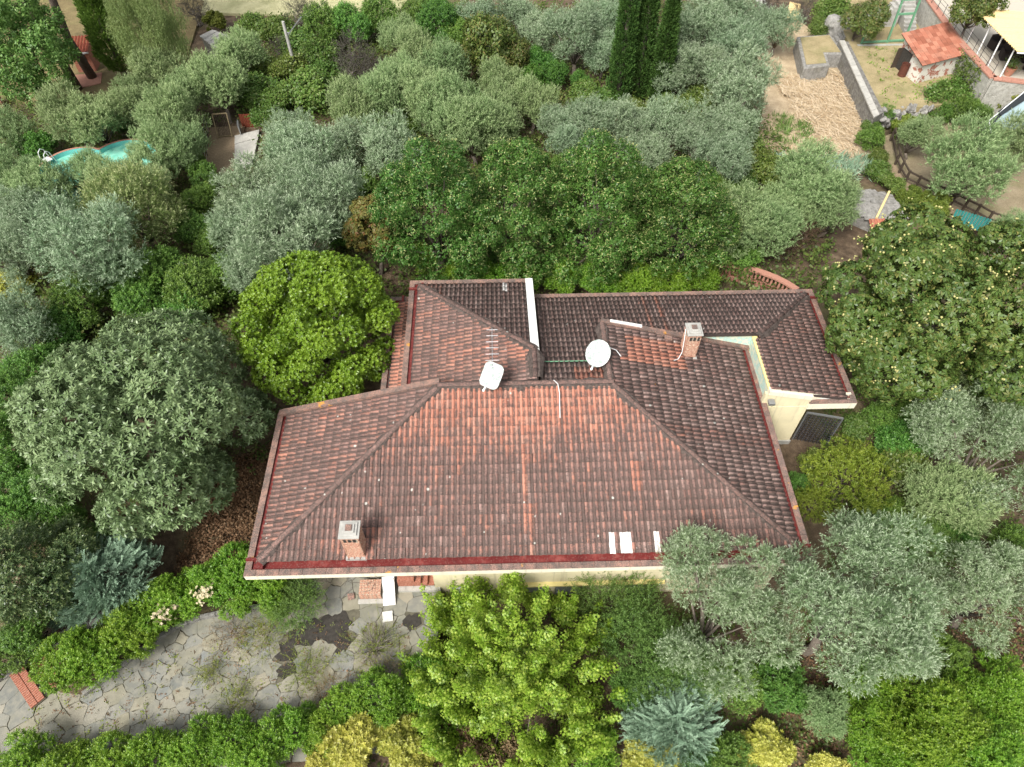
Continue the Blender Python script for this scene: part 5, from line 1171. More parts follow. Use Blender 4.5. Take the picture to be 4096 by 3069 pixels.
o = MB().box(-.35, .35, -.22, .22, 0, .06).build('metal_sheet', M['metal']); o.location = (20.6, 34.2, .95); o.rotation_euler = (.1, .1, -.5); tag(o, 'light grey metal sheet lying on the stone hut roof', 'sheet')
# dry cane heap and canes on the straw
def canes(name, n, box, seed, L=(.6, 1.5), z=.12, direc=None, label=None, cat=None, kind='stuff'):
    rg = np.random.default_rng(seed); V = []; F = []; r_ = []
    c = np.stack([rg.uniform(box[0], box[1], n), rg.uniform(box[2], box[3], n), z + rg.random(n) * .18], 1)
    if direc: c = c[[inside((p[0], p[1]), direc) for p in c]]
    n = len(c); a = rg.normal(1.9, .7, n); l = rg.uniform(*L, n) / 2; d = np.stack([np.cos(a), np.sin(a), rg.normal(0, .12, n)], 1); s_ = np.stack([-np.sin(a), np.cos(a), np.zeros(n)], 1) * rg.uniform(.008, .02, n)[:, None]
    upv = np.array([0, 0, 1.]); 
    V = np.stack([c - d*l[:, None] - s_, c - d*l[:, None] + s_, c + d*l[:, None] + s_ * .5, c + d*l[:, None] - s_ * .5], 1).reshape(-1, 3)
    return tag(obj(name, npmesh(name, V, np.arange(len(V)).reshape(-1, 4), {'rnd': ('FACE', rg.random(n))}), M['straw']), label, cat, kind=kind)
canes('dry_canes', 4200, (18.5, 25.5, 39.5, 50), 3, direc=[(20.6, 41.0), (24.4, 40.5), (25.2, 44.5), (25.3, 49.5), (22.8, 48.0), (20.6, 47.0)], label='pale dry canes strewn over the straw slope', cat='straw')
canes('brown_canes', 1300, (20.3, 22.3, 46.2, 48.6), 4, (.4, 1.0), .2, label='brown cane heap at the upper left of the straw', cat='straw')
canes('dry_canes', 1200, (17.5, 24, 37.5, 40), 5, label='thin dry stalks on the lower straw strip', cat='straw')
# small plants poking through
AVOID = [[(-19.6, 43.8), (-15.2, 43.9), (-15.2, 37.8), (-18.5, 37.8)], [(-28.2, 35.2), (-20.8, 36), (-20.8, 40.6), (-28.2, 40)]]
def scatter(name, spr, mat, n, poly, seed, z, sc=(.7, 1.2), label=None, cat=None, up=1.0):
    rg = np.random.default_rng(seed); xs = [p[0] for p in poly]; ys = [p[1] for p in poly]; P = []
    while len(P) < n:
        p = (rg.uniform(min(xs), max(xs)), rg.uniform(min(ys), max(ys)))
        if inside(p, poly) and not any(inside(p, q) for q in AVOID): P.append((*p, z(p) if callable(z) else z))
    P = np.array(P); D = np.array([0, 0, up]) + rg.normal(size=(n, 3)) * .45
    return tag(obj(name, place(spr, P, D, rg.uniform(*sc, n), rg, name), LM[mat]), label, cat, kind='stuff')
scatter('weeds', 'ivy', 'bright', 130, [(26, 43), (31, 43.6), (30, 50.5), (27, 50.5)], 1, 1.32, (.4, 1.0), 'green weeds dotted over the dry shed terrace', 'weeds')
scatter('weeds', 'ivy', 'creeper', 420, [(28.8, 43), (32, 43.3), (32.2, 46), (30.5, 45.4), (29.2, 44.6)], 2, lambda p: 1.3 + .25 * random.random(), (.8, 1.4), 'leafy weeds in front of the shed wall', 'weeds')
scatter('reeds', 'grass', 'juniper', 260, [(17.3, 39), (24, 38.6), (24.3, 37), (21, 36.6), (18, 38)], 3, .1, (2.0, 4.0), 'grey green reed tufts below the straw', 'reeds')
scatter('reeds', 'grass', 'broom', 140, [(18.3, 40), (21, 40), (21, 43), (19, 44)], 4, .1, (1.4, 2.6), 'green tufts on the left side of the straw', 'reeds')
scatter('ivy', 'ivy', 'creeper', 320, [(32.0, 44), (32.4, 44), (32.2, 47), (31.9, 47)], 5, lambda p: 1.3 + 1.6 * random.random(), (.7, 1.2), 'ivy patch climbing the wall below the pergola', 'ivy')
# undergrowth: everything below the trees
FULL = [(-46, 27), (-9.5, 22), (-9.5, 25), (16, 25), (19, 30), (20, 36), (17.5, 45), (20, 60), (-8, 60), (-16, 58), (-22, 47), (-32, 46), (-44, 46)]
def hum(p): return .1 + .75 * random.random() ** 1.6 * (1 + sin(p[0] * .9) * cos(p[1] * .8))
scatter('undergrowth', 'ivy', 'under', 22000, FULL, 6, hum, (.8, 1.7), 'low green undergrowth below the olive grove', 'undergrowth')
scatter('undergrowth', 'ivy', 'under', 2600, [(-24, 12), (-16.5, 12), (-10.5, 17), (-9.6, 24), (-14, 27), (-30, 27)], 7, lambda p: .05 + .4 * random.random() ** 2, (.7, 1.3), 'low green plants below the trees left of the house', 'undergrowth')
scatter('undergrowth', 'ivy', 'under', 4200, [(-2.4, 10.3), (10.5, 10.3), (13.5, 12), (14.5, 17), (16, 25), (24, 25), (24, 3), (-2, 3), (-6, 4.4), (-3, 6.5)], 8, lambda p: gz(*p) + .03 + .35 * random.random() ** 2, (.6, 1.2), 'low green plants in the lower front garden', 'undergrowth')
scatter('leaf_litter', 'ivy', 'litter', 3200, [(-13.5, 10.8), (-9.4, 10.8), (-9.4, 18), (-12.5, 17)], 9, .02, (.5, .9), 'brown fallen leaves below the big round tree', 'leaves', .3)
scatter('leaf_litter', 'ivy', 'litter', 2600, [(9, 4), (16, 4), (22, 9), (22, 12), (12, 9), (9, 7)], 10, lambda p: gz(*p) + .05, (.5, .9), 'brown fallen leaves on the bare patch at the bottom right', 'leaves', .3)
scatter('leaf_litter', 'ivy', 'litter', 500, [(-18, 5), (-4, 6), (-3.5, 9.5), (-9, 10), (-13.5, 8.5), (-17, 6.8)], 12, .035, (.25, .5), 'scattered dry leaves on the flagstones', 'leaves', .3)
# weeds between the flagstones
def tuft(label, x, y, r, n, seed, spr='wand', mat='weed', sc=(.3, .65), twigs=0, h=.25):
    n = int(n * 2.2); rg = np.random.default_rng(seed); q = rg.normal(0, r * .5, (n, 2)); P = np.stack([q[:, 0], q[:, 1], np.maximum(0, h * (1 - (q ** 2).sum(1) / r / r)) * rg.random(n)], 1); D = np.stack([q[:, 0] * .7, q[:, 1] * .7, np.ones(n) * .6], 1) + rg.normal(size=(n, 3)) * .35
    t = thing('weed_clump', label, 'weeds', (x, y, .02)); obj('leaves', place(spr, P, D, rg.uniform(*sc, n), rg, 'leaves'), LM[mat], t)
    mb = MB()
    for k in range(max(6, twigs)):
        a = rg.uniform(0, 6.28); l = r * rg.uniform(.5, 1.1); mb.tube([(rg.normal(0, .1), rg.normal(0, .1), 0), (cos(a)*l*.5, sin(a)*l*.5, h * rg.uniform(.4, 1)), (cos(a)*l, sin(a)*l, h * rg.uniform(.1, .9))], [.014, .011, .006], 4, False)
    mb.build('stems', M['twig'], t)
tuft('yellow green weeds spreading beside the dark terrace shrub', -9.1, 9.2, .95, 150, 1); tuft('brownish weeds on the flagstones beside the kerb', -10.4, 9.3, .8, 80, 2, mat='dry', sc=(.3, .6))
tuft('dry twiggy bush on the flagstones left of the lime tree', -4.9, 8.6, .95, 150, 3, twigs=70, h=.55); tuft('grey twig heap at the lower right of the terrace', -4.4, 7.6, .8, 40, 4, twigs=80, h=.4, mat='dry')
tuft('thin weeds in the middle of the terrace below the dark patch', -7.4, 7.9, .75, 110, 5); tuft('weeds near the bottom hedge of the terrace', -9.7, 7.0, .6, 70, 6); tuft('small weed tuft in the centre of the flagstones', -10.9, 7.9, .45, 45, 7); tuft('weeds at the right end of the bottom hedge', -6.4, 7.0, .7, 80, 8, mat='dry')
scatter('joint_weeds', 'ivy', 'weed', 260, [(-18, 5), (-4, 6), (-3.5, 9.5), (-9, 10), (-13.5, 8.5), (-17, 6.8)], 21, .03, (.25, .6), 'small green weeds in the flagstone joints', 'weeds')
# pale blossom heads on the terrace hedge
rg = np.random.default_rng(8); BLO = []
for (x, y, z, lab) in ((-12.55, 9.75, 1.5, 'cream withered blossom on the terrace hedge, nearer the kerb'), (-11.2, 10.4, 1.6, 'pale yellow blossom on the terrace hedge, nearer the roof')):
    P = rg.normal(0, .17, (40, 3)); o = obj('blossom', place('whorl', P, P + np.array([0, -.1, .3]), rg.uniform(.6, 1, 40), rg, 'blossom'), LM['flower']); o.location = (x, y, z); BLO.append(o)
# chestnut fruits as part of the crown: clusters of pale burrs (added to the tree below)
def burrs(cl, n, seed):
    rg = np.random.default_rng(seed); P, Nn = shell(cl, n, rg, -.2, .05, .85); bm = bmesh.new()
    for p, q in zip(P, Nn):
        for _ in range(2): bmesh.ops.create_icosphere(bm, subdivisions=1, radius=rg.uniform(.03, .045), matrix=Matrix.Translation(Vector(p + q * .12 + rg.normal(0, .05, 3))))
    me = bpy.data.meshes.new('fruit'); bm.to_mesh(me); bm.free(); me.materials.append(M['fruit']); return me
M['fruit'] = simple('pale_green_burr', (.40, .38, .15), .8, .2, 20)
BUR = burrs(ccl, 260, 3)
PROTO['chestnut'][0] = (PROTO['chestnut'][0][0], PROTO['chestnut'][0][1], (('fruit', BUR),))
# ---------------------------------------------------------------- trees and shrubs
TREES = [
 ('maple', 0.18, 7.56, -1.2, 1.035, 1.0, 318, 'bright lime green tree with lobed leaves in front of the house front', ''),
 ('loquat', -14.01, 16.63, 0.0, 1.077, 1.0, 130, 'huge round tree with long grey green leaves left of the house', ''),
 ('pitto', -8.02, 21.49, 0.0, 1.171, 1.0, 183, 'dense bright yellow green dome shaped tree beside the roof corner', ''),
 ('chestnut', 18.87, 20.21, 0.0, 1.152, 1.0, 353, 'large horse chestnut with hand shaped leaves right of the house', ''),
 ('redchest', -6.48, 29.03, 0.0, 1.134, 1.0, 333, 'small chestnut with rusty brown leaves at the left end of the lindens', ''),
 ('linden', -3.1, 28.61, 0, 1.052, 0.9, 271, 'first linden from the left in the row of four behind the house', ''),
 ('linden', 0.91, 29.15, 0, 0.993, 0.88, 14, 'second linden from the left in the row of four behind the house', ''),
 ('linden', 5.05, 28.74, 0, 1.011, 0.94, 238, 'third linden from the left in the row of four behind the house', ''),
 ('linden', 9.21, 28.37, 0, 0.959, 0.84, 127, 'fourth linden from the left in the row of four behind the house', ''),
 ('magnolia', -17.72, 11.28, 0.0, 0.853, 1.0, 332, 'dark broadleaf tree with pale leaf tips beside the blue juniper', ''),
 ('gnarl', 7.47, 8.83, -1.2, 0.809, 1.25, 26, 'grey green olive overhanging the front right roof corner, nearer the lime tree', ''),
 ('gnarl', 11.65, 8.47, -1.2, 0.984, 1.2, 80, 'wide silvery olive in the front right garden, beside the roof corner', ''),
 ('gnarl', 19.34, 14.96, -0.3, 0.871, 1.0, 57, 'pale silvery olive at the right edge below the horse chestnut', ''),
 ('gnarl', 17.84, 9.27, -0.9, 0.714, 1.0, 190, 'olive with whitish tips at the right edge beside the dark broom', ''),
 ('olive', 20.64, 18.72, 0.0, 1.064, 1.0, 240, 'grey green olive tucked under the right side of the horse chestnut', ''),
 ('olive', 17.82, 13.39, -0.4, 0.856, 1.0, 126, 'low olive between the yellow green shrub and the right edge', ''),
 ('olive', 11.28, 5.87, -1.2, 0.454, 1.0, 194, 'small olive bush beside the bare brown patch at the bottom right', ''),
 ('bigleaf', -29.94, 45.33, 0.0, 0.773, 1.0, 278, 'tall leafy tree at the top left corner', ''),
 ('weep', -22.74, 47.8, 0.0, 0.744, 1.0, 52, 'feathery pale green weeping tree behind the pine lawn', ''),
 ('privet', -19.38, 31.0, 0.0, 0.992, 1.0, 293, 'cream tinged round tree below the pool', ''),
 ('silver', -20.14, 27.34, 0.0, 1.35, 1.0, 127, 'silver leaved round tree left of the cream tinged one', ''),
 ('silver', -22.97, 23.34, 0.0, 0.876, 1.0, 6, 'silver green tree at the left edge above the laurel hedge', ''),
 ('olive', -22.14, 45.45, 0.0, 0.961, 1.0, 110, 'olive, second from the left at the foot of the pine lawn', 'at the foot of the pine lawn'),
 ('olive', -20.02, 43.37, 0.0, 0.872, 1.0, 208, 'olive, third from the left at the foot of the pine lawn', 'at the foot of the pine lawn'),
 ('olive', -23.11, 43.01, 0.0, 0.803, 1.0, 143, 'olive, first from the left at the foot of the pine lawn', 'at the foot of the pine lawn'),
 ('olive', -18.01, 44.11, 0.0, 0.978, 1.0, 93, 'olive, fourth from the left at the foot of the pine lawn', 'at the foot of the pine lawn'),
 ('olive', -17.64, 48.11, 0.0, 0.926, 1.0, 199, 'olive, fifth from the left at the foot of the pine lawn', 'at the foot of the pine lawn'),
 ('olive', -29.99, 39.8, 0.0, 0.768, 1.0, 81, 'olive, first from the left in the row behind the pool', 'in the row behind the pool'),
 ('olive', -26.41, 40.63, 0.0, 0.963, 1.0, 36, 'olive, second from the left in the row behind the pool', 'in the row behind the pool'),
 ('olive', -24.55, 40.37, 0.0, 0.93, 1.0, 71, 'olive, third from the left in the row behind the pool', 'in the row behind the pool'),
 ('olive', -23.36, 41.95, 0.0, 0.824, 1.0, 316, 'olive, fourth from the left in the row behind the pool', 'in the row behind the pool'),
 ('olive', -20.1, 40.47, 0.0, 0.963, 1.0, 316, 'olive, fifth from the left in the row behind the pool', 'in the row behind the pool'),
 ('olive', -18.77, 37.89, 0.0, 0.781, 1.0, 227, 'olive, second from the left between the pool and the fenced run', 'between the pool and the fenced run'),
 ('olive', -20.12, 36.9, 0.0, 0.888, 1.0, 64, 'olive, first from the left between the pool and the fenced run', 'between the pool and the fenced run'),
 ('olive', -27.82, 35.12, 0.0, 0.821, 1.0, 67, 'olive, first from the left in front of the pool', 'in front of the pool'),
 ('olive', -25.77, 34.12, 0.0, 0.81, 1.0, 0, 'olive, second from the left in front of the pool', 'in front of the pool'),
 ('olive', -24.05, 36.04, 0.0, 0.701, 1.0, 2, 'olive, third from the left in front of the pool', 'in front of the pool'),
 ('olive', -21.46, 34.1, 0.0, 0.853, 1.0, 107, 'olive, fourth from the left in front of the pool', 'in front of the pool'),
 ('olive', -19.77, 34.23, 0.0, 0.77, 1.0, 110, 'olive, fifth from the left in front of the pool', 'in front of the pool'),
 ('silver', -26.51, 31.57, 0.0, 0.847, 1.0, 84, 'silvery olive, first from the left at the left edge below the pool', 'at the left edge below the pool'),
 ('silver', -25.05, 32.17, 0.0, 0.69, 1.0, 85, 'silvery olive, third from the left at the left edge below the pool', 'at the left edge below the pool'),
 ('silver', -24.79, 28.37, 0.0, 0.883, 1.0, 148, 'silvery olive, second from the left at the left edge below the pool', 'at the left edge below the pool'),
 ('silver', -12.88, 31.95, 0.0, 1.125, 1.0, 160, 'silvery olive, third from the left in the grey cluster left of the lindens', 'in the grey cluster left of the lindens'),
 ('silver', -9.38, 31.08, 0.0, 1.268, 1.0, 101, 'silvery olive, sixth from the left in the grey cluster left of the lindens', 'in the grey cluster left of the lindens'),
 ('silver', -10.71, 27.46, 0.0, 1.342, 1.0, 276, 'silvery olive, fourth from the left in the grey cluster left of the lindens', 'in the grey cluster left of the lindens'),
 ('silver', -13.88, 30.54, 0.0, 0.918, 1.0, 347, 'silvery olive, first from the left in the grey cluster left of the lindens', 'in the grey cluster left of the lindens'),
 ('silver', -12.29, 26.88, 0.0, 0.867, 1.0, 320, 'silvery olive, second from the left in the grey cluster left of the lindens', 'in the grey cluster left of the lindens'),
 ('silver', -10.71, 34.01, 0.0, 0.884, 1.0, 104, 'silvery olive, fifth from the left in the grey cluster left of the lindens', 'in the grey cluster left of the lindens'),
 ('silver', -12.6, 38.86, 0.0, 0.824, 1.0, 93, 'silvery olive, first from the left in the first row behind the lindens', 'in the first row behind the lindens'),
 ('silver', -11.18, 35.38, 0.0, 1.1, 1.0, 353, 'silvery olive, second from the left in the first row behind the lindens', 'in the first row behind the lindens'),
 ('silver', -8.97, 37.05, 0.0, 0.894, 1.0, 100, 'silvery olive, third from the left in the first row behind the lindens', 'in the first row behind the lindens'),
 ('silver', -6.01, 36.72, 0.0, 1.036, 1.0, 196, 'silvery olive, fourth from the left in the first row behind the lindens', 'in the first row behind the lindens'),
 ('silver', 9.17, 36.86, 0.0, 0.703, 1.0, 152, 'silvery olive, sixth from the left in the first row behind the lindens', 'in the first row behind the lindens'),
 ('silver', 4.35, 37.77, 0.0, 0.711, 1.0, 11, 'silvery olive, fifth from the left in the first row behind the lindens', 'in the first row behind the lindens'),
 ('olive', -8.87, 41.44, 0.0, 0.948, 1.0, 184, 'olive, first from the left in the middle of the grove', 'in the middle of the grove'),
 ('olive', -7.27, 42.1, 0.0, 0.957, 1.0, 212, 'olive, second from the left in the middle of the grove', 'in the middle of the grove'),
 ('olive', -4.36, 42.13, 0.0, 1.053, 1.0, 84, 'olive, third from the left in the middle of the grove', 'in the middle of the grove'),
 ('olive', -2.83, 40.09, 0.0, 1.086, 1.0, 74, 'olive, fourth from the left in the middle of the grove', 'in the middle of the grove'),
 ('olive', -1.26, 38.42, 0.0, 1.033, 1.0, 135, 'olive, fifth from the left in the middle of the grove', 'in the middle of the grove'),
 ('olive', 0.48, 42.08, 0.0, 0.8, 1.0, 33, 'olive, seventh from the left in the middle of the grove', 'in the middle of the grove'),
 ('olive', 2.42, 42.34, 0.0, 0.803, 1.0, 169, 'olive, eighth from the left in the middle of the grove', 'in the middle of the grove'),
 ('olive', 0.14, 39.0, 0.0, 0.829, 1.0, 154, 'olive, sixth from the left in the middle of the grove', 'in the middle of the grove'),
 ('silver', 4.22, 40.23, 0.0, 0.813, 1.0, 308, 'silvery olive, first from the left in the bluish row before the cypresses', 'in the bluish row before the cypresses'),
 ('silver', 6.03, 39.54, 0.0, 0.868, 1.0, 300, 'silvery olive, second from the left in the bluish row before the cypresses', 'in the bluish row before the cypresses'),
 ('silver', 7.7, 39.01, 0.0, 0.862, 1.0, 1, 'silvery olive, third from the left in the bluish row before the cypresses', 'in the bluish row before the cypresses'),
 ('silver', 9.35, 40.52, 0.0, 0.691, 1.0, 305, 'silvery olive, fourth from the left in the bluish row before the cypresses', 'in the bluish row before the cypresses'),
 ('silver', 10.7, 39.83, 0.0, 0.842, 1.0, 347, 'silvery olive, fifth from the left in the bluish row before the cypresses', 'in the bluish row before the cypresses'),
 ('silver', 12.32, 37.74, 0.0, 0.879, 1.0, 173, 'silvery olive, sixth from the left in the bluish row before the cypresses', 'in the bluish row before the cypresses'),
 ('silver', 14.07, 38.41, 0.0, 0.918, 1.0, 33, 'silvery olive, eighth from the left in the bluish row before the cypresses', 'in the bluish row before the cypresses'),
 ('silver', 13.23, 35.37, 0.0, 0.88, 1.0, 158, 'silvery olive, seventh from the left in the bluish row before the cypresses', 'in the bluish row before the cypresses'),
 ('olive', -6.4, 44.48, 0.0, 0.921, 1.0, 181, 'olive, first from the left in the upper part of the grove left of the cypresses', 'in the upper part of the grove left of the cypresses'),
 ('olive', -5.1, 47.18, 0.0, 0.97, 1.0, 156, 'olive, third from the left in the upper part of the grove left of the cypresses', 'in the upper part of the grove left of the cypresses'),
 ('olive', -3.44, 46.23, 0.0, 0.909, 1.0, 246, 'olive, fourth from the left in the upper part of the grove left of the cypresses', 'in the upper part of the grove left of the cypresses'),
 ('olive', -6.49, 50.8, 0.0, 0.817, 1.0, 356, 'olive, second from the left in the upper part of the grove left of the cypresses', 'in the upper part of the grove left of the cypresses'),
 ('olive', 0.22, 45.07, 0.0, 0.764, 1.0, 161, 'olive, fifth from the left in the upper part of the grove left of the cypresses', 'in the upper part of the grove left of the cypresses'),
 ('silver', -0.86, 53.09, 0.0, 0.84, 1.0, 94, 'silvery olive, first from the left along the upper edge left of the cypresses', 'along the upper edge left of the cypresses'),
 ('silver', 1.92, 54.81, 0.0, 0.857, 1.0, 246, 'silvery olive, second from the left along the upper edge left of the cypresses', 'along the upper edge left of the cypresses'),
 ('silver', 3.51, 50.62, 0.0, 0.889, 1.0, 241, 'silvery olive, third from the left along the upper edge left of the cypresses', 'along the upper edge left of the cypresses'),
 ('silver', 5.83, 49.16, 0.0, 1.118, 1.0, 90, 'silvery olive, fourth from the left along the upper edge left of the cypresses', 'along the upper edge left of the cypresses'),
 ('silver', 7.58, 48.74, 0.0, 0.801, 1.0, 29, 'silvery olive, fifth from the left along the upper edge left of the cypresses', 'along the upper edge left of the cypresses'),
 ('silver', 8.07, 53.54, 0.0, 0.846, 1.0, 131, 'silvery olive, sixth from the left along the upper edge left of the cypresses', 'along the upper edge left of the cypresses'),
 ('silver', 12.84, 49.61, 0.0, 0.881, 1.0, 11, 'silvery olive, second from the left in the stand right of the cypresses', 'in the stand right of the cypresses'),
 ('silver', 12.06, 45.78, 0.0, 0.773, 1.0, 183, 'silvery olive, first from the left in the stand right of the cypresses', 'in the stand right of the cypresses'),
 ('silver', 14.46, 49.86, 0.0, 1.13, 1.0, 206, 'silvery olive, fourth from the left in the stand right of the cypresses', 'in the stand right of the cypresses'),
 ('silver', 16.7, 52.31, 0.0, 1.092, 1.0, 9, 'silvery olive, fifth from the left in the stand right of the cypresses', 'in the stand right of the cypresses'),
 ('silver', 13.65, 46.04, 0.0, 1.013, 1.0, 281, 'silvery olive, third from the left in the stand right of the cypresses', 'in the stand right of the cypresses'),
 ('silver', 16.73, 47.71, 0.0, 1.034, 1.0, 214, 'silvery olive, sixth from the left in the stand right of the cypresses', 'in the stand right of the cypresses'),
 ('silver', 15.61, 41.58, 0.0, 1.208, 1.0, 187, 'silvery olive, seventh from the left in the stand right of the cypresses', 'in the stand right of the cypresses'),
 ('silver', 19.62, 52.48, 0.0, 0.765, 1.0, 192, 'silvery olive, eighth from the left in the stand right of the cypresses', 'in the stand right of the cypresses'),
 ('silver', 20.96, 51.78, 0.0, 0.796, 1.0, 296, 'silvery olive, ninth from the left in the stand right of the cypresses', 'in the stand right of the cypresses'),
 ('olive', 17.22, 32.48, 0.0, 1.066, 1.0, 4, 'olive, fourth from the left beside the stone hut right of the lindens', 'beside the stone hut right of the lindens'),
 ('olive', 18.42, 31.37, 0.0, 0.887, 1.0, 231, 'olive, fifth from the left beside the stone hut right of the lindens', 'beside the stone hut right of the lindens'),
 ('olive', 12.47, 29.67, 0.0, 0.994, 1.0, 23, 'olive, first from the left beside the stone hut right of the lindens', 'beside the stone hut right of the lindens'),
 ('olive', 14.17, 29.08, 0.0, 0.908, 1.0, 92, 'olive, second from the left beside the stone hut right of the lindens', 'beside the stone hut right of the lindens'),
 ('olive', 16.02, 31.24, 0.0, 0.802, 1.0, 319, 'olive, third from the left beside the stone hut right of the lindens', 'beside the stone hut right of the lindens'),
 ('olive', 26.46, 33.69, 0.0, 1.199, 1.0, 100, 'olive, second from the left on the fenced terrace at the right', 'on the fenced terrace at the right'),
 ('olive', 31.28, 36.81, 0.0, 0.844, 1.0, 60, 'olive, third from the left on the fenced terrace at the right', 'on the fenced terrace at the right'),
 ('olive', 26.34, 38.6, 0.0, 0.678, 1.0, 125, 'olive, first from the left on the fenced terrace at the right', 'on the fenced terrace at the right'),
 ('olive', 28.23, 29.4, 0.0, 0.635, 1.0, 236, 'olive, fourth from the left on the fenced terrace at the right', 'on the fenced terrace at the right'),
 ('laurel', -21.07, 25.7, 0.0, 1.206, 1.0, 176, 'dark laurel, first from the left in the dark laurel belt above the big round tree', 'in the dark laurel belt above the big round tree'),
 ('laurel', -20.01, 27.13, 0.0, 1.236, 1.0, 262, 'dark laurel, second from the left in the dark laurel belt above the big round tree', 'in the dark laurel belt above the big round tree'),
 ('laurel', -18.02, 27.83, 0.0, 1.329, 1.0, 181, 'dark laurel, fourth from the left in the dark laurel belt above the big round tree', 'in the dark laurel belt above the big round tree'),
 ('laurel', -15.41, 26.43, 0.0, 1.3, 1.0, 268, 'dark laurel, sixth from the left in the dark laurel belt above the big round tree', 'in the dark laurel belt above the big round tree'),
 ('laurel', -14.31, 27.49, 0.0, 1.109, 1.0, 128, 'dark laurel, seventh from the left in the dark laurel belt above the big round tree', 'in the dark laurel belt above the big round tree'),
 ('laurel', -15.91, 25.51, 0.0, 0.978, 1.0, 236, 'dark laurel, fifth from the left in the dark laurel belt above the big round tree', 'in the dark laurel belt above the big round tree'),
 ('laurel', -18.31, 25.94, 0.0, 1.08, 1.0, 55, 'dark laurel, third from the left in the dark laurel belt above the big round tree', 'in the dark laurel belt above the big round tree'),
 ('laurel', -21.69, 24.11, 0.0, 0.953, 1.0, 301, 'dark laurel, sixth from the left down the left edge beside the big round tree', 'down the left edge beside the big round tree'),
 ('laurel', -21.98, 21.6, 0.0, 1.124, 1.0, 188, 'dark laurel, fourth from the left down the left edge beside the big round tree', 'down the left edge beside the big round tree'),
 ('laurel', -22.17, 19.87, 0.0, 1.089, 1.0, 151, 'dark laurel, second from the left down the left edge beside the big round tree', 'down the left edge beside the big round tree'),
 ('laurel', -20.71, 17.21, 0.0, 1.246, 1.0, 18, 'dark laurel, third from the left down the left edge beside the big round tree', 'down the left edge beside the big round tree'),
 ('laurel', -20.63, 15.57, 0.0, 0.973, 1.0, 221, 'dark laurel, first from the left down the left edge beside the big round tree', 'down the left edge beside the big round tree'),
 ('laurel', -19.08, 15.07, 0.0, 0.995, 1.0, 46, 'dark laurel, fifth from the left down the left edge beside the big round tree', 'down the left edge beside the big round tree'),
 ('laurel', -21.58, 24.77, 0.0, 0.775, 1.0, 106, 'dark laurel, seventh from the left down the left edge beside the big round tree', 'down the left edge beside the big round tree'),
 ('laurel', -28.7, 39.68, 0.0, 1.014, 1.0, 174, 'dark laurel, first from the left around the pool', 'around the pool'),
 ('laurel', -24.31, 42.68, 0.0, 0.609, 1.0, 262, 'dark laurel, fourth from the left around the pool', 'around the pool'),
 ('laurel', -18.91, 38.24, 0.0, 0.858, 1.0, 312, 'dark laurel, fifth from the left around the pool', 'around the pool'),
 ('laurel', -17.32, 34.33, 0.0, 0.901, 1.0, 185, 'dark laurel, seventh from the left around the pool', 'around the pool'),
 ('laurel', -16.95, 31.52, 0.0, 0.907, 1.0, 75, 'dark laurel, sixth from the left around the pool', 'around the pool'),
 ('laurel', -15.9, 30.78, 0.0, 0.855, 1.0, 174, 'dark laurel, ninth from the left around the pool', 'around the pool'),
 ('laurel', -24.83, 33.97, 0.0, 0.762, 1.0, 141, 'dark laurel, third from the left around the pool', 'around the pool'),
 ('laurel', -25.97, 33.73, 0.0, 0.494, 1.0, 359, 'dark laurel, second from the left around the pool', 'around the pool'),
 ('laurel', -17.69, 36.59, 0.0, 0.793, 1.0, 279, 'dark laurel, eighth from the left around the pool', 'around the pool'),
 ('bright', -15.82, 7.97, 0.1, 0.909, 1.0, 47, 'fresh green shrub, first from the left in the clipped hedge along the flagstone terrace', 'in the clipped hedge along the flagstone terrace'),
 ('bright', -14.78, 8.44, 0.1, 1.014, 1.0, 159, 'fresh green shrub, second from the left in the clipped hedge along the flagstone terrace', 'in the clipped hedge along the flagstone terrace'),
 ('bright', -13.91, 9.15, 0.1, 0.967, 1.0, 351, 'fresh green shrub, third from the left in the clipped hedge along the flagstone terrace', 'in the clipped hedge along the flagstone terrace'),
 ('bright', -13.17, 9.91, 0.1, 0.918, 1.0, 162, 'fresh green shrub, fourth from the left in the clipped hedge along the flagstone terrace', 'in the clipped hedge along the flagstone terrace'),
 ('bright', -12.33, 10.48, 0.1, 0.897, 1.0, 156, 'fresh green shrub, fifth from the left in the clipped hedge along the flagstone terrace', 'in the clipped hedge along the flagstone terrace'),
 ('bright', -11.35, 10.89, 0.1, 0.872, 1.0, 90, 'fresh green shrub, sixth from the left in the clipped hedge along the flagstone terrace', 'in the clipped hedge along the flagstone terrace'),
 ('bright', -10.31, 11.27, 0.1, 0.948, 1.0, 40, 'fresh green shrub, eighth from the left in the clipped hedge along the flagstone terrace', 'in the clipped hedge along the flagstone terrace'),
 ('bright', -10.34, 10.43, 0.1, 0.695, 1.0, 320, 'fresh green shrub, seventh from the left in the clipped hedge along the flagstone terrace', 'in the clipped hedge along the flagstone terrace'),
 ('bright', -9.12, 10.81, 0.1, 0.905, 1.0, 76, 'fresh green shrub, ninth from the left in the clipped hedge along the flagstone terrace', 'in the clipped hedge along the flagstone terrace'),
 ('bright', -8.67, 10.25, 0.1, 0.591, 1.0, 352, 'fresh green shrub, tenth from the left in the clipped hedge along the flagstone terrace', 'in the clipped hedge along the flagstone terrace'),
 ('broom', -8.19, 10.25, 0, 0.685, 0.8, 158, 'dark spreading shrub on the terrace under the front left roof corner', ''),
 ('bright', -16.32, 4.93, -0.3, 0.888, 1.0, 247, 'fresh green shrub, first from the left in the hedge at the terrace bottom edge', 'in the hedge at the terrace bottom edge'),
 ('bright', -14.8, 4.69, -0.3, 0.837, 1.0, 82, 'fresh green shrub, second from the left in the hedge at the terrace bottom edge', 'in the hedge at the terrace bottom edge'),
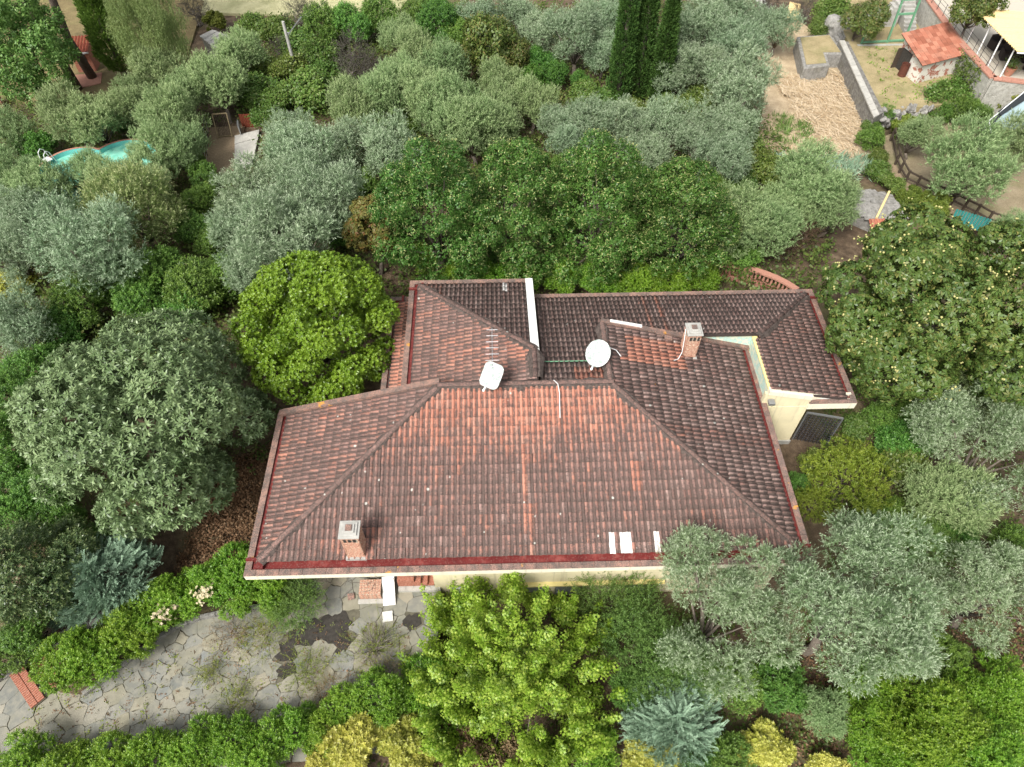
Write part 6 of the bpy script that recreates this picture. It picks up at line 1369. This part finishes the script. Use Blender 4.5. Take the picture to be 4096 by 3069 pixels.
 ('bright', -13.38, 4.79, -0.3, 0.84, 1.0, 24, 'fresh green shrub, third from the left in the hedge at the terrace bottom edge', 'in the hedge at the terrace bottom edge'),
 ('bright', -11.93, 4.89, -0.3, 0.874, 1.0, 41, 'fresh green shrub, fourth from the left in the hedge at the terrace bottom edge', 'in the hedge at the terrace bottom edge'),
 ('bright', -10.65, 5.28, -0.3, 0.851, 1.0, 307, 'fresh green shrub, fifth from the left in the hedge at the terrace bottom edge', 'in the hedge at the terrace bottom edge'),
 ('bright', -9.5, 5.63, -0.3, 0.763, 1.0, 273, 'fresh green shrub, sixth from the left in the hedge at the terrace bottom edge', 'in the hedge at the terrace bottom edge'),
 ('bright', -8.41, 5.14, -0.3, 0.913, 1.0, 207, 'fresh green shrub, seventh from the left in the hedge at the terrace bottom edge', 'in the hedge at the terrace bottom edge'),
 ('bright', -7.31, 5.86, -0.3, 0.801, 1.0, 16, 'fresh green shrub, eighth from the left in the hedge at the terrace bottom edge', 'in the hedge at the terrace bottom edge'),
 ('bright', -5.71, 6.36, -0.3, 0.712, 1.0, 121, 'fresh green shrub, tenth from the left in the hedge at the terrace bottom edge', 'in the hedge at the terrace bottom edge'),
 ('bright', -4.49, 6.66, -0.3, 0.884, 1.0, 304, 'fresh green shrub, eleventh from the left in the hedge at the terrace bottom edge', 'in the hedge at the terrace bottom edge'),
 ('bright', -6.34, 5.63, -0.3, 0.732, 1.0, 176, 'fresh green shrub, ninth from the left in the hedge at the terrace bottom edge', 'in the hedge at the terrace bottom edge'),
 ('yellow', -5.33, 5.03, -0.4, 1.052, 1.0, 128, 'golden shrub, second from the left in the golden hedge at the bottom', 'in the golden hedge at the bottom'),
 ('yellow', -3.8, 5.39, -0.4, 0.828, 1.0, 233, 'golden shrub, third from the left in the golden hedge at the bottom', 'in the golden hedge at the bottom'),
 ('yellow', -6.44, 4.62, -0.4, 0.657, 1.0, 333, 'golden shrub, first from the left in the golden hedge at the bottom', 'in the golden hedge at the bottom'),
 ('yellow', -3.06, 4.62, -0.4, 0.58, 1.0, 215, 'golden shrub, fourth from the left in the golden hedge at the bottom', 'in the golden hedge at the bottom'),
 ('dry', -1.84, 5.24, -0.9, 0.843, 1.0, 74, 'dried brown shrub, first from the left below the lime green tree at the bottom', 'below the lime green tree at the bottom'),
 ('dry', -0.3, 4.77, -0.9, 0.742, 1.0, 28, 'dried brown shrub, second from the left below the lime green tree at the bottom', 'below the lime green tree at the bottom'),
 ('bright', -3.22, 7.3, -1.2, 0.991, 1.0, 326, 'fresh green shrub, first from the left under the lime green tree', 'under the lime green tree'),
 ('bright', -2.26, 6.06, -1.2, 0.83, 1.0, 16, 'fresh green shrub, second from the left under the lime green tree', 'under the lime green tree'),
 ('bright', 1.4, 4.78, -1.2, 0.807, 1.0, 252, 'fresh green shrub, third from the left under the lime green tree', 'under the lime green tree'),
 ('bright', 3.13, 5.03, -1.2, 0.76, 1.0, 171, 'fresh green shrub, fourth from the left under the lime green tree', 'under the lime green tree'),
 ('broom', 4.36, 10.45, -1.2, 0.969, 1.0, 106, 'spiky shrub, first from the left between the lime green tree and the olives', 'between the lime green tree and the olives'),
 ('broom', 5.35, 8.57, -1.2, 1.088, 1.0, 66, 'spiky shrub, second from the left between the lime green tree and the olives', 'between the lime green tree and the olives'),
 ('broom', 6.08, 7.38, -1.2, 0.855, 1.0, 288, 'spiky shrub, third from the left between the lime green tree and the olives', 'between the lime green tree and the olives'),
 ('juniper', 5.85, 5.8, -1.2, 1.262, 1.0, 67, 'blue green feathery juniper at the bottom right of the lime tree', ''),
 ('juniper', -14.99, 10.94, 0.5, 1.204, 1.2, 322, 'blue green feathery juniper beside the big round tree trunk', ''),
 ('juniper', -16.49, 10.48, 0.0, 0.738, 1.0, 211, 'low juniper beside the white garden lamp', ''),
 ('yellow', 9.06, 4.88, -1.2, 0.845, 1.0, 54, 'golden variegated bush beside the bare brown patch', ''),
 ('yellow', 4.97, 4.65, -1.2, 0.865, 1.0, 86, 'yellow green bush below the lower juniper', ''),
 ('yellow', 11.23, 4.3, -1.2, 0.609, 1.0, 222, 'golden bush at the bottom edge below the brown patch', ''),
 ('bay', 13.16, 6.02, -1.2, 0.591, 0.9, 190, 'glossy green shrub, first from the left in the glossy thicket at the bottom right corner', 'in the glossy thicket at the bottom right corner'),
 ('bay', 14.6, 5.5, -1.2, 0.871, 1.1, 76, 'glossy green shrub, third from the left in the glossy thicket at the bottom right corner', 'in the glossy thicket at the bottom right corner'),
 ('bay', 17.6, 6.24, -1.2, 0.731, 0.9, 30, 'glossy green shrub, fifth from the left in the glossy thicket at the bottom right corner', 'in the glossy thicket at the bottom right corner'),
 ('bay', 13.38, 4.3, -1.2, 0.667, 0.8, 215, 'glossy green shrub, second from the left in the glossy thicket at the bottom right corner', 'in the glossy thicket at the bottom right corner'),
 ('bay', 15.83, 4.13, -1.2, 0.848, 1.0, 150, 'glossy green shrub, fourth from the left in the glossy thicket at the bottom right corner', 'in the glossy thicket at the bottom right corner'),
 ('abelia', 14.4, 14.63, 0.0, 1.132, 1.0, 72, 'loose yellow green shrub right of the house wall', ''),
 ('broom', 16.92, 11.84, -0.8, 0.728, 1.2, 232, 'dark thin stemmed broom between the front olives and the right edge', ''),
 ('abelia', 12.81, 13.83, 0, 0.537, 1.0, 317, 'small yellow green shrub at the right eave', ''),
 ('laurel', 10.12, 6.96, -1.2, 0.879, 1.0, 86, 'dark laurel, second from the left under the front right olives', 'under the front right olives'),
 ('laurel', 8.62, 7.03, -1.2, 0.783, 1.0, 267, 'dark laurel, first from the left under the front right olives', 'under the front right olives'),
 ('laurel', 13.53, 7.17, -1.2, 0.718, 1.0, 232, 'dark laurel, third from the left under the front right olives', 'under the front right olives'),
 ('laurel', 16.57, 7.84, -1.2, 0.73, 1.0, 249, 'dark laurel, fourth from the left under the front right olives', 'under the front right olives'),
 ('bright', -4.24, 28.71, 0.4, 0.786, 1.0, 352, 'fresh green shrub, first from the left in the shrubs against the back eave', 'in the shrubs against the back eave'),
 ('bright', -2.21, 26.95, 0.4, 0.883, 1.0, 162, 'fresh green shrub, second from the left in the shrubs against the back eave', 'in the shrubs against the back eave'),
 ('bright', -0.4, 27.14, 0.4, 0.887, 1.0, 245, 'fresh green shrub, third from the left in the shrubs against the back eave', 'in the shrubs against the back eave'),
 ('bright', 1.42, 27.37, 0.4, 0.891, 1.0, 140, 'fresh green shrub, fourth from the left in the shrubs against the back eave', 'in the shrubs against the back eave'),
 ('bright', 3.34, 26.91, 0.4, 0.885, 1.0, 149, 'fresh green shrub, fifth from the left in the shrubs against the back eave', 'in the shrubs against the back eave'),
 ('bright', 5.25, 26.71, 0.4, 0.922, 1.0, 240, 'fresh green shrub, sixth from the left in the shrubs against the back eave', 'in the shrubs against the back eave'),
 ('bright', 7.16, 26.56, 0.4, 0.92, 1.0, 206, 'fresh green shrub, seventh from the left in the shrubs against the back eave', 'in the shrubs against the back eave'),
 ('bright', 8.97, 26.58, 0.4, 0.921, 1.0, 75, 'fresh green shrub, eighth from the left in the shrubs against the back eave', 'in the shrubs against the back eave'),
 ('bright', 10.58, 26.67, 0.4, 0.805, 1.0, 57, 'fresh green shrub, ninth from the left in the shrubs against the back eave', 'in the shrubs against the back eave'),
 ('creeper', -16.16, 46.11, 0.0, 1.09, 1.0, 193, 'creeper mound, second from the left around the utility pole', 'around the utility pole'),
 ('creeper', -14.43, 45.2, 0.0, 1.079, 1.0, 272, 'creeper mound, sixth from the left around the utility pole', 'around the utility pole'),
 ('creeper', -12.53, 45.77, 0.0, 1.243, 1.0, 91, 'creeper mound, ninth from the left around the utility pole', 'around the utility pole'),
 ('creeper', -16.83, 49.43, 0.0, 0.948, 1.0, 321, 'creeper mound, third from the left around the utility pole', 'around the utility pole'),
 ('creeper', -14.79, 49.22, 0.0, 1.04, 1.0, 255, 'creeper mound, seventh from the left around the utility pole', 'around the utility pole'),
 ('creeper', -12.74, 51.09, 0.0, 1.063, 1.0, 173, 'creeper mound, tenth from the left around the utility pole', 'around the utility pole'),
 ('creeper', -12.06, 48.37, 0.0, 0.938, 1.0, 92, 'creeper mound, eleventh from the left around the utility pole', 'around the utility pole'),
 ('creeper', -14.52, 52.63, 0.0, 0.985, 1.0, 45, 'creeper mound, eighth from the left around the utility pole', 'around the utility pole'),
 ('creeper', -16.4, 54.67, 0.0, 1.057, 1.0, 251, 'creeper mound, fifth from the left around the utility pole', 'around the utility pole'),
 ('creeper', -18.57, 55.72, 0.0, 0.918, 1.0, 139, 'creeper mound, first from the left around the utility pole', 'around the utility pole'),
 ('creeper', -15.06, 43.27, 0.0, 0.879, 1.0, 263, 'creeper mound, fourth from the left around the utility pole', 'around the utility pole'),
 ('dead', -15.61, 52.27, 0.0, 0.802, 1.0, 280, 'dark purplish bush left of the utility pole', ''),
 ('dead', -14.87, 56.48, 0.0, 1.195, 1.0, 257, 'dark purplish bush at the top edge above the utility pole', ''),
 ('dead', -10.0, 49.04, 0.0, 1.475, 1.0, 184, 'bare grey thicket right of the utility pole', ''),
 ('dead', -23.33, 58.05, 0.0, 1.033, 1.0, 32, 'brown bush beside the weeping tree', ''),
 ('dead', -8.82, 48.96, 0.0, 0.99, 1.0, 182, 'bare grey twigs behind the grove', ''),
 ('ball', -21.82, 56.93, 0.0, 0.754, 1.0, 355, 'round clipped green bush behind the grey shed roof', ''),
 ('laurel', -12.6, 53.68, 0.0, 1.437, 1.0, 300, 'dark green shrub at the top between the purplish bushes', ''),
 ('laurel', -10.56, 53.77, 0.0, 1.383, 1.0, 339, 'green shrub at the top right of the dark purplish bush', ''),
 ('laurel', -8.64, 55.33, 0.0, 1.322, 1.0, 17, 'green shrub at the top edge above the upper olives', ''),
 ('laurel', -3.98, 53.67, 0.0, 1.496, 1.0, 156, 'dark laurel, third from the left in the dark green clump at the top centre', 'in the dark green clump at the top centre'),
 ('laurel', -2.78, 52.73, 0.0, 1.146, 1.0, 186, 'dark laurel, fourth from the left in the dark green clump at the top centre', 'in the dark green clump at the top centre'),
 ('laurel', -4.85, 57.06, 0.0, 1.202, 1.0, 286, 'dark laurel, second from the left in the dark green clump at the top centre', 'in the dark green clump at the top centre'),
 ('laurel', -5.73, 56.27, 0.0, 1.074, 1.0, 342, 'dark laurel, first from the left in the dark green clump at the top centre', 'in the dark green clump at the top centre'),
 ('figtree', -0.19, 48.71, 0, 1.196, 1.2, 143, 'olive green tree with browning leaves at the top centre', ''),
 ('figtree', 1.08, 48.69, 0, 0.914, 1.0, 248, 'browning tree right beside the olive green one', ''),
 ('figtree', -1.05, 49.48, 0, 0.824, 0.9, 135, 'low olive green tree in front of the browning ones', ''),
 ('laurel', 3.39, 48.79, 0.0, 1.043, 1.0, 353, 'dark laurel, second from the left before the upper silver trees', 'before the upper silver trees'),
 ('laurel', 4.15, 47.78, 0.0, 0.924, 1.0, 150, 'dark laurel, third from the left before the upper silver trees', 'before the upper silver trees'),
 ('laurel', 2.67, 47.44, 0.0, 0.813, 1.0, 174, 'dark laurel, first from the left before the upper silver trees', 'before the upper silver trees'),
 ('laurel', 6.07, 46.97, 0.0, 0.703, 1.0, 332, 'dark laurel, fourth from the left before the upper silver trees', 'before the upper silver trees'),
 ('creeper', 6.28, 45.64, 0.0, 0.822, 1.0, 91, 'creeper mound, fourth from the left in the thicket behind the cypress feet', 'in the thicket behind the cypress feet'),
 ('creeper', 7.67, 45.1, 0.0, 0.772, 1.0, 297, 'creeper mound, fifth from the left in the thicket behind the cypress feet', 'in the thicket behind the cypress feet'),
 ('creeper', 3.4, 42.51, 0.0, 0.309, 1.0, 5, 'creeper mound, third from the left in the thicket behind the cypress feet', 'in the thicket behind the cypress feet'),
 ('creeper', 13.29, 44.38, 0.0, 0.767, 1.0, 242, 'creeper mound, eighth from the left in the thicket behind the cypress feet', 'in the thicket behind the cypress feet'),
 ('creeper', 11.74, 44.55, 0.0, 0.678, 1.0, 280, 'creeper mound, seventh from the left in the thicket behind the cypress feet', 'in the thicket behind the cypress feet'),
 ('creeper', 9.48, 44.18, 0.0, 0.586, 1.0, 128, 'creeper mound, sixth from the left in the thicket behind the cypress feet', 'in the thicket behind the cypress feet'),
 ('creeper', -2.21, 46.96, 0.0, 0.696, 1.0, 166, 'creeper mound, second from the left in the thicket behind the cypress feet', 'in the thicket behind the cypress feet'),
 ('creeper', -3.13, 51.41, 0.0, 0.926, 1.0, 343, 'creeper mound, first from the left in the thicket behind the cypress feet', 'in the thicket behind the cypress feet'),
 ('creeper', 14.12, 44.73, 0.0, 0.904, 1.0, 140, 'creeper mound, first from the left in the thicket left of the straw', 'in the thicket left of the straw'),
 ('creeper', 15.92, 41.47, 0.0, 0.996, 1.0, 237, 'creeper mound, fourth from the left in the thicket left of the straw', 'in the thicket left of the straw'),
 ('creeper', 15.45, 38.78, 0.0, 1.085, 1.0, 147, 'creeper mound, fifth from the left in the thicket left of the straw', 'in the thicket left of the straw'),
 ('creeper', 13.2, 35.49, 0.0, 0.918, 1.0, 256, 'creeper mound, second from the left in the thicket left of the straw', 'in the thicket left of the straw'),
 ('creeper', 16.49, 36.31, 0.0, 0.93, 1.0, 331, 'creeper mound, seventh from the left in the thicket left of the straw', 'in the thicket left of the straw'),
 ('creeper', 14.54, 35.78, 0.0, 0.843, 1.0, 344, 'creeper mound, third from the left in the thicket left of the straw', 'in the thicket left of the straw'),
 ('creeper', 16.51, 37.97, 0.0, 0.747, 1.0, 182, 'creeper mound, sixth from the left in the thicket left of the straw', 'in the thicket left of the straw'),
 ('redshrub', 16.68, 30.24, 0.0, 0.79, 1.0, 178, 'reddish brown shrub between the lindens and the horse chestnut', ''),
 ('redshrub', 15.74, 29.5, 0.0, 0.581, 1.0, 140, 'second reddish shrub near the balustrade, lower than the other', ''),
 ('ball', 26.74, 40.87, 0.0, 0.831, 1.0, 329, 'round clipped yellow green bush beside the stone wall end', ''),
 ('ball', 25.58, 33.05, 0.0, 0.835, 1.0, 176, 'round clipped yellow green bush beside the wooden fence', ''),
 ('ball', 24.6, 33.91, 0.0, 0.688, 1.0, 209, 'clipped dark bush touching the round one beside the fence', ''),
 ('laurel', 24.04, 39.7, 0.0, 0.743, 1.0, 179, 'dark laurel, first from the left at the near end of the stone wall', 'at the near end of the stone wall'),
 ('laurel', 26.06, 42.55, 0.0, 0.619, 1.0, 88, 'dark laurel, second from the left at the near end of the stone wall', 'at the near end of the stone wall'),
 ('laurel', 27.28, 43.54, 0.0, 0.524, 1.0, 352, 'dark laurel, third from the left at the near end of the stone wall', 'at the near end of the stone wall'),
 ('creeper', 24.2, 38.33, 0.0, 0.504, 1.0, 230, 'creeper mound, second from the left along the wooden fence', 'along the wooden fence'),
 ('creeper', 23.79, 36.8, 0.0, 0.575, 1.0, 186, 'creeper mound, third from the left along the wooden fence', 'along the wooden fence'),
 ('creeper', 24.17, 35.55, 0.0, 0.525, 1.0, 171, 'creeper mound, fourth from the left along the wooden fence', 'along the wooden fence'),
 ('creeper', 24.78, 41.38, 0.0, 0.525, 1.0, 265, 'creeper mound, first from the left along the wooden fence', 'along the wooden fence'),
 ('ball', 34.27, 43.5, 0.4, 1.158, 1.0, 72, 'yellow green clipped hedge beside the dark net shelter', ''),
 ('figtree', 26.79, 51.42, 0.8, 0.96, 1.0, 271, 'leafy fig tree beside the green steel frame', ''),
 ('creeper', 26.35, 55.78, 0.6, 0.973, 1.0, 85, 'creeper covering the rocks at the top right', ''),
 ('creeper', 24.98, 54.23, 0.4, 0.659, 1.0, 101, 'creeper hanging over the rough rock', ''),
 ('figtree', 32.45, 48.3, 2.9, 1.009, 1.0, 185, 'tree behind the reed roofed pergola', ''),
 ('laurel', 29.75, 42.62, 0.0, 0.671, 1.0, 244, 'dark laurel, first from the left below the shed terrace', 'below the shed terrace'),
 ('laurel', 30.96, 42.67, 0.0, 0.774, 1.0, 144, 'dark laurel, second from the left below the shed terrace', 'below the shed terrace'),
 ('laurel', 32.08, 42.37, 0.0, 0.771, 1.0, 354, 'dark laurel, third from the left below the shed terrace', 'below the shed terrace'),
 ('dead', 21.79, 57.25, 0.0, 1.038, 1.0, 40, 'bare greyish bush, first from the left among the brown brush at the top right', 'among the brown brush at the top right'),
 ('dead', 24.84, 57.31, 0.0, 0.797, 1.0, 343, 'bare greyish bush, second from the left among the brown brush at the top right', 'among the brown brush at the top right'),
 ('laurel', -8.06, 35.45, 0.0, 0.919, 1.0, 213, 'dark laurel, second from the left in the dark fill between the lindens and the grove', 'in the dark fill between the lindens and the grove'),
 ('laurel', -5.63, 35.82, 0.0, 0.788, 1.0, 87, 'dark laurel, third from the left in the dark fill between the lindens and the grove', 'in the dark fill between the lindens and the grove'),
 ('laurel', 4.08, 37.08, 0.0, 0.712, 1.0, 315, 'dark laurel, fifth from the left in the dark fill between the lindens and the grove', 'in the dark fill between the lindens and the grove'),
 ('laurel', 8.83, 35.45, 0.0, 0.788, 1.0, 297, 'dark laurel, sixth from the left in the dark fill between the lindens and the grove', 'in the dark fill between the lindens and the grove'),
 ('laurel', -8.92, 31.17, 0.0, 0.863, 1.0, 264, 'dark laurel, first from the left in the dark fill between the lindens and the grove', 'in the dark fill between the lindens and the grove'),
 ('laurel', 13.26, 34.03, 0.0, 0.907, 1.0, 340, 'dark laurel, eighth from the left in the dark fill between the lindens and the grove', 'in the dark fill between the lindens and the grove'),
 ('laurel', 13.13, 28.62, 0.0, 0.919, 1.0, 215, 'dark laurel, ninth from the left in the dark fill between the lindens and the grove', 'in the dark fill between the lindens and the grove'),
 ('laurel', 11.48, 29.21, 0.0, 0.926, 1.0, 154, 'dark laurel, seventh from the left in the dark fill between the lindens and the grove', 'in the dark fill between the lindens and the grove'),
 ('laurel', -5.75, 42.02, 0.0, 0.758, 1.0, 319, 'dark laurel, fourth from the left in the dark fill between the lindens and the grove', 'in the dark fill between the lindens and the grove'),
 ('laurel', -20.05, 13.86, 0.0, 0.94, 1.0, 283, 'dark laurel, first from the left in the thicket under the left trees', 'in the thicket under the left trees'),
 ('laurel', -17.98, 13.65, 0.0, 0.861, 1.0, 326, 'dark laurel, fourth from the left in the thicket under the left trees', 'in the thicket under the left trees'),
 ('laurel', -17.61, 9.33, 0.0, 0.853, 1.0, 138, 'dark laurel, third from the left in the thicket under the left trees', 'in the thicket under the left trees'),
 ('laurel', -18.07, 8.42, 0.0, 0.631, 1.0, 14, 'dark laurel, second from the left in the thicket under the left trees', 'in the thicket under the left trees'),
 ('laurel', -16.58, 12.65, 0.0, 0.769, 1.0, 100, 'dark laurel, fifth from the left in the thicket under the left trees', 'in the thicket under the left trees'),
 ('laurel', 17.64, 16.57, -0.3, 1.019, 1.0, 81, 'dark laurel, fourth from the left beside the right olives', 'beside the right olives'),
 ('laurel', 19.16, 18.33, -0.3, 0.968, 1.0, 300, 'dark laurel, fifth from the left beside the right olives', 'beside the right olives'),
 ('laurel', 17.33, 18.21, -0.3, 0.707, 1.0, 225, 'dark laurel, second from the left beside the right olives', 'beside the right olives'),
 ('laurel', 16.18, 13.21, -0.3, 0.704, 1.0, 319, 'dark laurel, third from the left beside the right olives', 'beside the right olives'),
 ('laurel', 18.3, 12.29, -0.3, 0.754, 1.0, 332, 'dark laurel, sixth from the left beside the right olives', 'beside the right olives'),
 ('laurel', 20.54, 11.81, -0.3, 0.777, 1.0, 92, 'dark laurel, eighth from the left beside the right olives', 'beside the right olives'),
 ('laurel', 23.5, 18.81, -0.3, 0.892, 1.0, 112, 'dark laurel, seventh from the left beside the right olives', 'beside the right olives'),
 ('laurel', 12.68, 14.97, -0.3, 0.5, 1.0, 351, 'dark laurel, first from the left beside the right olives', 'beside the right olives'),
 ('laurel', 7.49, 7.26, -1.2, 0.689, 1.0, 92, 'dark laurel, third from the left along the bottom edge right of the lime tree', 'along the bottom edge right of the lime tree'),
 ('laurel', 4.5, 6.84, -1.2, 0.709, 1.0, 323, 'dark laurel, first from the left along the bottom edge right of the lime tree', 'along the bottom edge right of the lime tree'),
 ('laurel', 7.78, 4.62, -1.2, 0.7, 1.0, 21, 'dark laurel, fourth from the left along the bottom edge right of the lime tree', 'along the bottom edge right of the lime tree'),
 ('laurel', 6.48, 4.46, -1.2, 0.605, 1.0, 241, 'dark laurel, second from the left along the bottom edge right of the lime tree', 'along the bottom edge right of the lime tree'),
 ('yellow', -25.65, 28.03, 0.0, 0.862, 1.0, 115, 'yellow green bush at the left edge above the laurels', ''),
 ('creeper', 17.51, 15.49, 0.0, 0.858, 1.0, 84, 'creeper mound, fourth from the left right of the house wall', 'right of the house wall'),
 ('creeper', 15.3, 12.99, 0.0, 0.681, 1.0, 27, 'creeper mound, third from the left right of the house wall', 'right of the house wall'),
 ('creeper', 13.74, 16.02, 0.0, 0.495, 1.0, 68, 'creeper mound, first from the left right of the house wall', 'right of the house wall'),
 ('creeper', 16.16, 17.79, 0.0, 0.512, 1.0, 56, 'creeper mound, second from the left right of the house wall', 'right of the house wall'),
 ('creeper', 17.22, 13.39, 0.0, 0.606, 1.0, 162, 'creeper mound, fifth from the left right of the house wall', 'right of the house wall'),
]

NAME = dict(olive='olive_tree', silver='olive_tree', gnarl='olive_tree', linden='linden_tree', chestnut='chestnut_tree', redchest='chestnut_tree', loquat='round_tree', pitto='dome_tree', maple='lime_green_tree', laurel='laurel_shrub', bright='green_shrub', bay='green_shrub', yellow='golden_shrub', juniper='juniper', broom='spiky_shrub', dead='bare_bush', bigleaf='broadleaf_tree', weep='weeping_tree', privet='cream_tree', redshrub='red_shrub', creeper='creeper_mound', abelia='loose_shrub', ball='clipped_bush', dry='dried_shrub', magnolia='dark_tree', figtree='fig_tree')
TREEK = set('olive silver gnarl linden chestnut redchest loquat pitto maple bigleaf weep privet magnolia figtree'.split())
cnt = {}
for (kind, x, y, z, s, zs, rot, label, group) in TREES:
    pl = PROTO[kind]; i = cnt.get(kind, 0); cnt[kind] = i + 1; tm, cm, ex = pl[i % len(pl)]
    t = thing(NAME[kind], label, 'tree' if kind in TREEK else 'shrub', (x, y, z), radians(rot), group or None); t.scale = (s, s, s * zs)
    obj('trunk' if kind in TREEK else 'stem', tm, None, t); obj('crown' if kind in TREEK else 'foliage', cm, None, t)
    for nm, m in ex: tag(obj(nm, m, None, t), kind='stuff')

bpy.context.view_layer.update()
for o in BLO:                          # blossoms belong to the hedge shrub they sit on
    sh = min((q for q in COL.objects if q.name.startswith('green_shrub')), key=lambda q: (q.location.xy - o.location.xy).length)
    wm = Matrix.Translation(o.location); o.parent = sh; o.matrix_parent_inverse = Matrix(); o.matrix_local = (Matrix.Translation(sh.location) @ sh.rotation_euler.to_matrix().to_4x4() @ Matrix.Diagonal((*sh.scale, 1))).inverted() @ wm
